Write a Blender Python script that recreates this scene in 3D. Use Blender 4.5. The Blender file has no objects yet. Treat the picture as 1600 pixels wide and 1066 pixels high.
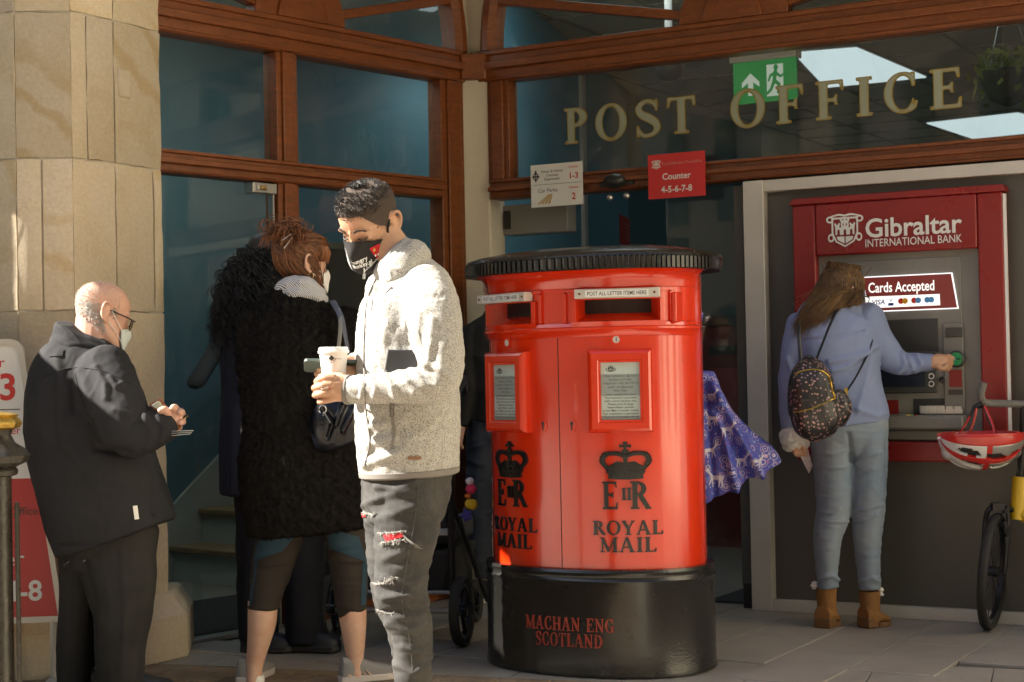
import bpy, bmesh, math, random
import numpy as np
from mathutils import Vector, Matrix, Euler

random.seed(7); RNG = np.random.default_rng(7)
SC = bpy.context.scene
COL = SC.collection
PI = math.pi
FPX = 2600.0; CAM_H = 1.12
ROLL = math.radians(1.15); PITCH = math.atan(44 / FPX)

# ------------------------------------------------------------------ camera, sky, sun, exposure
cam_d = bpy.data.cameras.new('camera'); cam = bpy.data.objects.new('camera', cam_d); COL.objects.link(cam)
cam_d.sensor_width = 36.0; cam_d.lens = FPX / 1600 * 36.0
cam_d.clip_start = 0.1; cam_d.clip_end = 400
CAM_R = Matrix.Rotation(PI / 2 + PITCH, 3, 'X') @ Matrix.Rotation(-ROLL, 3, 'Z')
cam.matrix_world = Matrix.Translation((0, 0, CAM_H)) @ CAM_R.to_4x4()
SC.camera = cam
cam_d.dof.use_dof = True; cam_d.dof.focus_distance = 5.6; cam_d.dof.aperture_fstop = 9.0

SUN_EL = math.radians(36); SUN_DIR = Vector((0.999, 0.035, 0)).normalized()   # horizontal travel of the light
world = bpy.data.worlds.new('World'); SC.world = world; world.use_nodes = True
wn = world.node_tree.nodes; wl = world.node_tree.links
wbg = wn['Background']; wsky = wn.new('ShaderNodeTexSky'); wsky.sky_type = 'NISHITA'; wsky.sun_disc = False
wsky.sun_elevation = SUN_EL
wsky.sun_rotation = math.atan2(-SUN_DIR.x, -SUN_DIR.y)
wl.new(wsky.outputs[0], wbg.inputs[0]); wbg.inputs[1].default_value = 0.05
sun_d = bpy.data.lights.new('sun', 'SUN'); sun_d.energy = 5.0; sun_d.angle = math.radians(0.5); sun_d.color = (1.0, 0.93, 0.82)
sun = bpy.data.objects.new('sun', sun_d); COL.objects.link(sun)
ld = Vector((SUN_DIR.x * math.cos(SUN_EL), SUN_DIR.y * math.cos(SUN_EL), -math.sin(SUN_EL)))
sun.rotation_euler = ld.to_track_quat('-Z', 'Y').to_euler()
sun.location = (-8, -3, 9)
SC.view_settings.view_transform = 'Standard'; SC.view_settings.look = 'None'
SC.view_settings.exposure = 2.2; SC.view_settings.gamma = 1.0; SC.view_settings.use_curve_mapping = False
SC.render.engine = 'CYCLES'
SC.cycles.use_denoising = True; SC.cycles.max_bounces = 8; SC.cycles.transparent_max_bounces = 16
SC.cycles.sample_clamp_indirect = 6.0; SC.cycles.caustics_reflective = False; SC.cycles.caustics_refractive = False

# ------------------------------------------------------------------ bearings -> points
def ray(x, y):
    d = CAM_R @ Vector(((x - 800) / FPX, (533 - y) / FPX, -1.0))
    return np.array(d)
def P(x, y, Y):
    """point at distance Y down the street, seen along bearing (x, y)"""
    d = ray(x, y); return np.array((0, 0, CAM_H)) + d * (Y / d[1])
def G(x, y, z=0.0):
    d = ray(x, y); return np.array((0, 0, CAM_H)) + d * ((z - CAM_H) / d[2])
CRM = np.array(CAM_R)
def to_px(p):
    q = (np.asarray(p, float) - np.array((0, 0, CAM_H))) @ CRM
    return np.stack([800 + FPX * q[..., 0] / -q[..., 2], 533 - FPX * q[..., 1] / -q[..., 2]], -1)

# ------------------------------------------------------------------ scene bookkeeping
WLOC = {}
def wloc(o): return np.array(WLOC.get(o.name, (0, 0, 0)), float) if o else np.zeros(3)
def thing(name, label, cat, loc=(0, 0, 0), group=None):
    o = bpy.data.objects.new(name, None); COL.objects.link(o); o.location = [float(v) for v in loc]
    o.empty_display_size = 0.1
    o['label'] = label; o['category'] = cat
    if group: o['group'] = group
    WLOC[o.name] = tuple(float(v) for v in loc); return o
def tag(o, label, cat, group=None, kind=None):
    o['label'] = label; o['category'] = cat
    if group: o['group'] = group
    if kind: o['kind'] = kind
    return o
def obj(name, me, parent=None, kind=None, at=None, label=None):
    o = bpy.data.objects.new(name, me); COL.objects.link(o)
    base = wloc(parent)
    if parent is not None: o.parent = parent
    a = np.array(at, float) if at is not None else base
    o.location = tuple(a - base) if at is not None else (0, 0, 0)
    WLOC[o.name] = tuple(a if at is not None else base)
    if kind: o['kind'] = kind
    if label: o['label'] = label
    return o

class Frame:
    """right-handed local frame: u right, y into the wall, z up"""
    def __init__(s, o, ux, uz=(0, 0, 1)):
        s.o = np.array(o, float); s.x = np.array(ux, float) / np.linalg.norm(ux)
        s.z = np.array(uz, float); s.z /= np.linalg.norm(s.z)
        s.y = np.cross(s.z, s.x); s.M = np.stack([s.x, s.y, s.z])
    def __call__(s, p): return s.o + np.asarray(p, float) @ s.M
    def px(s, x, y, out=0.0):
        """(u, z) of the bearing on the plane 'out' metres in front of this frame's plane"""
        o = np.array((0, 0, CAM_H)); d = ray(x, y); n = s.y; c = s.o - n * out
        t = np.dot(c - o, n) / np.dot(d, n); q = (o + d * t - s.o)
        return float(q @ s.x), float(q @ s.z)

def bez_rings(n): return None
class MB:
    """collects shapes; build() links them as ONE mesh object"""
    def __init__(s, frame=None): s.v = []; s.f = []; s.m = []; s.n = 0; s.fr = frame
    def add(s, v, f, m=0):
        v = np.asarray(v, float).reshape(-1, 3); s.v.append(v)
        for q in f: s.f.append(tuple(int(i) + s.n for i in q)); s.m.append(m)
        s.n += len(v); return s
    def box(s, a, b, m=0, R=None, c=None):
        x0, y0, z0 = a; x1, y1, z1 = b
        v = np.array([(x0,y0,z0),(x1,y0,z0),(x1,y1,z0),(x0,y1,z0),(x0,y0,z1),(x1,y0,z1),(x1,y1,z1),(x0,y1,z1)], float)
        if R is not None:
            c = np.array(c if c is not None else v.mean(0)); v = (v - c) @ np.array(R).T + c
        return s.add(v, [(3,2,1,0),(4,5,6,7),(0,1,5,4),(1,2,6,5),(2,3,7,6),(3,0,4,7)], m)
    def cbox(s, c, d, m=0, R=None):
        c = np.array(c, float); d = np.array(d, float) / 2
        return s.box(c - d, c + d, m, R, c)
    def prism(s, poly, y0, y1, m=0):
        """poly in (x, z) counter-clockwise seen from -y, extruded from y0 (front) to y1"""
        n = len(poly); v = [(p[0], y0, p[1]) for p in poly] + [(p[0], y1, p[1]) for p in poly]
        f = [tuple(range(n)), tuple(range(2*n-1, n-1, -1))] + [(i, n+i, n+(i+1) % n, (i+1) % n) for i in range(n)]
        return s.add(v, f, m)
    def prism_z(s, poly, z0, z1, m=0):
        n = len(poly); v = [(p[0], p[1], z0) for p in poly] + [(p[0], p[1], z1) for p in poly]
        f = [tuple(range(n-1, -1, -1)), tuple(range(n, 2*n))] + [(i, (i+1) % n, n+(i+1) % n, n+i) for i in range(n)]
        return s.add(v, f, m)
    def rings(s, R, m=0, cap=True, closed=True):
        """R: list of rings (k,3); quads between"""
        k = len(R[0]); v = np.concatenate([np.asarray(r, float) for r in R]); f = []
        for i in range(len(R) - 1):
            for j in range(k if closed else k - 1):
                a = i*k+j; b = i*k+(j+1) % k; f.append((a, b, b+k, a+k))
        if cap and closed: f.append(tuple(range(k-1, -1, -1))); f.append(tuple(range((len(R)-1)*k, len(R)*k)))
        return s.add(v, f, m)
    def lathe(s, prof, c=(0,0,0), n=24, m=0, axis=(0,0,1), sx=1, sy=1):
        ax = np.array(axis, float); ax /= np.linalg.norm(ax)
        t = np.array((1,0,0)) if abs(ax[0]) < .9 else np.array((0,1,0))
        a = np.cross(t, ax); a /= np.linalg.norm(a); b = np.cross(ax, a)
        if abs(ax[2]) > .99: a, b = np.array((1.,0,0)), np.array((0,1.,0)) * np.sign(ax[2])
        th = np.arange(n) * 2*PI/n
        R = [np.array(c) + ax*z + r*(np.outer(np.cos(th), a)*sx + np.outer(np.sin(th), b)*sy) for r, z in prof]
        return s.rings(R, m, cap=tuple(prof[0]) != tuple(prof[-1]))
    def tube(s, pts, r, n=8, m=0, flat=1.0):
        pts = np.asarray(pts, float); N = len(pts); r = np.broadcast_to(np.asarray(r, float), (N,))
        T = np.gradient(pts, axis=0); T /= np.maximum(np.linalg.norm(T, axis=1, keepdims=True), 1e-9)
        up = np.array((0, 0, 1.)) if abs(T[:, 2]).mean() < .8 else np.array((0, 1., 0))
        a = np.cross(T, up); a /= np.maximum(np.linalg.norm(a, axis=1, keepdims=True), 1e-9); b = np.cross(a, T)
        th = np.arange(n) * 2*PI/n
        R = [pts[i] + r[i]*(np.outer(np.cos(th), a[i]) + np.outer(np.sin(th), b[i])*flat) for i in range(N)]
        return s.rings([x[::-1] for x in R], m)
    def sphere(s, c, r, n=12, m=0, rings=7):
        r = np.broadcast_to(np.asarray(r, float), (3,)); th = np.arange(n)*2*PI/n; R = []
        for i in range(rings+1):
            p = -PI/2 + PI*i/rings; cr = max(math.cos(p), .02)
            R.append(np.array(c) + np.stack([cr*np.cos(th)*r[0], cr*np.sin(th)*r[1], np.full(n, math.sin(p))*r[2]], 1))
        return s.rings(R, m)
    def mesh(s, mats, name='mesh', smooth=None, off=None):
        v = np.concatenate(s.v) if s.v else np.zeros((0, 3))
        if s.fr is not None: v = s.fr(v)
        if off is not None: v = v - off
        me = bpy.data.meshes.new(name); me.from_pydata(v.tolist(), [], s.f)
        mats = mats if isinstance(mats, (list, tuple)) else [mats]
        for x in mats: me.materials.append(x)
        if len(mats) > 1: me.polygons.foreach_set('material_index', s.m)
        if smooth is not None:
            me.polygons.foreach_set('use_smooth', [True]*len(me.polygons)); me.set_sharp_from_angle(angle=math.radians(smooth))
        me.validate(); me.update(); return me
    def build(s, name, mats, parent=None, smooth=35, kind=None, bevel=None, label=None):
        o = obj(name, s.mesh(mats, name, smooth, wloc(parent)), parent, kind, label=label)
        if bevel:
            b = o.modifiers.new('bevel', 'BEVEL'); b.width = bevel; b.segments = 2; b.limit_method = 'ANGLE'; b.angle_limit = math.radians(40)
            b.harden_normals = False
        return o

def crom(a, sub):
    """Catmull-Rom through the rows of a"""
    a = np.asarray(a, float)
    if len(a) < 3 or sub <= 1:
        if len(a) == 2 and sub > 1:
            t = np.linspace(0, 1, sub+1)[:, None]; return a[0]*(1-t) + a[1]*t
        return a
    p = np.vstack([2*a[0]-a[1], a, 2*a[-1]-a[-2]]); out = []
    for i in range(1, len(p)-2):
        for t in np.arange(sub)/sub:
            out.append(.5*((2*p[i]) + (-p[i-1]+p[i+1])*t + (2*p[i-1]-5*p[i]+4*p[i+1]-p[i+2])*t*t + (-p[i-1]+3*p[i]-3*p[i+1]+p[i+2])*t**3))
    out.append(a[-1]); return np.array(out)

# ------------------------------------------------------------------ materials
def nodes(m): return m.node_tree.nodes, m.node_tree.links
def ramp(nt, stops, interp='LINEAR'):
    r = nt.nodes.new('ShaderNodeValToRGB'); e = r.color_ramp; e.interpolation = interp
    while len(e.elements) < len(stops): e.elements.new(.5)
    for k, (p, c) in enumerate(stops):
        e.elements[k].position = p; e.elements[k].color = (c[0], c[1], c[2], 1) if not np.isscalar(c) else (c, c, c, 1)
    return r
def noise_node(nt, scale, detail=4, rough=.55, vec=None, dist=0, stretch=None):
    n = nt.nodes.new('ShaderNodeTexNoise'); n.inputs['Scale'].default_value = scale; n.inputs['Detail'].default_value = detail
    n.inputs['Roughness'].default_value = rough; n.inputs['Distortion'].default_value = dist
    geo = nt.nodes.new('ShaderNodeNewGeometry'); v = geo.outputs['Position'] if vec is None else vec
    if stretch:
        mp = nt.nodes.new('ShaderNodeMapping'); mp.inputs['Scale'].default_value = stretch; nt.links.new(v, mp.inputs[0]); v = mp.outputs[0]
    nt.links.new(v, n.inputs['Vector']); return n
def mix(nt, fac, a, b, mode='MIX'):
    x = nt.nodes.new('ShaderNodeMix'); x.data_type = 'RGBA'; x.blend_type = mode
    for i, s in ((0, fac), (6, a), (7, b)):
        if hasattr(s, 'links') or hasattr(s, 'is_linked'): nt.links.new(s, x.inputs[i])
        elif np.isscalar(s): x.inputs[i].default_value = s if i == 0 else (s, s, s, 1)
        else: x.inputs[i].default_value = (s[0], s[1], s[2], 1)
    return x.outputs[2]
def mat(name, c, rough=.5, metal=0.0, c2=None, nscale=6, nstretch=None, bump=0, bscale=60, bdetail=4, bstretch=None, coat=0, spec=.5, sheen=0, rvar=0, speck=None, emit=None, estr=0, bdist=.01):
    m = bpy.data.materials.new(name); m.use_nodes = True; nt = m.node_tree; b = nt.nodes['Principled BSDF']
    b.inputs['Base Color'].default_value = (*c, 1); b.inputs['Roughness'].default_value = rough; b.inputs['Metallic'].default_value = metal
    b.inputs['Specular IOR Level'].default_value = spec; b.inputs['Coat Weight'].default_value = coat; b.inputs['Coat Roughness'].default_value = .12
    if sheen: b.inputs['Sheen Weight'].default_value = sheen; b.inputs['Sheen Roughness'].default_value = .5
    col = None
    if c2 is not None:
        n = noise_node(nt, nscale, 5, .6, stretch=nstretch); r = ramp(nt, [(.32, c), (.68, c2)]); nt.links.new(n.outputs[0], r.inputs[0]); col = r.outputs[0]
    if speck:
        sc_, thr, sc2 = speck
        n = noise_node(nt, sc_, 2, .5); r = ramp(nt, [(thr-.03, 0.0), (thr+.03, 1.0)]); nt.links.new(n.outputs[0], r.inputs[0])
        col = mix(nt, r.outputs[0], col if col is not None else c, sc2)
    if col is not None: nt.links.new(col, b.inputs['Base Color'])
    if rvar:
        n = noise_node(nt, nscale*1.7, 4); r = ramp(nt, [(.3, max(rough-rvar, .02)), (.7, min(rough+rvar, 1))]); nt.links.new(n.outputs[0], r.inputs[0]); nt.links.new(r.outputs[0], b.inputs['Roughness'])
    if bump:
        n = noise_node(nt, bscale, bdetail, .6, stretch=bstretch); bp = nt.nodes.new('ShaderNodeBump'); bp.inputs['Strength'].default_value = bump; bp.inputs['Distance'].default_value = bdist
        nt.links.new(n.outputs[0], bp.inputs['Height']); nt.links.new(bp.outputs[0], b.inputs['Normal'])
    if emit is not None: b.inputs['Emission Color'].default_value = (*emit, 1); b.inputs['Emission Strength'].default_value = estr
    return m
def glass_mat(name, tint=(1, 1, 1), rough=0.0, ior=1.5, boost=1.0):
    m = bpy.data.materials.new(name); m.use_nodes = True; nt = m.node_tree; nt.nodes.clear()
    o = nt.nodes.new('ShaderNodeOutputMaterial'); t = nt.nodes.new('ShaderNodeBsdfTransparent'); t.inputs[0].default_value = (*tint, 1)
    g = nt.nodes.new('ShaderNodeBsdfGlossy'); g.inputs['Roughness'].default_value = rough
    df = nt.nodes.new('ShaderNodeBsdfDiffuse'); df.inputs[0].default_value = (.6, .58, .53, 1); dn = noise_node(nt, 2.6, 6, .7, dist=1.2); dr = ramp(nt, [(.42, .004), (.75, .055)]); nt.links.new(dn.outputs[0], dr.inputs[0])
    dm = nt.nodes.new('ShaderNodeMixShader'); nt.links.new(dr.outputs[0], dm.inputs[0]); nt.links.new(t.outputs[0], dm.inputs[1]); nt.links.new(df.outputs[0], dm.inputs[2])
    f = nt.nodes.new('ShaderNodeFresnel'); f.inputs[0].default_value = ior; x = nt.nodes.new('ShaderNodeMixShader')
    mu = nt.nodes.new('ShaderNodeMath'); mu.operation = 'MULTIPLY'; mu.inputs[1].default_value = boost; mu.use_clamp = True
    ge = nt.nodes.new('ShaderNodeNewGeometry'); iv = nt.nodes.new('ShaderNodeMath'); iv.operation = 'SUBTRACT'; iv.inputs[0].default_value = 1.0; nt.links.new(ge.outputs['Backfacing'], iv.inputs[1])
    fr = nt.nodes.new('ShaderNodeMath'); fr.operation = 'MULTIPLY'; nt.links.new(f.outputs[0], fr.inputs[0]); nt.links.new(iv.outputs[0], fr.inputs[1])
    nt.links.new(fr.outputs[0], mu.inputs[0]); nt.links.new(mu.outputs[0], x.inputs[0]); nt.links.new(dm.outputs[0], x.inputs[1]); nt.links.new(g.outputs[0], x.inputs[2]); nt.links.new(x.outputs[0], o.inputs[0])
    return m

# ------------------------------------------------------------------ lettering
def text_mb(s, size=1.0, align='CENTER', bold=0.0, ext=0.0, xs=1.0, shear=0.0, spacing=1.0, mirror=False):
    """built-in sans letters -> (verts (n,2) with height size, faces)"""
    cu = bpy.data.curves.new('t', 'FONT'); cu.body = s; cu.size = size; cu.align_x = align; cu.offset = bold*size; cu.shear = shear
    cu.space_character = spacing; cu.resolution_u = 3; cu.fill_mode = 'FRONT' if hasattr(cu, 'fill_mode') else 'BOTH'
    o = bpy.data.objects.new('t', cu); me = bpy.data.meshes.new_from_object(o)
    v = np.array([x.co[:] for x in me.vertices]).reshape(-1, 3); f = [tuple(p.vertices) for p in me.polygons]
    bpy.data.objects.remove(o); bpy.data.curves.remove(cu); bpy.data.meshes.remove(me)
    if len(v): v[:, 0] *= xs
    return v[:, :2], f
def put_text(mb, s, x, z, size, y=0.0, m=0, width=None, **kw):
    """writes s on the plane y of the mesh builder, base line centre at (x, z); width squeezes it to a given width"""
    v, f = text_mb(s, size, **kw)
    if not len(v): return
    if width:
        w = v[:, 0].max() - v[:, 0].min(); v[:, 0] *= width / max(w, 1e-6)
    mb.add(np.stack([v[:, 0] + x, np.full(len(v), y), v[:, 1] + z], 1), f, m)

# implicit flat shapes: negative inside
def s_box(x, z, x0, z0, x1, z1): return np.maximum(np.maximum(x0-x, x-x1), np.maximum(z0-z, z-z1))
def s_ell(x, z, cx, cz, a, b): return (np.sqrt(((x-cx)/a)**2 + ((z-cz)/b)**2) - 1) * min(a, b)
def s_seg(x, z, p, q, w, w2=None):
    p = np.array(p, float); q = np.array(q, float); d = q-p; L = d @ d
    t = np.clip(((x-p[0])*d[0] + (z-p[1])*d[1]) / L, 0, 1)
    ww = w if w2 is None else w + (w2-w)*t
    return np.hypot(x-p[0]-t*d[0], z-p[1]-t*d[1]) - ww
def s_bar(x, z, p, q, w):
    p = np.array(p, float); q = np.array(q, float); d = (q-p); L = np.linalg.norm(d); d /= L
    a = (x-p[0])*d[0] + (z-p[1])*d[1]; b = -(x-p[0])*d[1] + (z-p[1])*d[0]
    return np.maximum(np.maximum(-a, a-L), np.abs(b)-w)
def s_path(x, z, pts, sub=6):
    """pts rows (x, z, half width)"""
    a = crom(pts, sub); r = None
    for i in range(len(a)-1):
        d = s_seg(x, z, a[i, :2], a[i+1, :2], a[i, 2], a[i+1, 2]); r = d if r is None else np.minimum(r, d)
    return r
def s_poly(x, z, pts):
    pts = np.array(pts, float); n = len(pts); d = np.full(x.shape, 1e9); s = np.ones(x.shape)
    for i in range(n):
        a = pts[i]; b = pts[i-1]; e = b-a; w0 = x-a[0]; w1 = z-a[1]
        t = np.clip((w0*e[0]+w1*e[1])/(e@e+1e-12), 0, 1); d = np.minimum(d, np.hypot(w0-e[0]*t, w1-e[1]*t))
        c1 = z >= a[1]; c2 = z < b[1]; c3 = e[0]*w1 > e[1]*w0
        s = np.where((c1 & c2 & c3) | (~c1 & ~c2 & ~c3), -s, s)
    return s*d
U = lambda *a: np.minimum.reduce(a)
def implicit(fn, x0, z0, x1, z1, n=40):
    """marching squares of fn<0 -> verts (k,2), faces (ccw), boundary edges"""
    h = (z1-z0)/n; nx = max(2, int(round((x1-x0)/h))); xs = np.linspace(x0, x1, nx+1); zs = np.linspace(z0, z1, n+1)
    X, Z = np.meshgrid(xs, zs, indexing='ij'); F = fn(X, Z); F = np.where(np.abs(F) < 1e-9, 1e-9, F)
    ids = {}; V = []; faces = []; bed = []
    def vid(key, p):
        if key not in ids: ids[key] = len(V); V.append(p)
        return ids[key]
    for i in range(nx):
        for j in range(n):
            c = [(i, j), (i+1, j), (i+1, j+1), (i, j+1)]; fv = [F[k] for k in c]
            if min(fv) > 0: continue
            poly = []; cut = []
            for a in range(4):
                b = (a+1) % 4
                if fv[a] < 0: poly.append(vid(c[a], (xs[c[a][0]], zs[c[a][1]])))
                if (fv[a] < 0) != (fv[b] < 0):
                    t = fv[a]/(fv[a]-fv[b]); k = (min(c[a], c[b]), max(c[a], c[b]))
                    p = (xs[c[a][0]]*(1-t)+xs[c[b][0]]*t, zs[c[a][1]]*(1-t)+zs[c[b][1]]*t)
                    q = vid(k, p); poly.append(q); cut.append((q, fv[a] < 0))
            if len(poly) >= 3: faces.append(tuple(poly))
    cnt = {}
    for f in faces:
        for a in range(len(f)):
            e = (f[a], f[(a+1) % len(f)]); cnt[e] = 1
    bed = [e for e in cnt if (e[1], e[0]) not in cnt]
    return np.array(V).reshape(-1, 2), faces, bed
def put_shape(mb, shape, x, z, sx=1.0, sz=None, y0=0.0, y1=None, m=0, fmap=None, shear=0.0):
    """places an implicit shape; y0 front plane, y1 (deeper) gives it thickness; fmap bends (x, y, z)"""
    V, F, B = shape; sz = sx if sz is None else sz
    if not len(V): return
    X = V[:, 0]*sx + x; Z = V[:, 1]*sz + z + V[:, 0]*sx*shear
    v = np.stack([X, np.full(len(X), y0), Z], 1); f = list(F)
    if y1 is not None:
        n = len(v); v = np.vstack([v, np.stack([X, np.full(len(X), y1), Z], 1)]); f += [(b, a, a+n, b+n) for a, b in B]
    if fmap is not None: v = fmap(v)
    mb.add(v, f, m)

_W, _T, _S = .105, .038, .032      # half stem, half thin, half serif height
def _serif(x, z, cx, z0, w=.2): return s_box(x, z, cx-w, z0, cx+w, z0+2*_S) if z0 < .5 else s_box(x, z, cx-w, z0-2*_S, cx+w, z0)
def _stem(x, z, cx, w=_W, sw=.19): return U(s_box(x, z, cx-w, 0, cx+w, 1), _serif(x, z, cx, 0, sw), _serif(x, z, cx, 1, sw))
def _bowl(x, z, x0, zc, a, b, t=.2):
    r = np.maximum(s_ell(x, z, x0, zc, a, b), -s_ell(x, z, x0-.02, zc, a-t, b-.08)); return np.maximum(r, x0-.05-x)
def _o(x, z, cx=.46, a=.46, t=.2): return np.maximum(s_ell(x, z, cx, .5, a, .52), -s_ell(x, z, cx, .5, a-t, .455))
def g_O(x, z): return _o(x, z)
def g_I(x, z): return _stem(x, z, .2)
def g_P(x, z): return U(_stem(x, z, .2), np.maximum(_bowl(x, z, .32, .735, .36, .265), -1.0))
def g_R(x, z): return U(g_P(x, z), s_bar(x, z, (.42, .5), (.74, .03), .095), s_box(x, z, .66, 0, .88, .06))
def g_D(x, z): return U(_stem(x, z, .2), _bowl(x, z, .35, .5, .52, .5))
def _arm(x, z, x0, x1, zc, up=0, dn=0):
    r = s_box(x, z, x0, zc-_T, x1, zc+_T)
    if up: r = U(r, s_poly(x, z, [(x1-.09, zc), (x1, zc), (x1+.015, zc+up), (x1-.03, zc+up)]))
    if dn: r = U(r, s_poly(x, z, [(x1-.09, zc), (x1, zc), (x1+.015, zc-dn), (x1-.03, zc-dn)]))
    return r
def g_E(x, z): return U(_stem(x, z, .2), _arm(x, z, .2, .7, 1-_T, dn=.2), _arm(x, z, .2, .54, .52, .12, .12), _arm(x, z, .2, .74, _T, up=.22))
def g_F(x, z): return U(_stem(x, z, .2), _arm(x, z, .2, .7, 1-_T, dn=.22), _arm(x, z, .2, .54, .5, .13, .13))
def g_L(x, z): return U(_stem(x, z, .2), _arm(x, z, .2, .72, _T, up=.24))
def g_T(x, z): return U(s_box(x, z, .4-_W, 0, .4+_W, 1), _serif(x, z, .4, 0), s_box(x, z, .02, 1-2*_T, .78, 1), s_poly(x, z, [(.02, 1), (.1, .96), (.06, .74), (.0, .74)]), s_poly(x, z, [(.78, 1), (.7, .96), (.74, .74), (.8, .74)]))
def g_C(x, z):
    r = np.maximum(_o(x, z), s_box(x, z, -1, -1, .72, 2)); r = np.maximum(r, -s_box(x, z, .6, .34, 1.2, .66))
    return U(r, s_box(x, z, .68, .66, .75, 1.0), s_path(x, z, [(.66, .06, .04), (.74, .13, .035), (.79, .25, .025)], 3))
def g_G(x, z): return U(g_C(x, z), s_box(x, z, .6, .02, .8, .42), s_box(x, z, .5, .38, .9, .44))
def g_S(x, z): return U(s_path(x, z, [(.62, .8, .035), (.5, .95, .045), (.28, .96, .05), (.12, .8, .085), (.2, .62, .1), (.42, .5, .11), (.6, .36, .1), (.64, .2, .085), (.5, .05, .05), (.25, .03, .045), (.1, .2, .035)], 5), s_box(x, z, .6, .7, .66, 1), s_box(x, z, .06, 0, .12, .3))
def g_A(x, z): return U(s_bar(x, z, (.12, .02), (.43, 1), .045), s_bar(x, z, (.45, 1), (.78, .02), .1), s_box(x, z, .2, .3, .66, .37), s_box(x, z, -.02, 0, .26, .06), s_box(x, z, .6, 0, .98, .06))
def g_Y(x, z): return U(s_box(x, z, .32, 0, .52, .48), s_bar(x, z, (.1, .98), (.42, .42), .1), s_bar(x, z, (.74, .98), (.44, .42), .045), s_box(x, z, .22, 0, .62, .06), s_box(x, z, -.03, .94, .3, 1), s_box(x, z, .6, .94, .88, 1))
def g_N(x, z): return U(s_box(x, z, .1, 0, .18, 1), s_box(x, z, .72, 0, .8, 1), s_bar(x, z, (.14, .97), (.76, .03), .1), _serif(x, z, .14, 0, .14), s_box(x, z, -.02, .94, .2, 1), _serif(x, z, .76, 1, .14))
def g_M(x, z): return U(s_box(x, z, .1, 0, .18, 1), s_box(x, z, .84, 0, 1.04, 1), s_bar(x, z, (.14, .98), (.54, .05), .085), s_bar(x, z, (.54, .05), (.92, .98), .04), _serif(x, z, .14, 0, .15), _serif(x, z, .94, 0, .2), s_box(x, z, -.02, .94, .22, 1), s_box(x, z, .84, .94, 1.14, 1))
def g_H(x, z): return U(_stem(x, z, .18), _stem(x, z, .76), s_box(x, z, .2, .46, .76, .54))
SERIF = {'O': (g_O, .92), 'I': (g_I, .4), 'P': (g_P, .7), 'R': (g_R, .86), 'D': (g_D, .9), 'E': (g_E, .78), 'F': (g_F, .74), 'L': (g_L, .76), 'T': (g_T, .8), 'C': (g_C, .82), 'G': (g_G, .9), 'S': (g_S, .7), 'A': (g_A, .95), 'Y': (g_Y, .86), 'N': (g_N, .9), 'M': (g_M, 1.12), 'H': (g_H, .94)}
_gc = {}
def glyph(c, n=34, grow=0.0):
    k = (c, n, grow)
    if k not in _gc: fn, w = SERIF[c]; _gc[k] = implicit(lambda x, z: fn(x, z)-grow, -.12, -.1, w+.14, 1.1, n)
    return _gc[k]
def serif_text(mb, s, cx, z, h, width=None, gap=.1, y0=0.0, y1=None, m=0, fmap=None, grow=0.0, n=34, slope=0.0):
    tot = sum(SERIF[c][1] if c != ' ' else .45 for c in s) + gap*(len(s)-1); k = (width/(tot*h)) if width else 1.0
    x = cx - tot*h*k/2
    for c in s:
        w = SERIF[c][1] if c != ' ' else .45
        if c != ' ': put_shape(mb, glyph(c, n, grow), x, z + (x-cx)*slope, h*k, h, y0, y1, m, fmap)
        x += (w+gap)*h*k
# ------------------------------------------------------------------ setting materials
C0 = np.array((-.19, 8.38, 0.0))
LF = Frame(C0, (.653, .757, 0)); RF = Frame(C0, (.870, -.493, 0))

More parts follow.
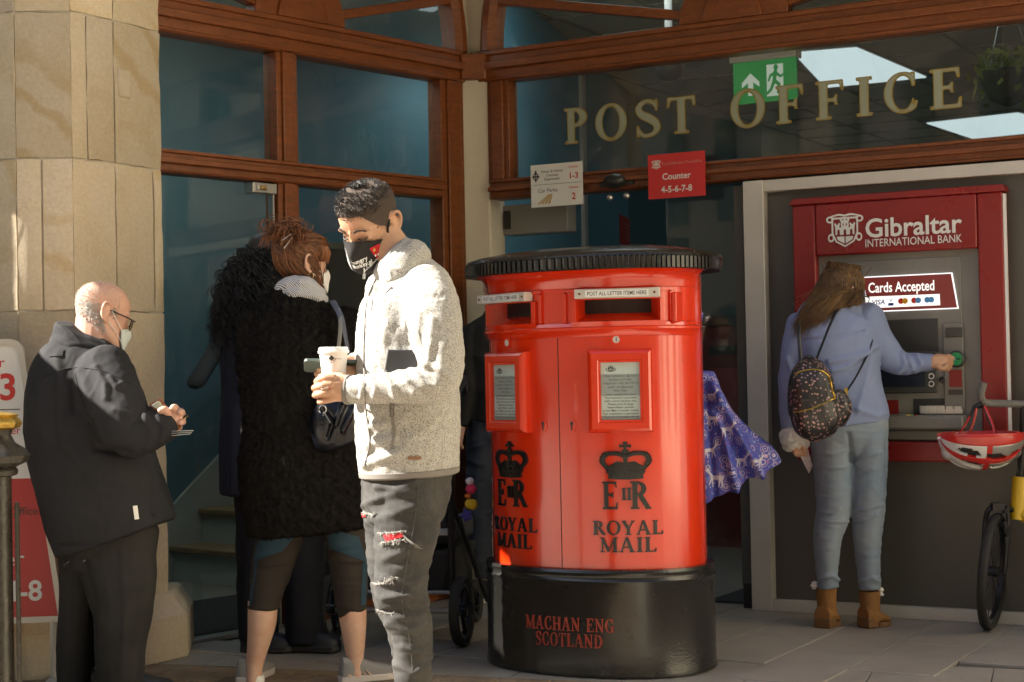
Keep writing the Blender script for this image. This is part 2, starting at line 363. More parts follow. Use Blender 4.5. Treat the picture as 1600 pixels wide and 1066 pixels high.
def stone_mat(name, a, b, c, seed=0):
    m = bpy.data.materials.new(name); m.use_nodes = True; nt = m.node_tree; bs = nt.nodes['Principled BSDF']
    geo = nt.nodes.new('ShaderNodeNewGeometry'); oi = nt.nodes.new('ShaderNodeObjectInfo')
    ad = nt.nodes.new('ShaderNodeVectorMath'); ad.operation = 'ADD'; nt.links.new(geo.outputs['Position'], ad.inputs[0])
    ml = nt.nodes.new('ShaderNodeVectorMath'); ml.operation = 'SCALE'; ml.inputs[3].default_value = 9
    cm = nt.nodes.new('ShaderNodeCombineXYZ')
    for i in range(3): nt.links.new(oi.outputs['Random'], cm.inputs[i])
    nt.links.new(cm.outputs[0], ml.inputs[0]); nt.links.new(ml.outputs[0], ad.inputs[1]); v = ad.outputs[0]
    n1 = noise_node(nt, 1.5, 6, .6, v, 1.8); r1 = ramp(nt, [(.28, a), (.5, b), (.72, c)]); nt.links.new(n1.outputs[0], r1.inputs[0])
    # bedding veins of the sandstone
    w = nt.nodes.new('ShaderNodeTexWave'); w.wave_type = 'BANDS'; w.inputs['Scale'].default_value = 1.6; w.inputs['Distortion'].default_value = 11; w.inputs['Detail'].default_value = 4; w.inputs['Detail Scale'].default_value = 1.3
    rot = nt.nodes.new('ShaderNodeMapping'); rot.inputs['Rotation'].default_value = (.3, .9, .2); nt.links.new(v, rot.inputs[0]); nt.links.new(rot.outputs[0], w.inputs[0])
    rw = ramp(nt, [(.6, 0.0), (.98, 1.0)]); nt.links.new(w.outputs[1], rw.inputs[0])
    n2 = noise_node(nt, 1.1, 3, .5, v); r2 = ramp(nt, [(.48, 0.0), (.64, .5)]); nt.links.new(n2.outputs[0], r2.inputs[0])
    mu = nt.nodes.new('ShaderNodeMath'); mu.operation = 'MULTIPLY'; nt.links.new(rw.outputs[0], mu.inputs[0]); nt.links.new(r2.outputs[0], mu.inputs[1])
    col = mix(nt, mu.outputs[0], r1.outputs[0], (.40, .275, .10))
    n3 = noise_node(nt, 70, 3, .7, v); r3 = ramp(nt, [(.3, .88), (.7, 1.05)]); nt.links.new(n3.outputs[0], r3.inputs[0])
    col = mix(nt, 1.0, col, r3.outputs[0], 'MULTIPLY')
    rr = ramp(nt, [(0, .8), (1, 1.15)]); nt.links.new(oi.outputs['Random'], rr.inputs[0]); col = mix(nt, 1.0, col, rr.outputs[0], 'MULTIPLY')
    nt.links.new(col, bs.inputs['Base Color']); bs.inputs['Roughness'].default_value = .85
    bp = nt.nodes.new('ShaderNodeBump'); bp.inputs['Strength'].default_value = .4; bp.inputs['Distance'].default_value = .012
    n4 = noise_node(nt, 22, 8, .68, v); nt.links.new(n4.outputs[0], bp.inputs['Height']); nt.links.new(bp.outputs[0], bs.inputs['Normal']); return m
def wood_mat(name, a, b):
    m = bpy.data.materials.new(name); m.use_nodes = True; nt = m.node_tree; bs = nt.nodes['Principled BSDF']
    n = noise_node(nt, 9, 6, .6, stretch=(1, 1, 6)); r = ramp(nt, [(.3, a), (.7, b)]); nt.links.new(n.outputs[0], r.inputs[0])
    n2 = noise_node(nt, 60, 3, .6); r2 = ramp(nt, [(.3, .8), (.7, 1.1)]); nt.links.new(n2.outputs[0], r2.inputs[0])
    nt.links.new(mix(nt, 1.0, r.outputs[0], r2.outputs[0], 'MULTIPLY'), bs.inputs['Base Color']); bs.inputs['Roughness'].default_value = .38
    bp = nt.nodes.new('ShaderNodeBump'); bp.inputs['Strength'].default_value = .15; bp.inputs['Distance'].default_value = .003; nt.links.new(n2.outputs[0], bp.inputs['Height']); nt.links.new(bp.outputs[0], bs.inputs['Normal']); return m
M_stone = stone_mat('sandstone', (.47, .385, .26), (.53, .445, .32), (.55, .47, .37))
M_mortar = mat('lime_mortar', (.5, .45, .37), .95, c2=(.42, .37, .3), nscale=20, bump=.6, bscale=80)
M_wood = wood_mat('varnished_mahogany', (.15, .042, .010), (.235, .068, .016))
M_glass = glass_mat('window_glass', (.93, .97, .97), ior=1.5, boost=1.3)
M_plaster = mat('cream_paint', (.62, .57, .47), .6, c2=(.56, .51, .42), nscale=3, bump=.15, bscale=30)
M_white = mat('white_paint', (.74, .72, .68), .45, c2=(.68, .66, .62), nscale=4)
M_alu = mat('pale_aluminium', (.62, .59, .54), .42, .25, c2=(.56, .53, .48), nscale=5)
M_steel = mat('brushed_steel', (.55, .54, .52), .3, .9)
M_black = mat('black_plastic', (.02, .02, .02), .4)
M_dark = mat('dark_grey_panel', (.085, .08, .07), .42, c2=(.1, .092, .08), nscale=1.5, rvar=.06)
M_teal = mat('teal_wall_paint', (.085, .175, .205), .75, c2=(.095, .195, .225), nscale=1.2)
M_blue = mat('blue_wall_paint', (.12, .33, .46), .75, c2=(.14, .36, .49), nscale=1.2)
M_greyw = mat('grey_wall', (.3, .28, .24), .8)
M_ceil = mat('ceiling_tile_white', (.7, .67, .58), .85, bump=.3, bscale=120)
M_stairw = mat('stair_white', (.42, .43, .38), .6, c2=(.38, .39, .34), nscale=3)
M_tread = mat('oak_tread', (.25, .16, .07), .45, c2=(.2, .12, .05), nscale=8)
M_mat = mat('ribbed_doormat', (.035, .035, .035), .95, bump=.5, bscale=200)
M_red = mat('red_print', (.62, .03, .03), .4)
M_pwhite = mat('white_print', (.78, .78, .76), .4)
M_pblack = mat('black_print', (.03, .03, .03), .5)
M_dkred = mat('dark_red_paint', (.16, .015, .012), .35)
M_tile = mat('grey_floor_tile', (.27, .245, .21), .5, c2=(.345, .315, .275), nscale=2.2, bump=.06, bscale=90, speck=(38, .73, (.15, .135, .115)), rvar=.08)
M_grout = mat('tile_grout', (.13, .12, .105), .9)
M_sett = mat('paving_brick', (.2, .145, .09), .8, c2=(.3, .225, .15), nscale=9, bump=.6, bscale=70, bdetail=6)
M_road = mat('street_paving', (.25, .21, .165), .8, c2=(.30, .255, .2), nscale=4, bump=.4, bscale=40)
M_facade = mat('pale_render', (.46, .41, .33), .85, c2=(.4, .355, .285), nscale=2)
M_shutter = mat('green_shutter', (.05, .12, .09), .5)
M_shade_canvas = mat('shade_canvas', (.5, .42, .3), .8)

# ------------------------------------------------------------------ ground
m = MB(); m.box((-60, -40, -.3), (60, 40, -.03)); ground = m.build('ground', M_road, kind='structure', smooth=None)
m = MB(); m.prism_z([(-14, -6), (14, -6), (14, 4.9), (3.2, 4.9), (-2.6, 5.25), (-14, 5.25)], -.03, -.004); street = m.build('street', M_road, kind='structure', smooth=None)
m = MB(); m.prism_z([(-14, 5.25), (-2.6, 5.25), (3.2, 4.9), (14, 4.9), (14, 14), (-14, 14)], -.03, -.014); floor = m.build('floor', M_grout, kind='structure', smooth=None)
# porch tiles, laid square to the cash machine wall; bricks in front of the line B0-B1
B0 = np.array((-1.3, 6.49)); B1 = np.array((.62, 5.86))
def brick_side(x, y): return (y - B0[1]) - (B1[1]-B0[1])/(B1[0]-B0[0])*(x - B0[0])
tw, tl = .32, .64; tm = None; k = 0
uo = float((np.array((*G(1180, 1043)[:2], 0)) - C0) @ RF.x)
for i in range(-9, 12):
    for j in range(-5, 8):
        u = uo + (i+.5)*tw; y = -.02 - (j+.5)*tl + (0 if i % 2 else tl/2)
        c = RF((u, y, 0))
        if c[1] < 5.35 or c[0] > 3.6 or c[0] < -2.2: continue
        cs = [RF((u+a*tw/2, y+b*tl/2, 0)) for a, b in ((-1, -1), (1, -1), (1, 1), (-1, 1))]
        if any(brick_side(q[0], q[1]) < 0.02 for q in cs): continue
        if (c - C0) @ LF.y > .0: continue
        if tm is None:
            t = MB(); t.box((-tw/2+.0022, -tl/2+.0022, -.014), (tw/2-.0022, tl/2-.0022, 0)); tm = t.mesh(M_tile, 'tile')
        o = obj('tile', tm, floor, at=c + np.array((0, 0, RNG.uniform(-.0012, .0008)))); o.rotation_euler = (0, 0, math.atan2(RF.x[1], RF.x[0]))
        b = o.modifiers.new('bevel', 'BEVEL'); b.width = .0025; b.segments = 1; k += 1
# cut tiles along the brick border: one border course following the joint line
bd = (B1-B0)/np.linalg.norm(B1-B0); bn = np.array((-bd[1], bd[0])); s = -1.0
m = MB()
for q in range(10):
    a = B0 + bd*(-.35 + q*.42) + bn*.012; b_ = a + bd*.416
    ln = .55
    m.prism_z([tuple(a), tuple(b_), tuple(b_+bn*ln), tuple(a+bn*ln)], -.014, -.0045 - .0004*(q % 3))
m.build('border_tile', M_tile, floor, smooth=None, kind='stuff')
# brick paving
brick_bed = MB(); q0 = B0 - bd*.9; q1 = B1 + bd*1.6
brick_bed.prism_z([tuple(q0 - bn*1.6), tuple(q1 - bn*1.6), tuple(q1), tuple(q0)], -.02, -.012)
paving = brick_bed.build('pavement', M_mortar, kind='structure', smooth=None)
bl, bw = .2, .1; variants = []
for v in range(4):
    t = MB(); d = .003
    t.box((-bl/2+d, -bw/2+d, -.02), (bl/2-d, bw/2-d, -.001)); variants.append(t.mesh(M_sett, 'brick'))
nb = 0
for r in range(9):
    for c in range(-4, 11):
        p = B0 + bd*(c*bl + (bl/2 if r % 2 else 0)) - bn*((r+.5)*bw + .004)
        px = to_px(np.array((p[0], p[1], 0)))
        if px[1] > 1120 or px[0] < -40 or px[0] > 1000: continue
        o = obj('brick', variants[nb % 4], paving, at=(p[0], p[1], RNG.uniform(-.003, .001))); o.rotation_euler = (RNG.uniform(-.01, .01), RNG.uniform(-.01, .01), math.atan2(bd[1], bd[0]))
        b = o.modifiers.new('bevel', 'BEVEL'); b.width = .006; b.segments = 2; nb += 1

# ------------------------------------------------------------------ sandstone pier
pp = [P(-75, 400, 6.42)[:2], P(26, 400, 6.27)[:2], P(116, 400, 6.29)[:2], P(184, 400, 6.47)[:2], P(257, 400, 6.71)[:2]]
pp = [np.array(p) for p in pp]; cen = np.array((pp[0][0]+.1, 7.0))
pier = thing('stone_pier', 'faceted sandstone pier of pale weathered blocks behind the bald man', 'pier', (*P(60, 400, 6.5)[:2], 0))
core = MB(); ins = [p + (cen-p)/np.linalg.norm(cen-p)*.0128 for p in pp]
core.prism_z([tuple(x) for x in ins] + [(pp[4][0]-.12, 7.0), (pp[0][0]-.2, 7.0)], 0, 3.05); core.build('core', M_mortar, pier, smooth=None)
zc = [.19, P(60, 487, 6.35)[2], P(60, 251, 6.35)[2], P(60, 24, 6.35)[2], 3.05]
splits = {0: [(0, 1), (0, 1), (0, 1), (0, 1)], 1: [(0, 1), (0, .45, 1), (0, 1), (0, .8, 1)], 2: [(0, 1), (0, 1), (0, .36, 1), (0, 1)], 3: [(0, 1), (0, 1), (0, 1), (0, 1)]}
def stone_block(a, b, z0, z1, g=.004, dep=.14, jag=.0025):
    """a ashlar block with a dressed, faintly uneven face"""
    d = (b-a); L = np.linalg.norm(d); d = d/L; n = np.array((d[1], -d[0])); a = a + d*g; b = b - d*g
    nu, nz = max(3, int(L/.05)), max(4, int((z1-z0)/.07)); mb = MB()
    us = np.linspace(0, 1, nu+1); zs = np.linspace(z0+g, z1-g, nz+1); R = []
    for zi, z in enumerate(zs):
        row = []
        for ui, u in enumerate(us):
            edge = (ui in (0, nu)) or (zi in (0, nz)); off = -abs(RNG.normal(0, jag))*(1.5 if edge else .8) - (.003 if edge else 0)
            p = a + (b-a)*u + n*off; row.append((p[0], p[1], z + (RNG.normal(0, .0018) if zi in (0, nz) else 0)))
        R.append(row)
    V = [p for row in R for p in row]; F = []
    for zi in range(nz):
        for ui in range(nu): k = zi*(nu+1)+ui; F.append((k, k+1, k+nu+2, k+nu+1))
    nbk = len(V); bk = [a-n*dep, b-n*dep]
    V += [(bk[0][0], bk[0][1], z0+g), (bk[1][0], bk[1][1], z0+g), (bk[1][0], bk[1][1], z1-g), (bk[0][0], bk[0][1], z1-g)]
    bot = list(range(nu+1)); top = list(range(nz*(nu+1), (nz+1)*(nu+1)))
    F.append(tuple(bot[::-1]) + (nbk, nbk+1)); F.append(tuple(top) + (nbk+2, nbk+3))
    F.append(tuple(i*(nu+1) for i in range(nz+1)) + (nbk+3, nbk)); F.append(tuple(i*(nu+1)+nu for i in range(nz, -1, -1)) + (nbk+1, nbk+2))
    mb.add(V, F); return mb
for ci in range(4):
    for fi in range(4):
        sp = splits[ci][fi]
        for q in range(len(sp)-1):
            a = pp[fi] + (pp[fi+1]-pp[fi])*sp[q]; b = pp[fi] + (pp[fi+1]-pp[fi])*sp[q+1]
            stone_block(a, b, zc[ci], zc[ci+1]).build('stone_block', M_stone, pier, smooth=28)
patch = MB(); pc = P(189, 130, 6.5); 
# small let-in repair stone
ax = (pp[4]-pp[3])/np.linalg.norm(pp[4]-pp[3]); c2 = np.array(P(187, 130, 6.53)[:2]); c2 = pp[3] + ax*((c2-pp[3]) @ ax); nn = np.array((ax[1], -ax[0]))
FRs = Frame((c2[0], c2[1], 0), (ax[0], ax[1], 0)); m = MB(FRs); m.box((-.036, -.003, pc[2]-.055), (.036, .02, pc[2]+.058)); m.build('repair_stone', mat('repair_stone', (.47, .40, .31), .9, c2=(.42, .35, .26), nscale=20, bump=.5, bscale=50), pier, bevel=.008)
# splayed plinth
pl = MB(); R = []
cx_ = np.mean([p for p in pp], axis=0)
fulls = [p for p in pp] + [np.array((pp[4][0]-.02, 7.0)), np.array((pp[0][0]-.2, 7.0))]
def grow(off):
    out = []
    for i, p in enumerate(fulls):
        a = fulls[i-1]; b = fulls[(i+1) % len(fulls)]; n1 = np.array((p-a)[::-1])*np.array((1, -1)); n2 = np.array((b-p)[::-1])*np.array((1, -1))
        n = n1/np.linalg.norm(n1)+n2/np.linalg.norm(n2); n /= np.linalg.norm(n); out.append(p+n*off)
    return out
for z, off in ((-.01, .072), (.165, .07), (.225, .022), (.255, .006)): R.append([(p[0], p[1], z) for p in grow(off)])
pl.rings(R); o = pl.build('plinth', M_stone, pier, smooth=20, bevel=.012)

# ------------------------------------------------------------------ shopfront joinery
Z1a, Z1b, Z2a, Z2b = 2.555, 2.712, 1.968, 2.064
def transom(name, fr, u0, u1, za, zb, parent, d=.07):
    m = MB(fr); h = zb-za
    m.box((u0, -.035, za), (u1, d, zb)); m.box((u0, -.062, za+h*.38), (u1, -.033, za+h*.62)); m.box((u0, -.05, zb-h*.16), (u1, -.033, zb)); m.box((u0, -.045, za+.004), (u1, -.034, za+h*.12))
    return m.build(name, M_wood, parent, bevel=.005)
def post(name, fr, u0, u1, z0, z1, parent, d=.06):
    m = MB(fr); m.box((u0, -.03, z0), (u1, d, z1)); w = u1-u0
    m.box((u0+w*.22, -.045, z0), (u1-w*.22, -.028, z1)); return m.build(name, M_wood, parent, bevel=.005)
def pane(fr, u0, u1, z0, z1, parent, y=.02):
    m = MB(fr); m.box((u0, y, z0), (u1, y+.006, z1)); return m.build('pane', M_glass, parent, smooth=None)
def fanlight(fr, uc, r, parent, zb=Z1b, hubr=.27, spokes=7, phase=.0):
    m = MB(fr); R = []
    for rr, y in ((r+.085, -.03), (r+.085, .06), (r, .06), (r, -.03), (r+.03, -.055), (r+.06, -.055)):
        R.append([(uc + rr*math.cos(t), y, zb + rr*math.sin(t)) for t in np.linspace(0, PI, 41)])
    k = len(R); V = [p for row in zip(*R) for p in row]; F = [(i*k+j, i*k+(j+1) % k, (i+1)*k+(j+1) % k, (i+1)*k+j) for i in range(40) for j in range(k)]
    m.add(V, [f[::-1] for f in F]); m.build('arch_frame', M_wood, parent)
    m = MB(fr); t = np.linspace(0, PI, 25)
    m.prism([(uc+hubr*math.cos(a), zb+hubr*math.sin(a)) for a in t], -.04, .03); m.prism([(uc+hubr*.55*math.cos(a), zb+hubr*.55*math.sin(a)) for a in t], -.055, -.038)
    m.build('fan_hub', M_wood, parent, bevel=.006)
    for q in range(spokes):
        a = PI*(q+.5+phase)/spokes; m = MB(fr); d = np.array((math.cos(a), 0, math.sin(a))); p = np.array((-d[2], 0, d[0]))*.022
        pts = [d*(hubr-.01)-p, d*(r+.005)-p, d*(r+.005)+p, d*(hubr-.01)+p]; m.prism([(uc+x[0], zb+x[2]) for x in pts], -.03, .03); m.build('glazing_bar', M_wood, parent, bevel=.005)
    m = MB(fr); m.prism([(uc+r*math.cos(a), zb+r*math.sin(a)) for a in np.linspace(0, PI, 31)], .005, .01); m.build('pane', M_glass, parent, smooth=None)
def spandrel(fr, u0, u1, arches, parent, zb=Z1b, zt=3.02):
    m = MB(fr); us = np.linspace(u0, u1, 60)
    for a, b in zip(us[:-1], us[1:]):
        def low(u):
            z = zb
            for uc, r in arches:
                if abs(u-uc) < r: z = max(z, zb + math.sqrt(r*r-(u-uc)**2))
            return z
        za, zb2 = low(a), low(b)
        if min(za, zb2) >= zt: continue
        m.prism([(a, min(za, zt-.001)), (b, min(zb2, zt-.001)), (b, zt), (a, zt)], .0, .05)
    return m.build('spandrel_wall', M_plaster, parent, smooth=None)

lshop = thing('shopfront', 'brown timber shopfront with teal glass behind the queue, left of the cream corner post', 'shopfront', LF((-1.0, 0, 0)))
transom('upper_transom', LF, -2.4, -.075, Z1a, Z1b, lshop); transom('lower_transom', LF, -2.4, -.245, Z2a, Z2b, lshop)
post('mullion', LF, -1.31, -1.186, 0, Z2a-.001, lshop); post('mullion', LF, -1.31, -1.186, Z2b, Z1a, lshop)
post('jamb', LF, -.245, -.08, 0, Z1a, lshop)
for u0, u1, z0, z1 in ((-2.4, -1.31, Z2b, Z1a), (-1.186, -.245, Z2b, Z1a), (-1.186, -.245, .06, Z2a)): pane(LF, u0, u1, z0, z1, lshop)
m = MB(LF); m.box((-1.186, -.02, 0), (-.245, .05, .06)); m.build('sill', M_wood, lshop, bevel=.005)
fanlight(LF, -1.16, 1.03, lshop, phase=.05); spandrel(LF, -2.4, -.02, [(-1.16, 1.11)], lshop)
gdoor = thing('glass_door', 'frameless teal glass door with a steel lock beside the stone pier', 'door', LF((-1.7, 0, 0)))
m = MB(LF); m.box((-2.3, .0, .012), (-1.325, .01, Z2a-.008)); m.build('pane', M_glass, gdoor, smooth=None)
lu0, lz1 = LF.px(388, 285); lu1, lz0 = LF.px(430, 305)
m = MB(LF); m.box((lu0, -.03, lz0), (lu1-.015, .03, lz1)); m.box((lu0+.02, -.036, lz0+.012), (lu0+.085, -.03, lz1-.012)); lk = m.build('lock', M_steel, gdoor, bevel=.004)
m = MB(LF); m.cbox((lu0+.052, -.04, (lz0+lz1)/2), (.03, .012, .016)); m.build('thumb_turn', mat('brass', (.5, .33, .12), .3, .9), lk, bevel=.003)
m = MB(LF); m.box((-1.327, -.012, .012), (-1.318, .02, Z2a-.01)); m.build('edge_strip', M_steel, gdoor)
m = MB(LF); m.box((-2.3, -.02, -.01), (-1.2, .05, .012)); m.build('threshold', M_steel, gdoor, bevel=.003)

rshop = thing('shopfront', 'brown timber shopfront whose glass reads POST OFFICE in gold letters', 'shopfront', RF((.8, 0, 0)))
transom('upper_transom', RF, .075, 3.3, Z1a, Z1b, rshop); transom('lower_transom', RF, .13, 3.3, Z2a, Z2b, rshop, .08)
post('jamb', RF, .118, .243, Z2b, Z1a, rshop)
pane(RF, .243, 3.3, Z2b, Z1a, rshop)
fanlight(RF, 1.44, 1.27, rshop, spokes=8, phase=.0); spandrel(RF, .02, 3.3, [(1.44, 1.35)], rshop)
M_gold = mat('gold_leaf_edge', (.30, .22, .045), .45, .3); M_sage = mat('sage_letter_film', (.30, .335, .26), .5)
lt = MB(RF); xa, za = RF.px(880, 225); xb, _ = RF.px(1085, 207); xc, _ = RF.px(1140, 200); xd, _ = RF.px(1503, 167)
for word, x0_, x1_, gp in (('POST', xa, xb, .24), ('OFFICE', xc, xd, .3)):
    tot = sum(SERIF[c][1] for c in word) + gp*(len(word)-1); kx = (x1_-x0_)/(tot*.172); x = x0_
    for c in word:
        lt = MB(RF)
        for gr, y, mi in ((.016, .0175, 0), (-.014, .0158, 1)): put_shape(lt, glyph(c, 34, gr), x, 2.216, .172*kx, .172, y, None, mi)
        lt.build('letter', [M_gold, M_sage], rshop, smooth=None); x += (SERIF[c][1]+gp)*.172*kx

cpost = thing('corner_post', 'cream painted corner post between the two timber shopfronts', 'post', (C0[0], C0[1], 0))
m = MB(); p0 = LF((-.078, -.02, 0)); p1 = RF((.125, -.03, 0)); p2 = RF((.125, .12, 0)); p3 = LF((-.078, .1, 0)); pm = C0 - (LF.y+RF.y)*.045
m.prism_z([p0[:2], pm[:2], p1[:2], p2[:2], p3[:2]], 0, Z1a+.02); m.prism_z([p0[:2]+np.array((.015, .02)), C0[:2]+np.array((-.004, .0)), p1[:2]+np.array((-.01, .03)), p2[:2], p3[:2]], Z1b-.02, 3.05); m.build('shaft', M_plaster, cpost, bevel=.008)
m = MB(); g0 = LF((-.11, -.05, 0)); g1 = RF((.13, -.06, 0)); gm = C0 - (LF.y+RF.y)*.075
m.prism_z([g0[:2], gm[:2], g1[:2], p2[:2], p3[:2]], Z1a+.015, Z1b-.015); m.build('capital_band', M_wood, cpost, bevel=.006)

# doorway (right bay): aluminium jamb, black bottom shoe, glass leaf, operator
sdoor = thing('sliding_door', 'dark glass sliding door leaf at the post office entrance beside the bank panel', 'door', RF((1.4, 0, 0)))
m = MB(RF); m.box((1.40, .03, .10), (1.444, .06, 1.95)); m.build('stile', M_dark, sdoor); m = MB(RF); m.box((1.415, .0, 0), (1.474, .07, .115)); m.build('floor_shoe', M_black, sdoor, bevel=.004)
m = MB(RF); m.box((1.05, .04, .02), (1.40, .046, 1.95)); m.build('pane', M_glass, sdoor, smooth=None)
dsens = thing('door_sensor', 'black domed door sensor on the lower transom between the two notices', 'sensor', RF((.75, -.05, 2.0)))
cu, cz = RF.px(961, 283, .06); m = MB(RF); m.sphere((cu, -.06, cz), (.057, .05, .036), 16); m.build('housing', M_black, dsens)
for px_ in ((953, 309), (979, 306)):
    a, b = RF.px(*px_, .06); m = MB(RF); m.sphere((a, -.06, b), .017, 12); m.build('chrome_knob', M_steel, dsens); 
m = MB(RF); m.box((cu-.09, -.05, cz-.02), (cu+.09, -.03, cz+.02)); m.build('bracket', M_black, dsens)

# ------------------------------------------------------------------ notices on the glass
def notice(fr, x0, y0, x1, y1, out=.07):
    a = fr.px(x0, y0, out); b = fr.px(x1, y1, out); return a[0], b[1], b[0], a[1]
u0, z0, u1, z1 = notice(RF, 829, 260, 911, 320); z0, z1 = RF.px(829, 325, .07)[1], RF.px(829, 259, .07)[1]
W, H = u1-u0, z1-z0; uc = (u0+u1)/2
wn_ = thing('notice', 'white paper notice with red counter numbers 1-3 and 2 above the entrance', 'notice', RF((uc, -.07, z0)))
m = MB(RF); m.box((u0, -.07, z0), (u1, -.066, z1)); m.build('sheet', M_pwhite, wn_, smooth=None)
tx = MB(RF); y = -.0712
for k, s in enumerate(('Driver & Vehicle', 'Licensing', 'Department')): put_text(tx, s, u0+W*.42, z1-H*(.20+.09*k), H*.085, y, 0)
put_text(tx, 'Counter', u0+W*.83, z1-H*.13, H*.075, y, 1, bold=.01); put_text(tx, '1-3', u0+W*.83, z1-H*.38, H*.2, y, 1, bold=.02)
tx.box((u0+W*.03, y, z0+H*.52), (u1-W*.03, y+.0005, z0+H*.527), 0)
put_text(tx, 'Car Parks', u0+W*.33, z0+H*.34, H*.13, y, 2); put_text(tx, 'Counter', u0+W*.83, z0+H*.39, H*.075, y, 1, bold=.01); put_text(tx, '2', u0+W*.83, z0+H*.13, H*.22, y, 1, bold=.02)
for k in range(4):
    a = u0+W*(.12+.07*k); tx.prism([(a, z0+H*.07), (a+W*.04, z0+H*.07), (u0+W*(.36+.02*k), z0+H*.29), (u0+W*(.345+.02*k), z0+H*.29)][::1], y, y+.0004, 3)
cr = implicit(lambda x, z: U(s_box(x, z, -.06, -.5, .06, .5), s_box(x, z, -.35, -.06, .35, .06), np.abs(s_ell(x, z, 0, 0, .28, .3))-.05, s_ell(x, z, 0, .45, .12, .12), s_ell(x, z, -.33, 0, .1, .1), s_ell(x, z, .33, 0, .1, .1)), -.5, -.6, .5, .6, 24)
put_shape(tx, cr, u0+W*.1, z1-H*.28, H*.22, H*.26, y, m=0)
tx.build('lettering', [M_pblack, M_red, mat('navy_print', (.1, .1, .2), .5), mat('ochre_print', (.5, .3, .05), .5)], wn_, smooth=None)
def crest(mb, cx, cz, h, y, mi_white, mi_red, y1=None, fmap=None):
    """castle-and-key shield in a scrolled border, white on red"""
    sh = lambda x, z, k=0.0: s_poly(x, z, [(-.42+k, .42-k), (.42-k, .42-k), (.42-k, -.05), (.3-k*.7, -.33+k*.6), (0, -.5+k), (-.3+k*.7, -.33+k*.6), (-.42+k, -.05)])
    def frame_(x, z): return U(np.maximum(sh(x, z), -sh(x, z, .055)), np.abs(s_ell(x, z, -.47, .36, .09, .08))-.025, np.abs(s_ell(x, z, .47, .36, .09, .08))-.025, np.abs(s_ell(x, z, -.44, -.2, .08, .1))-.022, np.abs(s_ell(x, z, .44, -.2, .08, .1))-.022, s_path(x, z, [(-.5, .44, .02), (-.2, .5, .03), (0, .47, .03), (.2, .5, .03), (.5, .44, .02)], 4))
    def castle(x, z):
        b = U(s_box(x, z, -.3, -.12, .3, .1), s_box(x, z, -.31, .08, -.17, .2), s_box(x, z, .17, .08, .31, .2), s_box(x, z, -.12, .08, .12, .32), s_box(x, z, -.15, .3, -.08, .38), s_box(x, z, -.035, .3, .035, .38), s_box(x, z, .08, .3, .15, .38), s_box(x, z, -.33, .18, -.28, .25), s_box(x, z, -.2, .18, -.15, .25), s_box(x, z, .15, .18, .2, .25), s_box(x, z, .28, .18, .33, .25))
        for wx in (-.2, 0, .2): b = np.maximum(b, -U(s_box(x, z, wx-.04, -.12, wx+.04, 0), s_ell(x, z, wx, 0, .04, .05)))
        for wx in (-.05, .05): b = np.maximum(b, -s_box(x, z, wx-.018, .15, wx+.018, .24))
        low = np.maximum(sh(x, z, .1), z+.17); low = np.maximum(low, -U(s_box(x, z, -.018, -.4, .018, -.15), np.abs(s_ell(x, z, 0, -.43, .04, .04))-.012))
        return U(b, low)
    put_shape(mb, implicit(frame_, -.62, -.6, .62, .6, 44), cx, cz, h, h, y, y1, mi_white, fmap); put_shape(mb, implicit(castle, -.45, -.55, .45, .5, 44), cx, cz, h, h, y, y1, mi_white, fmap)
u0, _ = RF.px(1012, 240, .07); u1, _ = RF.px(1101, 235, .07); z1 = RF.px(1012, 243, .07)[1]; z0 = RF.px(1012, 312, .07)[1]; W, H = u1-u0, z1-z0
rn = thing('notice', 'red notice reading Counter 4-5-6-7-8 hung below the gold lettering', 'notice', RF(((u0+u1)/2, -.07, z0)))
m = MB(RF); m.box((u0, -.07, z0), (u1, -.066, z1)); m.build('sheet', M_red, rn, smooth=None)
tx = MB(RF); put_text(tx, 'Counter', (u0+u1)/2, z0+H*.42, H*.2, y, 0, bold=.02); put_text(tx, '4-5-6-7-8', (u0+u1)/2, z0+H*.13, H*.2, y, 0, bold=.02); put_text(tx, 'RoyalGibraltar PostOffice', u0+W*.6, z0+H*.75, H*.09, y, 1, width=W*.7)
crest(tx, u0+W*.15, z0+H*.76, H*.2, y, 0, 1); tx.build('lettering', [M_pwhite, mat('faded_print', (.62, .3, .26), .5)], rn, smooth=None)

# ------------------------------------------------------------------ rooms behind the glass
m = MB(LF); m.box((-2.3, 1.8, 0), (5.6, 1.88, 3.1)); m.box((-2.38, .1, 0), (-2.3, 1.88, 3.1)); m.build('room_wall', M_teal, kind='structure', smooth=None)
m = MB(LF); m.prism_z([(-2.38, .06), (-.02, .06), (.15, .12), (5.6, 2.72), (-2.38, 2.72)], 3.1, 3.15); m.build('room_ceiling', M_ceil, kind='structure', smooth=None)
m = MB(LF); m.prism_z([(-2.38, .05), (-.02, .05), (.15, .12), (5.6, 2.7), (-2.38, 2.7)], -.013, .002); m.build('room_floor', mat('lobby_floor', (.16, .15, .12), .5), kind='structure', smooth=None)
m = MB(LF); m.box((-2.5, .08, .002), (-.3, .95, .012))
for i in range(22): m.box((-2.5, .09+i*.039, .012), (-.3, .09+i*.039+.02, .016))
dm = m.build('doormat', M_mat); tag(dm, 'dark ribbed doormat inside the glass door', 'doormat')
st = thing('staircase', 'white staircase with wooden treads seen through the glass door', 'staircase', LF((-1.6, 2.2, 0)))
ua, _ = LF.px(266, 858, -1.78); run = LF.px(311, 800, -1.78)[0] - ua; hgt = LF.px(311, 797, -1.78)[1] - LF.px(266, 856, -1.78)[1]
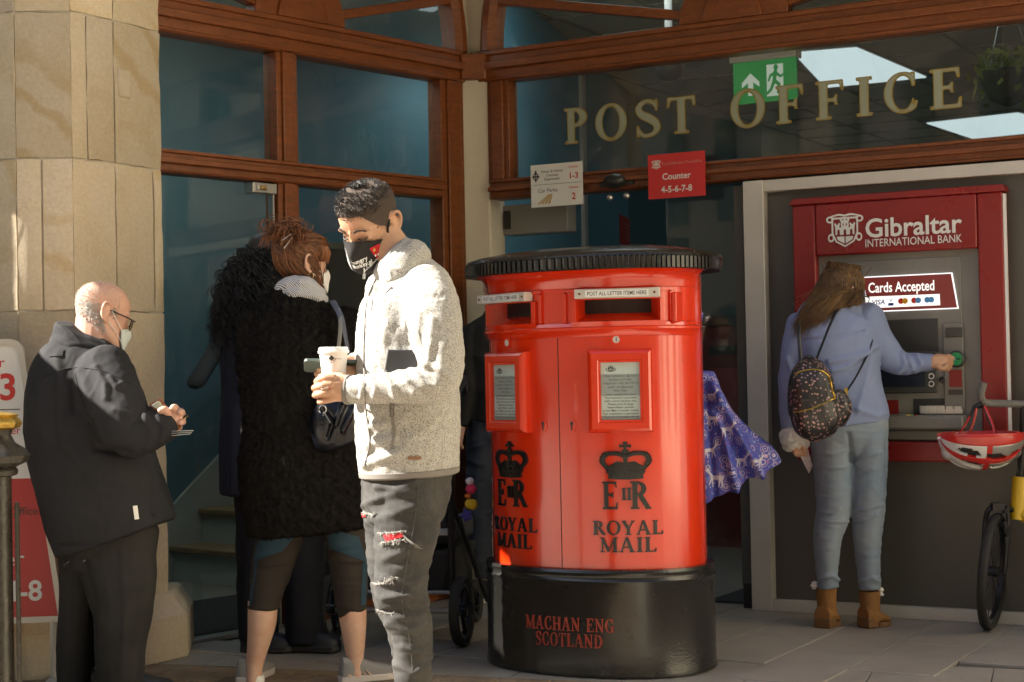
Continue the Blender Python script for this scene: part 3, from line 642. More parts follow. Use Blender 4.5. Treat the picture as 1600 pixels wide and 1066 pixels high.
for i in range(9):
    ub = ua + .02 + i*run; z = hgt*i
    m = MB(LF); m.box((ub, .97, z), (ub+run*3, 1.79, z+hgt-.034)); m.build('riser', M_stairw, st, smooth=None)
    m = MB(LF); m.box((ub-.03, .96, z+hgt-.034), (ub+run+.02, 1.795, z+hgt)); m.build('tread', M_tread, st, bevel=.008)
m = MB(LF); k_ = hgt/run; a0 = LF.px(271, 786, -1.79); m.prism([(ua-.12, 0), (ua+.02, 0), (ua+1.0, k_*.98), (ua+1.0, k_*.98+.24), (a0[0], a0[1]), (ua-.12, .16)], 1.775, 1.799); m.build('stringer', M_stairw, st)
hr = thing('handrail', 'thick dark wooden handrail rising behind the glass door', 'handrail', LF((-1.8, 1.6, 1.0)))
a = LF.px(302, 605, -1.5); b = LF.px(345, 535, -1.5); d = np.array((b[0]-a[0], b[1]-a[1])); d /= np.linalg.norm(d)
m = MB(LF); m.tube([(a[0]+d[0]*t, 1.5, a[1]+d[1]*t) for t in (0, .015, .04, .62)], [.04, .062, .07, .07], 16, flat=.5); m.build('rail', mat('dark_rail', (.05, .048, .04), .8), hr)
m = MB(LF); m.tube([(a[0]+d[0]*.8, 1.5, a[1]+d[1]*.8-.04), (a[0]+d[0]*.8, 1.52, .19)], .02, 8); m.build('baluster', M_white, hr)

PW = Frame(C0 + np.array((.02, .10, 0)), (.25, .97, 0))   # partition between lobby and hall, u runs inwards
m = MB(PW); m.box((0.02, -.05, 0), (9, .05, 3.19)); m.build('room_wall', M_blue, kind='structure', smooth=None)
def pw_u(x, y): return PW.px(x, y, -.06)
for px_ in (908, 992):
    a, b = PW.px(px_, 200, .051) ; m = MB(PW); m.box((a-.05, -.075 if px_ < 950 else .05, 0), (a+.05, -.05 if px_ < 950 else .075, 3.19)); m.box((a-.05, .05, 0), (a+.05, .075, 3.19)); m.build('wall_strip', M_white, kind='structure')
m = MB(RF); m.box((-6, 9.0, 0), (8, 9.1, 3.2)); m.box((7.9, .1, 0), (8, 9, 3.2)); m.build('room_wall', M_greyw, kind='structure', smooth=None)
m = MB(RF); m.prism_z([(-.0, .06), (8, .06), (8, 9), (-3.6, 9)], -.0135, .0015); m.build('room_floor', mat('hall_floor', (.3, .27, .22), .45), kind='structure', smooth=None)
m = MB(RF); m.prism_z([(-.1, .06), (8, .06), (8, 9.1), (-5, 9.1)], 3.2, 3.25); hall_ceil = m.build('room_ceiling', M_ceil, kind='structure', smooth=None)
m = MB(RF)
for i in range(14):
    m.box((-.9+i*.6, .1, 3.19), (-.88+i*.6, 9, 3.2))
    if i < 14: m.box((-.9, .3+i*.6, 3.188), (7.9, .32+i*.6, 3.1995))
m.build('ceiling_grid', mat('grid_bar', (.42, .4, .34), .6), hall_ceil, smooth=None)
m = MB(RF); m.box((1.2, .1, .002), (3.0, 1.5, .012)); m.build('doormat', M_mat)
tag(bpy.data.objects['doormat.001'], 'grey doormat inside the post office entrance', 'doormat')
# ceiling panels, built where the ceiling carries them
M_lamp = mat('lit_diffuser', (.8, .8, .8), .5, emit=(.80, .93, .95), estr=.17)
M_lamp2 = mat('fill_diffuser', (.8, .8, .8), .5, emit=(.85, .95, .97), estr=.95)  # glow of the unseen fill panels only
o_ = np.array((0, 0, CAM_H))
def on_ceiling(x, y, z=3.18): return G(x, y, z)
lampl = (('square lit ceiling panel behind the letters OFFICE, nearest the exit sign', [(1240, 82), (1338, 74), (1447, 120), (1290, 136)]), ('lit ceiling panel at the right edge, below the hanging basket', [(1448, 192), (1590, 176), (1680, 200), (1520, 216)]))
for lab, qd in lampl:
    q = [on_ceiling(*p) for p in qd]
    t = thing('ceiling_light', lab, 'ceiling light', np.mean(q, axis=0), 'lit ceiling panels in the post hall')
    c = np.mean(q, axis=0); m = MB(); m.prism_z([tuple(p[:2]) for p in q][::-1], 3.172, 3.185); m.build('diffuser', M_lamp, t, smooth=None)
    m = MB(); m.prism_z([tuple((c+(p-c)*1.06)[:2]) for p in q][::-1], 3.18, 3.1995); m.build('frame', M_white, t, smooth=None)
for k, (u, y) in enumerate(((-2.0, 1.1), (-1.4, .6), (-.6, .6), (1.6, 1.3))):  # unseen lamps added to brighten the stair lobby
    t = thing('ceiling_light', ('unseen panel added to light the lobby, farthest left over the stairs', 'unseen panel added to light the lobby, over the doormat', 'unseen panel added to light the lobby, behind the mullion', 'unseen panel added to light the lobby, deepest behind the corner post')[k], 'ceiling light', LF((u, y, 3.1)), 'unseen panels added to light the stair lobby')
    m = MB(LF); m.box((u-.3, y-.3, 3.075), (u+.3, y+.3, 3.085)); m.build('diffuser', M_lamp2, t, smooth=None)
    m = MB(LF); m.box((u-.33, y-.33, 3.085), (u+.33, y+.33, 3.0995)); m.build('frame', M_white, t, smooth=None)
for k, (u, y) in ((0, (.7, .45)), (2, (5.2, .45))):  # further unseen lamps, added to brighten the hall
    t = thing('ceiling_light', ('unseen panel added to light the hall, nearest the corner post', 'unseen panel added to light the hall, over the doormat', 'unseen panel added to light the hall, beyond the cash machine')[k], 'ceiling light', RF((u, y, 3.19)), 'unseen panels added to light the post hall')
    m = MB(RF); m.box((u-.3, y-.3, 3.17), (u+.3, y+.3, 3.18)); m.build('diffuser', M_lamp2, t, smooth=None)
sb_d = thing('dark_backing', 'black sheet standing in for the dark interior behind the two women', 'dark backing', LF((-.7, .3, 0)))  # black sheet put in where the interior reads dark
m = MB(LF); m.box((-1.12, .3, .0), (-.27, .34, 1.72)); m.build('board', M_black, sb_d, smooth=None)
m = MB(LF); m.box((-1.14, .29, 1.72), (-.26, .35, 1.75)); m.build('top_rail', M_dark, sb_d, smooth=None)
# exit sign
ex = thing('exit_sign', 'green emergency exit sign with arrow and running figure behind the glass', 'sign', RF((1.57, .3, 2.4)))
FR2 = RF; yo = .35; u0, z1 = RF.px(1145, 97, -yo); u1, z0 = RF.px(1243, 145, -yo); u1 = RF.px(1243, 90, -yo)[0]; z1 = RF.px(1145, 100, -yo)[1]; z0 = z1-.2
M_exg = mat('exit_green', (.012, .22, .05), .5, emit=(.02, .42, .09), estr=.05); M_exw = mat('exit_white', (.7, .75, .7), .5, emit=(.75, .85, .75), estr=.07)
m = MB(RF); m.box((u0, yo, z0), (u1, yo+.02, z1)); m.build('panel', M_exg, ex)
m = MB(RF); m.box((u0-.01, yo-.02, z1), (u1+.01, yo+.06, z1+.05)); m.build('housing', M_alu, ex, bevel=.004)
m = MB(RF); W, H = u1-u0, z1-z0; yy = yo-.0015
m.prism([(u0+W*.24, z0+H*.18), (u0+W*.32, z0+H*.18), (u0+W*.32, z0+H*.5), (u0+W*.42, z0+H*.38), (u0+W*.42, z0+H*.5), (u0+W*.28, z0+H*.72), (u0+W*.14, z0+H*.5), (u0+W*.14, z0+H*.38), (u0+W*.24, z0+H*.5)], yy, yo, 0)
m.prism([(u0+W*.54, z0+H*.12), (u0+W*.8, z0+H*.12), (u0+W*.8, z0+H*.88), (u0+W*.54, z0+H*.88)], yy, yo, 0)
run = implicit(lambda x, z: U(s_ell(x, z, .02, .42, .1, .1), s_seg(x, z, (.0, .26), (-.06, -.02), .085, .075), s_path(x, z, [(-.06, -.02, .07), (.16, -.16, .06), (.1, -.42, .05)], 1), s_path(x, z, [(-.06, -.02, .07), (-.2, -.3, .055), (-.36, -.42, .05)], 1), s_path(x, z, [(.02, .24, .05), (.22, .1, .045), (.34, .16, .04)], 1), s_path(x, z, [(-.02, .24, .05), (-.22, .16, .045), (-.3, .0, .04)], 1)), -.5, -.55, .5, .55, 36)
put_shape(m, run, u0+W*.68, z0+H*.5, W*.36, H*.72, yy-.001, yo, 1); m.build('pictogram', [M_exw, M_exg], ex, smooth=None)
m = MB(RF); m.box((u0+W*.45, yo+.01, z1+.05), (u0+W*.55, yo+.03, 3.2)); m.build('drop_rod', M_alu, ex)
# dome camera under the ceiling
dc = thing('dome_camera', 'dark half dome security camera under the ceiling above the letter T', 'camera', RF((1.0, .5, 2.5)))
c = np.array(P(1046, 103, 8.6)); m = MB(); m.lathe([(.075, 0), (.072, -.03), (.055, -.06), (.03, -.075), (.005, -.08)][::-1], c, 18); m.build('dome', M_black, dc); m = MB(); m.lathe([(.02, 0), (.02, 3.19-c[2])], c, 10); m.build('stem', M_white, dc)
# wall poster, door closer and red posting box inside
po = thing('poster', 'small red poster on the blue wall behind the pillar box lid', 'poster', RF((1, 2.3, 1.7)))
a, b = PW.px(942, 340, -.052); c_, d_ = PW.px(983, 392, -.052); a, z1 = PW.px(944, 336, -.06); c_, z0 = PW.px(983, 395, -.06)
PY = .052 if PW.y @ np.array((0, -1, 0)) > 0 else -.052
side = 1 if PW.y[1] < 0 else -1
m = MB(PW); m.box((a, side*.051 if side > 0 else -.055, z0), (c_, .055 if side > 0 else -.051, z1)); m.build('sheet', M_red, po, smooth=None)
m = MB(PW); W = c_-a; H = z1-z0
for k in range(5): m.box((a+W*(.2+.03*(k % 2)), side*.0555, z0+H*(.72-.13*k)), (c_-W*(.2+.04*(k % 3)), side*.057, z0+H*(.76-.13*k)))
m.build('print', mat('pale_print', (.7, .35, .33), .5), po, smooth=None)
cl = thing('door_operator', 'grey door operator box under the transom left of the white notice', 'door operator', RF((.5, .1, 1.8)))
u0, z1 = RF.px(787, 322, -.12); u1, z0 = RF.px(890, 362, -.12); m = MB(RF); m.box((u0, .1, z0), (u1, .2, z1)); m.build('cover', mat('grey_cover', (.24, .24, .22), .4), cl, bevel=.006)
m = MB(RF); m.box((u0+.02, .085, z0+.03), (u0+.05, .1, z1-.03)); m.build('end_cap', M_black, cl)
rb = thing('indoor_posting_box', 'dark red posting box standing inside the doorway behind the patterned bag', 'posting box', RF((2.6, 2.0, 0)))
c = P(1136, 700, 10.2); m = MB(RF); uu = float((c-C0) @ RF.x); ww = float((c-C0) @ RF.y)
m.box((uu-.16, ww, .0), (uu+.16, ww+.3, 1.36)); m.build('body', M_dkred, rb, bevel=.01)
m = MB(RF); m.box((uu-.18, ww-.03, 1.36), (uu+.18, ww+.32, 1.42)); m.build('cap', M_black, rb, bevel=.008)
m = MB(RF); m.box((uu-.1, ww-.008, 1.18), (uu+.1, ww, 1.24)); m.build('slot', M_black, rb); m = MB(RF); m.box((uu-.1, ww-.008, .75), (uu+.1, ww, 1.1)); m.build('plate', mat('plate_red', (.3, .03, .03), .4), rb)
cn = thing('counter', 'dark counter with a red front deep inside the post office', 'counter', RF((2.5, 5, 0)))
m = MB(RF); m.box((1.6, 5.2, 0), (5.5, 5.8, 1.0)); m.build('front', M_dkred, cn); m = MB(RF); m.box((1.55, 5.1, 1.0), (5.55, 5.85, 1.05)); m.build('worktop', M_dark, cn)
# hanging basket inside the upper glass
hb = thing('hanging_basket', 'hanging basket of trailing green leaves on thin chains at upper right', 'hanging basket', P(1562, 120, 8.3))
c = P(1575, 112, 8.2); m = MB(); m.lathe([(.02, -.17), (.09, -.14), (.13, -.05), (.14, 0), (.13, 0), (.1, -.05), (.02, -.13)], c, 16); m.build('bowl', mat('coir_bowl', (.05, .035, .02), .9, bump=.8, bscale=90), hb)
for a in (0, 2.1, 4.2):
    m = MB(); m.tube([c+np.array((.13*math.cos(a), .13*math.sin(a), 0)), c+np.array((0, 0, .42))], .003, 5); m.build('chain', M_steel, hb)
m = MB(); m.tube([c+np.array((0, 0, .42)), (c[0], c[1], 3.2)], .004, 5); m.build('hook', M_steel, hb)
M_leaf = mat('leaf_green', (.20, .30, .04), .45, c2=(.38, .42, .06), nscale=14)
m = MB()
for k in range(170):
    a = RNG.uniform(0, 2*PI); r = RNG.uniform(.02, .2); z = RNG.uniform(-.02, .1) - max(0, r-.13)*RNG.uniform(0, 2.6)
    p = c + np.array((r*math.cos(a), r*math.sin(a), z)); d = RNG.normal(size=3); d /= np.linalg.norm(d); e = np.cross(d, RNG.normal(size=3)); e /= np.linalg.norm(e); L = RNG.uniform(.03, .05)
    m.add([p-d*L, p+e*L*.42+np.array((0, 0, .005)), p+d*L, p-e*L*.42], [(0, 1, 2, 3)])
m.build('foliage', M_leaf, hb, smooth=None, kind='stuff')

# ------------------------------------------------------------------ upper storey, neighbours, street
m = MB(); m.prism_z([(-8, 6.62), (-2.2, 6.62), tuple(pp[0]), tuple(pp[1]), tuple(pp[2]), tuple(pp[3]), (-1.3, 6.6), (-1.1, 6.3), (2.8, 6.3), (8, 6.3), (8, 15), (-8, 15)], 3.3, 11); up = m.build('upper_storey', M_facade, smooth=None); tag(up, 'rendered upper storey over the post office porch', 'building')
m = MB(); m.prism_z([tuple(pp[3]+np.array((.03, .02))), (-1.1, 6.3), (2.8, 6.3), tuple(RF((3.4, .05, 0))[:2]), tuple(C0[:2]+np.array((0, .06))), tuple(LF((-1.95, .05, 0))[:2])], 3.04, 3.298); m.build('porch_ceiling', M_plaster, kind='structure', smooth=None)
m = MB(); m.box((-8, 6.7, 0), (-2.35, 6.9, 3.05)); m.box((3.35, 6.34, 0), (8, 6.5, 3.29)); m.box((2.83, 6.42, 0), (3.35, 6.9, 3.05)); w = m.build('side_wall', M_facade, smooth=None); tag(w, 'plain rendered ground floor wall beyond both ends of the porch', 'wall')
opp = thing('opposite_building', 'pale rendered building across the street behind the viewer', 'building', (0, -5, 0))
m = MB(); m.box((-42, -9, 0), (8.5, -5.2, 10)); m.build('wall', M_facade, opp, smooth=None)
for i in range(11):
    for j in range(3):
        x = -24+i*3; z = .4+j*3.2; m = MB(); m.box((x, -5.19, z), (x+1.1, -5.15, z+(2.2 if j == 0 else 1.7))); f = m.build('window', M_glass, opp, smooth=None)
        for sx in (-.5, 1.12): m = MB(); m.box((x+sx, -5.19, z), (x+sx+.48, -5.12, z+1.7)); m.build('shutter', M_shutter, f, smooth=None)
end = thing('street_end_building', 'sunlit cream building closing the street to the right', 'building', (9, 0, 0))
m = MB(); m.box((8.2, -3.6, 0), (12, 6.29, 10)); m.build('wall', mat('cream_render', (.68, .6, .46), .85), end, smooth=None)
for j in range(3):
    for i in range(3): m = MB(); m.box((8.16, -2.8+i*2.6, .6+j*3.1), (8.21, -1.7+i*2.6, 2.5+j*3.1)); m.build('window', M_shutter, end, smooth=None)
bay = thing('shade_banner', 'unseen canvas sheet added left of the pier to shade the porch', 'sun blocker', (-3.55, 5.9, 3.4))  # out of view, added to keep sun off porch floor and upper pier
m = MB(); m.box((-3.56, 5.2, 2.97), (-3.54, 6.58, 6.4)); m.build('cloth', M_shade_canvas, bay, smooth=None)
m = MB(); m.box((-3.57, 6.22, 2.36), (-3.53, 6.6, 2.955)); o = m.build('shade_panel', M_shutter, smooth=None); tag(o, 'unseen green panel added under the canvas sheet to shade the pier', 'sign')  # out of view, added to lower the shade edge on the pier
m = MB(); m.tube([(-3.55, 5.15, 6.42), (-3.55, 6.62, 6.42)], .02, 8); m.build('pole', M_steel, bay)
kio = thing('sun_blocker', 'unseen green block added left of the queue to shade it', 'kiosk', (-3.1, 5.9, 0))  # out of view, added to shade the paving and the queue's legs
m = MB(); m.box((-3.4, 5.1, 0), (-2.92, 6.33, 2.0)); m.build('body', M_shutter, kio, bevel=.01)
m = MB(); m.box((-3.48, 5.05, 2.0), (-2.84, 6.38, 2.08)); m.build('roof', M_shutter, kio, bevel=.01)
# ------------------------------------------------------------------ bank wall and cash machine
bw_ = thing('bank_wall', 'dark grey panelled wall in a pale aluminium frame around the cash machine', 'wall', RF((2.2, 0, 0)))
m = MB(RF); m.box((1.575, -.005, .05), (3.3, .04, 1.905)); m.build('panel', M_dark, bw_, smooth=None)
m = MB(RF); m.box((1.48, -.06, 0), (1.578, .06, 1.957)); m.build('frame_stile', M_alu, bw_, bevel=.003)
m = MB(RF); m.box((1.578, -.05, 1.903), (3.3, .05, 1.957)); m.build('frame_head', M_alu, bw_, bevel=.003)
m = MB(RF); m.box((1.578, -.05, 0), (3.3, .05, .052)); m.build('frame_foot', M_alu, bw_, bevel=.003)
# side of the glazed bay to the right, out of the frame
m = MB(RF); m.box((3.3, -.06, 0), (3.45, .1, 3.05)); m.build('frame_stile', M_alu, bw_, bevel=.003)

M_bred = mat('bank_red', (.27, .018, .015), .35, c2=(.235, .016, .014), nscale=5, rvar=.12)
M_fascia = mat('fascia_grey', (.19, .18, .16), .4, c2=(.23, .22, .2), nscale=7, rvar=.12, speck=(120, .72, (.12, .115, .105)))
M_fdark = mat('fascia_dark', (.05, .048, .045), .4)
atm = thing('cash_machine', 'red cash machine with lit screen in the grey wall, used by the blonde woman', 'cash machine', RF((2.1, -.05, .6)))
def q(x0, y0, x1, y1, out=0.0):
    ym, xm = (y0+y1)/2, (x0+x1)/2
    return RF.px(x0, ym, out)[0], RF.px(xm, y1, out)[1], RF.px(x1, ym, out)[0], RF.px(xm, y0, out)[1]
def slab(mb, x0, y0, x1, y1, o0, o1, m=0):
    u0, z0, u1, z1 = q(x0, y0, x1, y1, o1); mb.box((u0, -o1, z0), (u1, -o0, z1), m)
O = .085
U0, Z0, U1, Z1 = RF.px(1241, 500, O)[0], RF.px(1430, 722, O)[1], RF.px(1571, 500, O)[0], RF.px(1405, 310, O)[1]
F0, G0, F1, G1 = RF.px(1277, 500, O)[0], RF.px(1430, 690, O)[1], RF.px(1530, 500, O)[0], RF.px(1405, 394, O)[1]
def surround():
    m = MB(RF)
    for a, b, c, d in ((U0, Z0, F0-.001, Z1), (F1+.001, Z0, U1, Z1)): m.box((a, -O, b), (c, 0, d))
    m.box((F0, -O-.002, G1), (F1, 0, Z1)); m.box((F0, -O, Z0), (F1, 0, G0)); return m
surround().build('surround', M_bred, atm, bevel=.008)
m = MB(RF); m.prism([(U0-.012, Z1), (U1+.012, Z1), (U1+.004, Z1+.03), (U0+.004, Z1+.03)], -O-.01, 0); m.build('top_cap', M_bred, atm, bevel=.004)
m = MB(RF); m.box((U1+.0005, -O+.004, Z0+.06), (U1+.012, -O+.018, Z1-.01)); m.build('light_strip', mat('white_edge', (.8, .8, .78), .4), atm)
m = MB(RF)
w0 = RF.px(1352, 360, O)[0]; w1 = RF.px(1503, 360, O)[0]; b0 = RF.px(1427, 367, O)[1]; yy = -O-.008
v, f = text_mb('Gibraltar', 1.0, bold=.018); hcap = RF.px(1427, 336, O)[1]-b0
put_text(m, 'Gibraltar', (w0+w1)/2, b0, hcap*1.34, yy, 0, width=w1-w0, bold=.018)
b1 = RF.px(1427, 382.5, O)[1]; h1 = RF.px(1427, 370, O)[1]-b1
put_text(m, 'INTERNATIONAL BANK', (w0+w1)/2, b1, h1*1.4, yy, 0, width=w1-w0, bold=.004)
cu, cz = RF.px(1321, 361, O); crest(m, cu, cz, RF.px(1321, 336, O)[1]-RF.px(1321, 387, O)[1], yy, 0, 0)
m.build('lettering', M_pwhite, atm, smooth=None)
m = MB(RF)   # fascia plate, recessed, with a frame
m.box((F0, -.05, G0), (F1, -.0, G1)); m.build('fascia', M_fascia, atm)
m = MB(RF); slab(m, 1296, 405, 1504, 655, .05, .058); m.build('bezel', M_fascia, atm, bevel=.006)
m = MB(RF); slab(m, 1320, 500, 1466, 552, .058, .064); m.build('hood', M_fdark, atm, bevel=.01)
m = MB(RF); slab(m, 1335, 550, 1464, 615, .058, .07); m.build('display_surround', M_fdark, atm, bevel=.008)
m = MB(RF); slab(m, 1345, 556, 1445, 605, .07, .073); m.build('display', mat('dark_display', (.015, .02, .03), .12), atm)
m = MB(RF)
for y in (588, 600): 
    a, b = RF.px(1455, y, .075); t = np.arange(17)*2*PI/16
    m.tube([(a+.011*math.cos(k), -.073, b+.011*math.sin(k)) for k in t], .0025, 5)
m.build('side_button', M_pwhite, atm)
# lit header over the screen
S0 = [RF.px(*p, .06) for p in ((1346, 433), (1488, 426), (1498, 482.5), (1358, 488))]
def quad(mb, pts, o0, o1, m=0): mb.prism([pts[3], pts[2], pts[1], pts[0]], -o1, -o0, m)
cq = np.mean(S0, axis=0)
M_glow = mat('lit_edge', (.8, .8, .8), .4, emit=(.95, .97, 1.0), estr=.24); M_scr = mat('lit_header', (.1, .02, .02), .3, emit=(.12, .018, .014), estr=.2); M_scrt = mat('lit_text', (.8, .8, .75), .4, emit=(1, .98, .9), estr=.22)
m = MB(RF); quad(m, S0, .0585, .064); hd = m.build('lit_header', M_glow, atm, smooth=None)
m = MB(RF); quad(m, [cq+(np.array(p)-cq)*np.array((.975, .94)) for p in S0], .064, .066); m.build('face', M_scr, hd, smooth=None)
m = MB(RF); a, b = RF.px(1408, 455.5, .067); wv = RF.px(1459, 455, .067)[0]-RF.px(1356, 455, .067)[0]; sl = 0
put_text(m, 'Cards Accepted', a, b, .062, -.0667, 0, width=wv, bold=.012)
s4 = [RF.px(*p, .067) for p in ((1352, 464), (1468, 459.5), (1469, 477), (1353, 482))]; quad(m, s4, .066, .0668, 0)
def disc(mb, cx, cz, r, y, mi): t = np.arange(20)*2*PI/20; mb.add([(cx+r*math.cos(k), y, cz+r*math.sin(k)) for k in t], [tuple(range(20))], mi)
a, b = RF.px(1372, 474.5, .067); put_text(m, 'VISA', a, b-.004, .03, -.0675, 1, bold=.02, shear=.2)
a, b = RF.px(1392, 472, .067); m.box((a-.012, -.0675, b-.016), (a+.012, -.067, b-.004), 1); put_text(m, 'V', a, b, .02, -.0675, 1, bold=.02)
for x, y, c1, c2 in ((1411, 470.5, 2, 3), (1431.5, 469.5, 2, 4), (1452, 468.5, 4, 4)):
    a, b = RF.px(x, y, .067); disc(m, a-.009, b, .013, -.0675, c1); disc(m, a+.009, b, .013, -.0678, c2)
m.build('lettering', [M_scrt, mat('card_blue', (.03, .06, .35), .4), mat('card_red', (.7, .04, .02), .4), mat('card_amber', (.8, .4, .03), .4), mat('card_sky', (.1, .35, .75), .4)], hd, smooth=None)
# card reader column
m = MB(RF); slab(m, 1474, 505, 1506, 640, .058, .068); m.build('reader_column', M_fascia, atm, bevel=.006)
m = MB(RF); slab(m, 1477, 512, 1504, 527, .068, .075); m.build('receipt_slot', M_fdark, atm, bevel=.005)
a, b = RF.px(1494, 561, .09); m = MB(RF); m.lathe([(.036, 0), (.036, .02), (.03, .028), (.004, .03)], (a, -.066, b), 24, axis=(0, -1, 0)); cr_ = m.build('card_reader', M_fdark, atm)
M_grn = mat('lit_green', (.02, .2, .06), .35, emit=(.02, .3, .1), estr=.03)
m = MB(RF); m.lathe([(.028, 0), (.027, .006), (.003, .008)], (a, -.094, b), 24, axis=(0, -1, 0)); m.build('green_bezel', M_grn, cr_); m = MB(RF); m.cbox((a, -.104, b), (.05, .006, .005)); m.build('slot', M_black, cr_)
for nm, rc, mt, d in (('sticker', (1483, 578, 1503, 605), M_bred, .0695), ('keyhole_plate', (1482, 609, 1504, 617), M_fdark, .073), ('sticker', (1382, 625, 1404, 647), M_bred, .0605), ('tray_recess', (1427, 623, 1505, 650), M_black, .062), ('cash_slot', (1437, 634, 1504, 647), M_steel, .066)):
    m = MB(RF); slab(m, *rc, .058, d); m.build(nm, mt, atm, smooth=None)
for k in range(5):
    m = MB(RF); slab(m, 1438+k*13.2, 635, 1449+k*13.2, 646, .066, .069); m.build('shutter', mat('shutter_steel', (.6, .58, .54), .35, .4) if k == 0 else bpy.data.materials['shutter_steel'], atm, bevel=.002)
a, b = RF.px(1472, 594, .07); m = MB(RF); m.lathe([(.014, 0), (.012, .008), (.003, .01)], (a, -.066, b), 16, axis=(0, -1, 0)); m.build('lock', M_black, atm)
m = MB(RF); u0, z0, u1, z1 = q(1375, 649, 1506, 672, .12); m.prism([(u0, z0), (u1, z0), (u1, z1), (u0, z1)], -.13, -.05); m.build('shelf', M_fascia, atm, bevel=.012)
kc = [M_steel]*6 + [mat('key_yellow', (.7, .5, .05), .4), mat('key_green', (.05, .4, .1), .4), M_bred]
for k in range(9):
    u0, z0, u1, z1 = q(1386+k*5.2, 650, 1390+k*5.2, 656, .13); m = MB(RF); m.box((u0, -.125+.01*(k % 2), z1-.006), (u1, -.1, z1+.006)); m.build('key', kc[k], atm)
m = MB(RF); slab(m, 1372, 672, 1512, 688, .05, .07); m.build('lower_fascia', M_fascia, atm, bevel=.006)

# ------------------------------------------------------------------ double aperture pillar box
ALF = math.radians(-30); PA, PB = .422, .293
PBX = P(936, 900, 6.37); PBX[2] = 0
pbx = thing('pillar_box', 'red double pillar box with black base and lid in the centre', 'pillar box', PBX)
def prot(p):
    p = np.asarray(p, float); c, s = math.cos(ALF), math.sin(ALF)
    return np.stack([p[..., 0]*c - p[..., 1]*s, p[..., 0]*s + p[..., 1]*c, p[..., 2]], -1) + PBX
class PF:  # frame-like wrapper: local box coordinates
    def __call__(s, p): return prot(p)
PFR = PF()
NPL = 96
def ering(off, z, n=NPL):
    t = np.arange(n)*2*PI/n; e = 2.25
    c, s = np.cos(t), np.sin(t); x = PA*np.sign(c)*np.abs(c)**(2/e); y = PB*np.sign(s)*np.abs(s)**(2/e)
    nx, ny = x/PA**2, y/PB**2; L = np.hypot(nx, ny); return np.stack([x+off*nx/L, y+off*ny/L, np.full(n, z)], 1)
# arc-length map on the body outline: w measured from the middle of the front (toward +x), out = distance off the body
_t = np.linspace(-PI, 0, 2001); _e = 2.25; _c, _s = np.cos(_t), np.sin(_t)
_X = PA*np.sign(_c)*np.abs(_c)**(2/_e); _Y = PB*np.sign(_s)*np.abs(_s)**(2/_e)
_L = np.concatenate([[0], np.cumsum(np.hypot(np.diff(_X), np.diff(_Y)))]); _L -= np.interp(0, _X, _L)
def onbox(v, off=0.0):
    """(w, y, z) with y<0 outward -> local box coordinates on the curved body"""
    v = np.asarray(v, float); x = np.interp(v[:, 0], _L, _X); y = np.interp(v[:, 0], _L, _Y)
    nx = np.sign(x)*np.abs(x/PA)**(_e-1)/PA; ny = np.sign(y)*np.abs(y/PB)**(_e-1)/PB; L = np.hypot(nx, ny)
    o = off - v[:, 1]; return np.stack([x+o*nx/L, y+o*ny/L, v[:, 2]], 1)
def bz(y, x=960, Y=6.06): return P(x, y, Y)[2]
M_pred = mat('pillar_red', (.70, .034, .004), .2, coat=.9, spec=.5, bump=.10, bscale=34, bdetail=5, c2=(.64, .029, .003), nscale=3, bdist=.005, speck=(150, .735, (.1, .012, .008)), rvar=.06)
M_pblk = mat('pillar_black', (.011, .0105, .0095), .24, coat=.3, bump=.35, bscale=130, bdetail=2, rvar=.05, nscale=12, bdist=.003)
zb = bz(889); zl = bz(513); zs0, zs1 = bz(500), bz(468); zcap0 = bz(424); zcap1 = bz(402)
m = MB(PFR); m.rings([ering(.032, 0), ering(.032, .012), ering(.028, .03), ering(.026, zb-.055), ering(.03, zb-.05), ering(.032, zb-.042), ering(.026, zb-.034), ering(.026, zb-.02), ering(.031, zb-.012), ering(.027, zb-.001), ering(0.0, zb)]); base = m.build('base', M_pblk, pbx, smooth=40)
# body with two real apertures: built as strips with openings left out
wc = float(np.interp(.235, _X, _L)); ap = [(-wc-.012, .145), (wc-.005, .15)]
az0, az1 = bz(501), bz(468)
zz = sorted(set([zb, zb+.1, zl-.2, zl-.012, az0, az1, zcap0+.02]))
wl_ = np.linspace(_L[0], _L[-1], 121)
ws = sorted(set(list(np.round(wl_, 5)) + [round(a+s_*h, 5) for a, h in ap for s_ in (-1, 1)]))
m = MB(PFR); V = np.array([(w, 0, z) for z in zz for w in ws]); F = []; nW = len(ws)
for zi in range(len(zz)-1):
    for wi in range(nW-1):
        wm = (ws[wi]+ws[wi+1])/2
        if zz[zi] >= az0-1e-6 and zz[zi+1] <= az1+1e-6 and any(abs(wm-a) < h for a, h in ap): continue
        k = zi*nW+wi; F.append((k, k+1, k+nW+1, k+nW))
m.add(onbox(V), F)
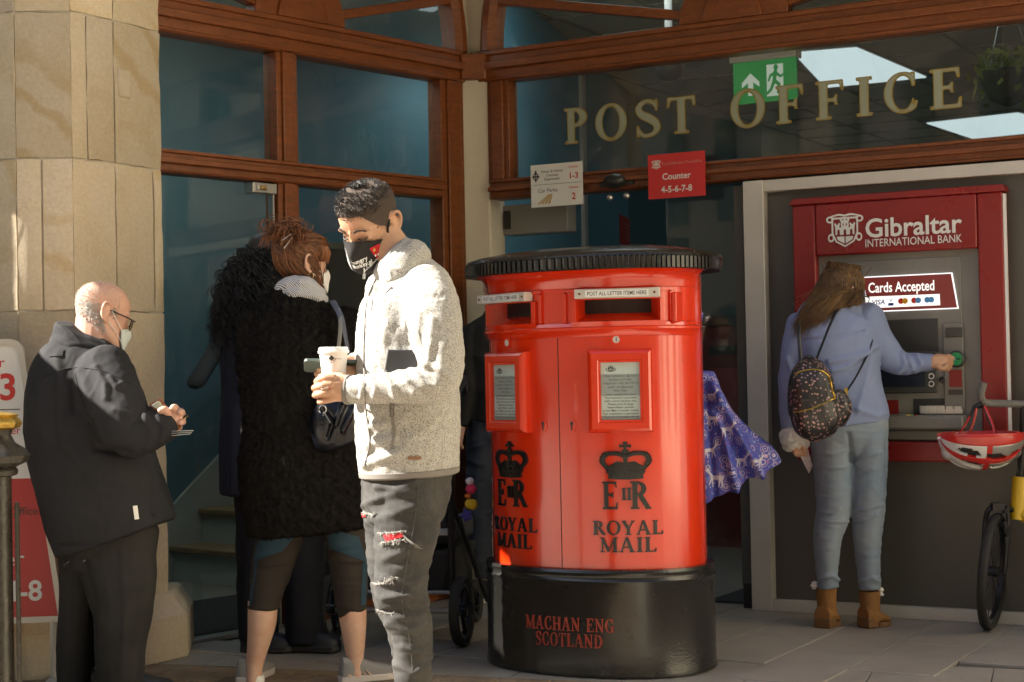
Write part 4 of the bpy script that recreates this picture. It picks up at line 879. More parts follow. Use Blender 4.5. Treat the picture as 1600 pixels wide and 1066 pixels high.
# back half of the body
bk = ering(0, 0)[:NPL//2+1]; m.rings([np.column_stack([bk[:, 0], bk[:, 1], np.full(len(bk), z)]) for z in (zb, zcap0+.02)], closed=False)
body = m.build('body', M_pred, pbx, smooth=40)
M_cav = mat('slot_shadow', (.02, .012, .01), .7)
for a, h in ap:   # aperture throats: floor in red, dark inside
    m = MB(PFR); y1 = .15; n = 8
    for za_, zb_ in ((az0, az0+.028), (az1, az1)):
        wv = np.linspace(a-h, a+h, n+1); front = onbox(np.array([(w, 0, za_) for w in wv])); back = onbox(np.array([(w, .07, zb_) for w in wv]))
        m.add(np.vstack([front, back]), [(i, i+1, n+2+i, n+1+i) for i in range(n)])
    for wq in (a-h, a+h): m.add(onbox(np.array([(wq, 0, az0), (wq, .07, az0), (wq, .07, az1), (wq, 0, az1)])), [(0, 1, 2, 3)])
    th = m.build('aperture', M_pred, pbx, smooth=None)
    m = MB(PFR); m.add(onbox(np.array([(w, .07, z) for z in (az0, az1) for w in np.linspace(a-h, a+h, n+1)])), [(i, i+1, n+2+i, n+1+i) for i in range(n)]); m.build('dark_inside', M_cav, th, smooth=None)
def moulding(name, wa, wb, prof, mt=None, parent=None, n=40):
    """prof rows (out, z), swept along the body from wa to wb"""
    m = MB(PFR); R = []
    for w in np.linspace(wa, wb, n): R.append(onbox(np.array([(w, -o, z) for o, z in prof])))
    m.rings([r[::-1] for r in R]); return m.build(name, mt or M_pred, parent or pbx, smooth=40)
hw = _L[-1]-.002
cl_ = lambda r: r + [(-.01, r[-1][1]), (-.01, r[0][1])]
moulding('ledge', -hw, hw, cl_([(0, zl-.03), (.006, zl-.028), (.012, zl-.012), (.02, zl-.004), (.02, zl+.004), (.012, zl+.008), (.008, zl+.02), (0, zl+.024)]), n=80)
moulding('cornice', -hw, hw, cl_([(0, zcap0-.06), (.004, zcap0-.058), (.006, zcap0-.05), (.007, zcap0-.035), (.013, zcap0-.018), (.026, zcap0-.004), (.045, zcap0+.004), (.045, zcap0+.012)]), n=80)
for a, h in ap:
    wide = .205 if a > 0 else .19; zt_ = bz(456)
    for wa, wb in ((a-wide, a-wide+.012), (a+wide-.012, a+wide)): moulding('frame_bead', wa, wb, cl_([(0, zl+.02), (.01, zl+.025), (.01, zt_-.003), (0, zt_)]), n=4)
    moulding('frame_bead', a-wide, a+wide, cl_([(0, zt_), (.01, zt_+.002), (.01, zt_+.011), (0, zt_+.013)]), n=20)
    for wa, wb in ((a-h-.02, a-h-.002), (a+h+.002, a+h+.02)): moulding('slot_frame', wa, wb, cl_([(0, az0-.018), (.014, az0-.014), (.014, az1+.002), (0, az1+.004)]), n=5)
    moulding('slot_sill', a-h-.02, a+h+.02, cl_([(0, az0-.028), (.012, az0-.022), (.016, az0-.003), (0, az0)]), n=16)
# lid
m = MB(PFR); zr0, zr1 = zcap0+.004, zcap1
m.rings([ering(.03, zr0), ering(.074, zr0), ering(.08, zr0+.006), ering(.082, zr1-.006), ering(.086, zr1), ering(.078, zr1+.012), ering(.04, zr1+.024), ering(-.04, zr1+.04), ering(-.14, zr1+.052), ering(-.22, zr1+.057), ering(-.285, zr1+.059)]); lid = m.build('lid', M_pblk, pbx, smooth=40)
m = MB(PFR); R0 = ering(.083, 0, 132); 
for k in range(132):
    p = R0[k]; nrm = R0[(k+1) % 132]-R0[k-1]; nrm = np.array((nrm[1], -nrm[0], 0)); nrm /= np.linalg.norm(nrm); tt = np.array((-nrm[1], nrm[0], 0))
    if (nrm @ np.array((math.sin(-ALF)*-1, -math.cos(ALF), 0))) < -.4: continue
    v = []
    for z in (zr0+.002, zr1-.004):
        for s_, o_q in ((-.0082, -.002), (-.0062, .006), (.0062, .006), (.0082, -.002)): v.append((*(p+nrm*o_q+tt*s_)[:2], z))
    m.add(v, [(0, 1, 5, 4), (1, 2, 6, 5), (2, 3, 7, 6), (3, 2, 1, 0), (4, 5, 6, 7)])
m.build('fluting', M_pblk, lid, smooth=None, kind='stuff')
# doors: centre seam, keyholes
M_seam = mat('seam_dark', (.05, .006, .004), .6)
moulding('door_seam', -.0015, .0015, cl_([(.0006, zb+.003), (.0008, zb+.01), (.0008, zl-.04), (.0006, zl-.032)]), M_seam, n=3)
for w in (-.068, .052):
    zk = bz(664); t = implicit(lambda x, z: U(s_ell(x, z, 0, .2, .2, .2), s_box(x, z, -.1, -.5, .1, .2)), -.5, -.6, .5, .6, 16); m = MB(PFR)
    put_shape(m, t, w, zk, .03, .036, -.0045, None, 0, onbox); sh = implicit(lambda x, z: s_ell(x, z, 0, 0, .5, .62), -.6, -.7, .6, .7, 20)
    put_shape(m, sh, w, zk, .034, .044, -.0035, 0, 1, onbox); m.build('keyhole', [M_black, M_pred], pbx, smooth=None)
M_lens = mat('number_disc', (.6, .58, .54), .25)
for a, lab in ((-wc, None), (wc-.012, '1')):
    zk = bz(531); m = MB(PFR); el = implicit(lambda x, z: s_ell(x, z, 0, 0, .5, .5), -.6, -.6, .6, .6, 20)
    put_shape(m, el, a, zk, .026, .026, -.004, 0, 0, onbox); ringm = implicit(lambda x, z: np.abs(s_ell(x, z, 0, 0, .5, .5))-.12, -.7, -.7, .7, .7, 24); put_shape(m, ringm, a, zk, .034, .034, -.006, 0, 1, onbox)
    if lab:
        v, f = text_mb(lab, .022, bold=.02); m.add(onbox(np.stack([v[:, 0]+a, np.full(len(v), -.0048), v[:, 1]+zk-.007], 1)), f, 2)
    m.build('number_disc', [M_lens, M_pred, M_pblack], pbx, smooth=None)
# notice frames: flat plates tangent to the body
lines_top = ['Daily Collection @ 7pm', 'Sunday to Friday', 'Telephone: +350 200 75714', 'email: rmo@post.gi', 'Web Page:', 'www.royalgibraltar.post']
lines_bot = ['This letterbox is provided', 'with a 5mm security slot.', 'Please post all large', 'letters/letter packets', 'at our Main Counter, inside.', 'Your cooperation is appreciated.', 'Thank you for posting with us.']
for a in (-wc, wc):
    o0 = onbox(np.array([(a, 0, 0)]))[0]; n_ = onbox(np.array([(a, -1, 0)]))[0]-o0; fr_w = .223
    ow = prot(o0); nw = prot(o0+n_)-ow; ux = np.array((-nw[1], nw[0], 0)); FN = Frame(ow, ux)   # y into the box
    zt, zbm = bz(549), bz(673); h2 = fr_w/2; pd = .03
    m = MB(FN); b4 = .034
    R = []
    for wv, y in ((h2+.006, .03), (h2+.006, -.012), (h2, -pd+.006), (h2-.008, -pd), (h2-.03, -pd), (h2-.034, -pd+.004), (h2-.040, -pd+.004), (h2-.042, -pd+.016)):
        dz = h2-wv; R.append([(-wv, y, zbm+dz), (wv, y, zbm+dz), (wv, y, zt-dz), (-wv, y, zt-dz)])
    k = 4
    m.rings([np.array(r)[::1] for r in R], cap=False); pf = m.build('notice_frame', M_pred, pbx, smooth=25)
    wv = h2-.042; dz = h2-wv; m = MB(FN); x0, x1, z0, z1 = -wv, wv, zbm+dz, zt-dz; yy = -pd+.0155
    m.box((x0, yy, z0), (x1, yy+.01, z1)); W, H = x1-x0, z1-z0
    nt_ = m.build('paper', mat('paper_white', (.74, .74, .70), .55) if 'paper_white' not in bpy.data.materials else bpy.data.materials['paper_white'], pf, smooth=None)
    m = MB(FN); yt = yy-.0006; m.box((x0, yt, z0+H*.415), (x1, yt+.0003, z0+H*.80), 0); m.box((x0, yt, z0), (x1, yt+.0003, z0+H*.06), 0)
    for i, s in enumerate(lines_top): put_text(m, s, (x0+x1)/2, z0+H*(.75-.065*i), H*.055, yt-.0004, 1, width=W*(.86, .6, .9, .66, .36, .8)[i])
    for i, s in enumerate(lines_bot): put_text(m, s, (x0+x1)/2, z0+H*(.365-.056*i), H*.05, yt-.0004, 1, width=W*(.84, .84, .66, .68, .94, .95, .94)[i], bold=.012)
    ca = implicit(lambda x, z: U(np.maximum(s_poly(x, z, [(-.4, .1), (.4, .1), (.36, -.3), (0, -.5), (-.36, -.3)]), -s_box(x, z, -.2, -.25, .2, -.05)), s_box(x, z, -.3, .1, -.14, .4), s_box(x, z, -.08, .1, .08, .5), s_box(x, z, .14, .1, .3, .4), s_path(x, z, [(-.5, .1, .05), (-.62, -.2, .05), (-.3, -.52, .05), (0, -.58, .05), (.3, -.52, .05), (.62, -.2, .05), (.5, .1, .05)], 4)), -.75, -.7, .75, .6, 30)
    put_shape(m, ca, x0+W*.26, z0+H*.9, W*.2, H*.1, yt-.0004, m=1); m.box((x0+W*.55, yt, z0+H*.81), (x0+W*.552, yt+.0003, z1-.004), 0)
    m.build('print', [mat('grey_band', (.44, .44, .42), .55) if 'grey_band' not in bpy.data.materials else bpy.data.materials['grey_band'], M_pblack], pf, smooth=None)
    m = MB(FN); m.box((x0, yy-.004, z0), (x1, yy-.003, z1)); m.build('pane', M_glass, pf, smooth=None)
# brass-edged slot labels
for a, h in ap:
    o0 = onbox(np.array([(a, 0, 0)]))[0]; n_ = onbox(np.array([(a, -1, 0)]))[0]-o0; ow = prot(o0); nw = prot(o0+n_)-ow; FN = Frame(ow, np.array((-nw[1], nw[0], 0)))
    zm = bz(459); hh = .017; hw2 = .155 if a > 0 else .15; m = MB(FN)
    m.box((-hw2, -.022, zm-hh), (hw2, .02, zm+hh)); lp = m.build('slot_label', M_alu, pbx, bevel=.002)
    m = MB(FN); m.box((-.115, -.0232, zm-.012), (.115, -.022, zm+.012), 0)
    v, f = text_mb('POST ALL LETTER ITEMS HERE', .02, bold=.01); s_ = .215/(v[:, 0].max()-v[:, 0].min()); m.add(np.stack([v[:, 0]*s_, np.full(len(v), -.0236), v[:, 1]+zm-.007], 1), f, 1)
    for sx in (-1, 1): m.lathe([(.005, 0), (.004, .003), (.0005, .0035)], (sx*.136, -.022, zm), 10, 2, axis=(0, -1, 0))
    m.build('lettering', [M_pwhite, M_pblack, mat('screw_brown', (.2, .1, .04), .5, .5) if 'screw_brown' not in bpy.data.materials else bpy.data.materials['screw_brown']], lp, smooth=None)
# raised emblems on both doors
def crown(mb, w, z0, W, H, fmap):
    def base_(x, z): return U(s_poly(x, z, [(-.36, .0), (.36, .0), (.4, .16), (-.4, .16)]), s_path(x, z, [(-.4, .17, .035), (0, .14, .035), (.4, .17, .035)], 4), s_path(x, z, [(-.36, .0, .03), (0, -.02, .03), (.36, .0, .03)], 4))
    def cap_(x, z): return U(s_poly(x, z, [(-.37, .18), (.37, .18), (.34, .36), (.2, .47), (0, .42), (-.2, .47), (-.34, .36)]))
    def arch_(x, z): return U(s_path(x, z, [(-.36, .2, .045), (-.5, .46, .05), (-.42, .66, .05), (-.2, .68, .045), (0, .6, .045)], 6), s_path(x, z, [(.36, .2, .045), (.5, .46, .05), (.42, .66, .05), (.2, .68, .045), (0, .6, .045)], 6), s_path(x, z, [(0, .2, .04), (0, .66, .05)], 2), s_ell(x, z, 0, .74, .085, .085), s_box(x, z, -.03, .78, .03, 1.02), s_box(x, z, -.1, .88, .1, .94), s_ell(x, z, 0, 1.0, .055, .04), s_ell(x, z, -.1, .91, .035, .045), s_ell(x, z, .1, .91, .035, .045))
    def orn_(x, z): return U(s_ell(x, z, -.3, .3, .07, .08), s_ell(x, z, .3, .3, .07, .08), s_box(x, z, -.04, .18, .04, .42), s_box(x, z, -.12, .27, .12, .33), s_ell(x, z, -.17, .26, .04, .05), s_ell(x, z, .17, .26, .04, .05), *[s_ell(x, z, -.3+.12*i, .08, .035, .04) for i in range(6)])
    for fn, d, n in ((base_, .010, 40), (cap_, .006, 40), (arch_, .009, 54), (orn_, .012, 48)): put_shape(mb, implicit(fn, -.6, -.06, .6, 1.08, n), w, z0, W/1.05, H/1.05, -d, 0, 0, fmap)
    for sx in (-1, 1):
        a = crom(np.array([(-.41, .24), (-.56, .47), (-.47, .71), (-.21, .745), (-.03, .67)]), 4)
        for p in a[::1]:
            V_ = []; t = np.arange(6)*PI/3; k = W/1.05; hh = H/1.05
            for rr, d in ((.03, 0), (.028, -.009), (.012, -.013)): V_ += [(w+sx*p[0]*k+rr*k*math.cos(q_), d, z0+p[1]*hh+rr*hh*math.sin(q_)) for q_ in t]
            mb.add(fmap(np.array(V_)), [(i, (i+1) % 6, 6+(i+1) % 6, 6+i) for i in range(6)]+[(6+i, 6+(i+1) % 6, 12+(i+1) % 6, 12+i) for i in range(6)]+[tuple(range(12, 18))])
for a in (-wc+.004, wc+.012):
    m = MB(PFR); crown(m, a, bz(746), .172, bz(689)-bz(746), onbox); m.build('crown_emblem', M_pblk, pbx, smooth=30)
    m = MB(PFR); z0, h = bz(795), bz(752)-bz(795)
    put_shape(m, glyph('E'), a-.087, z0, h*.75, h, -.007, 0, 0, onbox); put_shape(m, glyph('R'), a+.014, z0, h*.86, h, -.007, 0, 0, onbox)
    for dx in (-.017, .002): put_shape(m, glyph('I'), a+dx, z0+h*.33, h*.45, h*.44, -.0095, 0, 0, onbox)
    m.build('cypher', M_pblk, pbx, smooth=None)
    m = MB(PFR); serif_text(m, 'ROYAL', a+.004, bz(835), bz(813)-bz(835), width=.258, gap=.1, y0=-.006, y1=0, fmap=onbox); serif_text(m, 'MAIL', a+.004, bz(862), bz(839)-bz(862), width=.205, gap=.1, y0=-.006, y1=0, fmap=onbox); m.build('raised_lettering', M_pblk, pbx, smooth=None)
M_lred = mat('worn_red_lettering', (.42, .05, .025), .45, c2=(.2, .03, .02), nscale=40)
m = MB(PFR); fm = lambda v: onbox(v, .0265); zA = bz(987, 880, 6.06); hA = bz(966, 880, 6.06)-zA
serif_text(m, 'MACHAN ENG', .03, zA, hA, width=.345, gap=.14, y0=-.005, y1=0, fmap=fm); serif_text(m, 'SCOTLAND', .03, bz(1012, 880, 6.06), hA, width=.262, gap=.14, y0=-.005, y1=0, fmap=fm); m.build('base_lettering', M_lred, pbx, smooth=None)
# side hinge lug on the right end
m = MB(PFR); e0 = onbox(np.array([(hw-.12, 0, 0)]))[0]; m.cbox((e0[0]+.006, e0[1], bz(482)), (.02, .06, .11)); m.build('hinge_plate', M_pred, pbx, bevel=.006)

# ------------------------------------------------------------------ pavement sign, bollard
sg = thing('pavement_sign', 'white and red pavement sign with big red 3, silver frame, by the left edge', 'sign', (*P(25, 700, 6.0)[:2], 0))
YS = 6.12
c = P(20, 700, YS); FS = Frame((c[0], c[1], 0), (1, .12, 0))
def sx(x, y): return FS.px(x, y, 0)
# the board leans: its right edge runs from (40,535) down to (100,960)
top = sx(24, 530)[1]; zbt = sx(70, 972)[1]; rt = sx(38, 540)[0]; rb_ = sx(101, 960)[0]; wT = .52
def edge(z): return rb_ + (rt-rb_)*(z-zbt)/(top-zbt)
def outline(ins, r=.05):
    pts = [(edge(zbt)-wT-.18+ins, zbt+ins), (edge(zbt)-ins, zbt+ins)]
    for a in np.linspace(0, PI/2, 6): pts.append((edge(top)-r+(r-ins)*math.cos(a), top-r+(r-ins)*math.sin(a)))
    for a in np.linspace(PI/2, PI, 6): pts.append((edge(top)-wT+r+(r-ins)*math.cos(a), top-r+(r-ins)*math.sin(a)))
    return pts
m = MB(FS); a = outline(0); b = outline(.022); n = len(a)
V = [(p[0], y, p[1]) for y in (-.012, .012) for p in a] + [(p[0], y, p[1]) for y in (-.012, .012) for p in b]
F = []
for i in range(n):
    j = (i+1) % n; F += [(i, n+i, n+j, j)[::-1], (i, j, 2*n+j, 2*n+i), (2*n+i, 2*n+j, 3*n+j, 3*n+i), (n+j, n+i, 3*n+i, 3*n+j)]
m.add(V, F); m.build('frame', M_alu, sg, smooth=30)
zsplit = sx(60, 747)[1]
m = MB(FS); m.prism([p for p in b if p[1] > zsplit] + [(edge(zsplit)-wT-.1, zsplit), (edge(zsplit)-.022, zsplit)][::1], -.006, .004); m.build('white_panel', M_pwhite, sg, smooth=None)
m = MB(FS); m.prism([b[0], b[1], (edge(zsplit)-.022, zsplit), (edge(zsplit)-wT-.1, zsplit)], -.006, .004); m.build('red_panel', mat('sign_red', (.5, .02, .025), .35), sg, smooth=None)
m = MB(FS); s_ = 6.1/FPX
def st_(txt, xr, ybase, hpx, mi, **kw):
    x, z = sx(xr, ybase); v, f = text_mb(txt, hpx*s_*1.38, align='RIGHT', **kw); m.add(np.stack([v[:, 0]+x, np.full(len(v), -.0075), v[:, 1]+z], 1), f, mi)
st_('Counter', 8, 574, 17, 0); st_('1-3', 28, 624, 42, 0, bold=.02); x, z = sx(0, 641); m.box((edge(z)-.5, -.0075, z), (edge(z)-.05, -.007, z+.003), 1)
st_('Counter', 33, 678, 13, 0); st_('2', 26, 705, 22, 0); st_('Post Office', 60, 804, 13, 1); st_('Counter', 39, 884, 26, 2); st_('4-8', 67, 937, 32, 2, bold=.02)
m.build('lettering', [M_red, M_pblack, M_pwhite], sg, smooth=None)
m = MB(FS); hz = zbt
for u in (edge(zbt)-.04, edge(zbt)-wT-.12): m = MB(FS); m.tube([(u, 0, 0), (u, 0, zbt+.01)], .014, 8); m.box((u-.02, -.16, 0), (u+.02, .16, .02)); m.build('foot', M_alu, sg)

bo = P(6, 900, 4.6); bx, by = bo[0]-.012, bo[1]
bol = thing('bollard', 'black cast iron bollard with a gold cap at the left edge', 'bollard', (bx, by, 0))
M_iron = mat('worn_black_iron', (.045, .04, .032), .3, .35, bump=.25, bscale=40, rvar=.1, nscale=20); M_gold2 = mat('gold_paint', (.55, .36, .07), .35, .75, c2=(.32, .2, .04), nscale=30)
bzz = lambda y: P(10, y, 4.6)[2]; k = 4.6/FPX
m = MB(); m.lathe([(.05, 0), (.05, .1), (.036, .14), (.036, bzz(745)), (.052, bzz(742)), (.054, bzz(735)), (.048, bzz(730))], (bx, by, 0), 24); m.build('shaft', M_iron, bol)
m = MB()   # reeded bulb
R = []; n = 40
for r, y in ((.048, 730), (.075, 722), (.082, 712), (.07, 702), (.044, 692), (.036, 680), (.04, 672)):
    t = np.arange(n)*2*PI/n; rr = r*(1+.07*np.abs(np.sin(t*5))*(1 if 690 < y < 728 else .2)); R.append(np.stack([bx+rr*np.cos(t), by+rr*np.sin(t), np.full(n, bzz(y))], 1))
m.rings(R); m.build('bulb', M_iron, bol)
m = MB(); R = []
for r, y in ((.04, 672), (.058, 668), (.064, 662), (.058, 655), (.05, 652), (.056, 648), (.03, 645), (.004, 643)):
    t = np.arange(n)*2*PI/n; rr = r*(1+.05*np.sin(t*10)); R.append(np.stack([bx+rr*np.cos(t), by+rr*np.sin(t), np.full(n, bzz(y))], 1))
m.rings(R); m.build('cap', M_gold2, bol)
m = MB(); m.tube([(bx+.054, by-.01, 0), (bx+.054, by-.01, bzz(785))], .007, 8); m.build('chain_rod', M_iron, bol)
# ------------------------------------------------------------------ figures: smooth limbs fused into one skin
def wob(p, scale, seed, n=10, stretch=(1, 1, 1)):
    """smooth vectorised noise, about -1..1"""
    r = np.random.default_rng(seed); q = p*np.array(stretch)*scale
    w = np.stack([np.sin(q @ r.normal(size=3)*1.3 + r.uniform(0, 6)) for _ in range(3)], -1); q = q + .6*w; o = 0
    for i in range(n):
        k = r.normal(size=3); k = k/np.linalg.norm(k)*r.uniform(.7, 2.2); o = o + np.sin(q @ k + r.uniform(0, 6.28))/ (1+.25*i)
    return o/2.2
def billow(p, scale, seed, stretch=(1, 1, 1)): return 1 - 2*np.abs(np.tanh(1.2*wob(p, scale, seed, 7, stretch)))
class Fig:
    """a figure built at street distance Y; limbs are given as bearings (x, y), dy = depth beyond Y in the same unit, half widths"""
    def __init__(s, Y): s.Y = Y; s.k = Y/FPX
    def p(s, x, y, dy=0): return P(x, y, s.Y + dy*s.k)
    def tube(s, rows, sub=6, n=24, e=2.0, caps=(1, 1), ax=None, squash=None):
        """rows (x, y, dy, rx, rd); returns closed rings in world space"""
        a = crom(np.array(rows, float), sub); c = np.array([s.p(*r[:3]) for r in a]); N = len(a)
        T = np.gradient(c, axis=0); T /= np.linalg.norm(T, axis=1, keepdims=True); th = np.arange(n)*2*PI/n
        ct, sn = np.cos(th), np.sin(th); ct = np.sign(ct)*np.abs(ct)**(2/e); sn = np.sign(sn)*np.abs(sn)**(2/e)
        R = []; fr = []
        for i in range(N):
            v = np.array((0, 1., 0)) if ax is None else np.array(ax, float)
            A = np.cross(T[i], v); L = np.linalg.norm(A)
            A = A/L if L > .25 else (fr[-1][0] if fr else np.array((1., 0, 0))); A = A - T[i]*(A @ T[i]); A /= np.linalg.norm(A)
            if fr and A @ fr[-1][0] < 0: A = -A
            B = np.cross(A, T[i]); fr.append((A, B))
        rx, rd = a[:, 3]*s.k, a[:, 4]*s.k
        ring = lambda i, sc, off: c[i] + T[i]*off + sc*(rx[i]*np.outer(ct, fr[i][0]) + rd[i]*np.outer(sn, fr[i][1]))
        if caps[0]: R += [ring(0, math.sin(q), -min(rx[0], rd[0])*caps[0]*math.cos(q)) for q in (.15, .5, .9, 1.25)]
        R += [ring(i, 1, 0) for i in range(N)]
        if caps[1]: R += [ring(N-1, math.sin(q), min(rx[-1], rd[-1])*caps[1]*math.cos(q)) for q in (1.25, .9, .5, .15)]
        return R
    def ell(s, x, y, dy, rx, ry, rd, n=24):
        return [s.p(x, y, dy) + np.stack([rx*s.k*math.sin(q)*np.cos(np.arange(n)*2*PI/n), rd*s.k*math.sin(q)*np.sin(np.arange(n)*2*PI/n), np.full(n, -ry*s.k*math.cos(q))], 1) for q in np.linspace(.06, PI-.06, 14)]
    def fuse(s, name, parts, voxel, mt, parent=None, smooth=4, post=None, kind=None, label=None, sub=0):
        m = MB()
        for r in parts: m.rings(r)
        me = m.mesh(mt, name); o = bpy.data.objects.new('tmp', me); COL.objects.link(o)
        md = o.modifiers.new('r', 'REMESH'); md.mode = 'VOXEL'; md.voxel_size = voxel; md.adaptivity = 0
        if smooth: md = o.modifiers.new('s', 'SMOOTH'); md.factor = .5; md.iterations = smooth
        dg = bpy.context.evaluated_depsgraph_get(); dg.update(); new = bpy.data.meshes.new_from_object(o.evaluated_get(dg))
        bpy.data.objects.remove(o); bpy.data.meshes.remove(me); new.name = name
        n = len(new.vertices); v = np.empty(n*3); new.vertices.foreach_get('co', v); v = v.reshape(-1, 3)
        if post is not None:
            nr = np.empty(n*3); new.vertices.foreach_get('normal', nr); nr = nr.reshape(-1, 3); v = post(v, nr)
        v = v - wloc(parent); new.vertices.foreach_set('co', np.ascontiguousarray(v).ravel())
        new.polygons.foreach_set('use_smooth', [True]*len(new.polygons)); new.materials.clear()
        for x in (mt if isinstance(mt, (list, tuple)) else [mt]): new.materials.append(x)
        new.update(); return obj(name, new, parent, kind, label=label)
    def folds(s, v, nr, lines, side=None):
        """soft raised folds along polylines of bearings: rows (pts, width, height)"""
        uv = to_px(v); d = np.zeros(len(v))
        for pts, w, h in lines:
            pts = np.array(pts, float); best = np.full(len(v), 1e9)
            for a, b in zip(pts[:-1], pts[1:]):
                e = b-a; t = np.clip(((uv-a) @ e)/(e @ e+1e-9), 0, 1); q = uv - a - t[:, None]*e
                best = np.minimum(best, np.hypot(q[:, 0], q[:, 1]) + 0*t)
            d += h*np.exp(-(best/w)**2)
        f = np.clip(-nr[:, 1]*1.6+.35, 0, 1); return v + nr*(d*f*s.k)[:, None]
def strands(name, curves, w, mt, parent, kind=None, taper=.25, nseg=None):
    """many fine locks as one mesh: curves = list of (k,3) arrays"""
    V = []; F = []; b = 0
    for c in curves:
        c = np.asarray(c, float); N = len(c); T = np.gradient(c, axis=0); T /= np.maximum(np.linalg.norm(T, axis=1, keepdims=True), 1e-9)
        r = RNG.normal(size=3); A = np.cross(T, r); A /= np.maximum(np.linalg.norm(A, axis=1, keepdims=True), 1e-9); B = np.cross(T, A)
        ww = w*RNG.uniform(.6, 1.3)*(1 - (1-taper)*np.linspace(0, 1, N)**2)
        for k in range(3):
            a = k*2*PI/3; V.append(c + (A*math.cos(a) + B*math.sin(a))*ww[:, None])
        for i in range(N-1):
            for k in range(3):
                p, q = b+k*N+i, b+((k+1) % 3)*N+i; F.append((p, q, q+1, p+1))
        b += 3*N
    me = bpy.data.meshes.new(name); v = np.concatenate(V) - wloc(parent); me.from_pydata(v.tolist(), [], F)
    me.polygons.foreach_set('use_smooth', [True]*len(F)); me.materials.append(mt); me.update(); return obj(name, me, parent, kind)

# head in its own frame: face to -y, chin at z=0, crown at z=.23 (metres)
HR = np.array([(-.002, .012, -.066, -.05), (.004, .034, -.084, -.035), (.018, .051, -.091, -.012), (.035, .059, -.090, .012), (.055, .063, -.088, .035), (.08, .066, -.088, .062), (.105, .069, -.088, .08), (.125, .072, -.088, .09), (.15, .076, -.091, .097), (.175, .075, -.087, .097), (.197, .068, -.072, .084), (.214, .053, -.05, .064), (.225, .032, -.025, .038), (.2305, .01, -.002, .012)])
def head_r(z):
    return [np.interp(z, HR[:, 0], HR[:, i]) for i in (1, 2, 3)]
class Head:
    def __init__(s, pos, yaw, pitch=0, roll=0, scale=1.0, wide=1.0):
        """pos: centre of the head; yaw 0 looks at the viewer, +90 looks to the right edge; pitch + bows"""
        s.c = np.array(pos, float); s.k = scale; s.w = wide
        s.R = np.array(Euler((math.radians(pitch), math.radians(roll), 0)).to_matrix()); s.R = np.array(Matrix.Rotation(math.radians(yaw), 3, 'Z')) @ s.R
    def __call__(s, p):
        p = np.asarray(p, float)*np.array((s.w, 1, 1)) - np.array((0, 0, .125)); return s.c + s.k*(p @ s.R.T)
    def surf(s, phi, z, off=0.0):
        """point on the head surface; phi 0 = face, +90 = the head's left ear (+x)"""
        w, f, b = head_r(z); cy = (f+b)/2; d = (b-f)/2
        x = (w+off)*np.sin(phi); y = cy - (d+off)*np.cos(phi); return np.stack([x, y, np.broadcast_to(z, np.shape(x))], -1)
    def skull(s, n=32):
        a = crom(HR, 4); R = []
        for z, w, f, b in a:
            th = np.arange(n)*2*PI/n; cy = (f+b)/2; d = (b-f)/2; e = 2.0
            c_, s_ = np.sin(th), -np.cos(th); R.append(s(np.stack([w*np.sign(c_)*np.abs(c_)**(2/e), cy + d*np.sign(s_)*np.abs(s_)**(2/e), np.full(n, z)], 1)))
        return R
    def blob(s, c, r, n=16):
        return [s(np.array(c) + np.stack([r[0]*math.sin(q)*np.cos(np.arange(n)*2*PI/n), r[1]*math.sin(q)*np.sin(np.arange(n)*2*PI/n), np.full(n, -r[2]*math.cos(q))], 1)) for q in np.linspace(.08, PI-.08, 10)]
    def ear(s, sx):
        """rim, lobe and bowl of an ear as closed tubes"""
        out = []; base = np.array((sx*.071, .012, .105)); 
        path = [(0, -.012, .02), (.006, -.010, .034), (.012, .004, .042), (.016, .018, .036), (.016, .022, .018), (.013, .017, .0), (.008, .006, -.014), (.004, -.006, -.02), (.0, -.01, -.012)]
        rr = [.0035, .0045, .005, .0052, .005, .0048, .0055, .0055, .004]
        a = crom(np.array([(*p, r) for p, r in zip(path, rr)]), 4); n = 8; th = np.arange(n)*2*PI/n; T = np.gradient(a[:, :3], axis=0); R = []
        for i in range(len(a)):
            t = T[i]/np.linalg.norm(T[i]); A = np.cross(t, (1, 0, 0)); A /= np.linalg.norm(A); B = np.cross(t, A)
            q = a[i, :3] + a[i, 3]*(np.outer(np.cos(th), A)*1.1 + np.outer(np.sin(th), B)); q[:, 0] *= sx; R.append(s(base + q))
        out.append(R if sx > 0 else [r[::-1] for r in R])
        out.append(s.blob(base + np.array((sx*.004, .006, .01)), (.006, .017, .027)))
        return out
    def features(s):
        return [s.blob((0, -.092, .098), (.0085, .012, .02)), s.blob((0, -.104, .083), (.011, .012, .010)), s.blob((.012, -.094, .081), (.008, .01, .007)), s.blob((-.012, -.094, .081), (.008, .01, .007)),
                s.blob((0, -.088, .125), (.009, .01, .02)), s.blob((.03, -.0735, .134), (.026, .011, .010)), s.blob((-.03, -.0735, .134), (.026, .011, .010)),
                s.blob((.031, -.0695, .113), (.017, .0105, .012)), s.blob((-.031, -.0695, .113), (.017, .0105, .012)), s.blob((0, -.088, .05), (.025, .007, .008))]
    def shape(s, v):
        """presses the eye hollows in"""
        for sx in (-1, 1):
            c = s(np.array((sx*.031, -.09, .118))); d = np.linalg.norm(v-c, axis=1); inn = s.R @ np.array((0, 1, 0)); v = v + inn*(.006*np.exp(-(d/.017)**2))[:, None]*s.k
        return v
    def mask_surf(s, phi, z, off=.0085):
        zz = np.clip(z, .0, .12); p = s.surf(phi, zz, off); bul = .021*np.exp(-(phi/.33)**2)*np.exp(-((z-.078)/.028)**2) + .010*np.exp(-(phi/.7)**2)*np.exp(-((z-.04)/.035)**2)
        p[..., 1] -= bul; p[..., 2] = z; return p
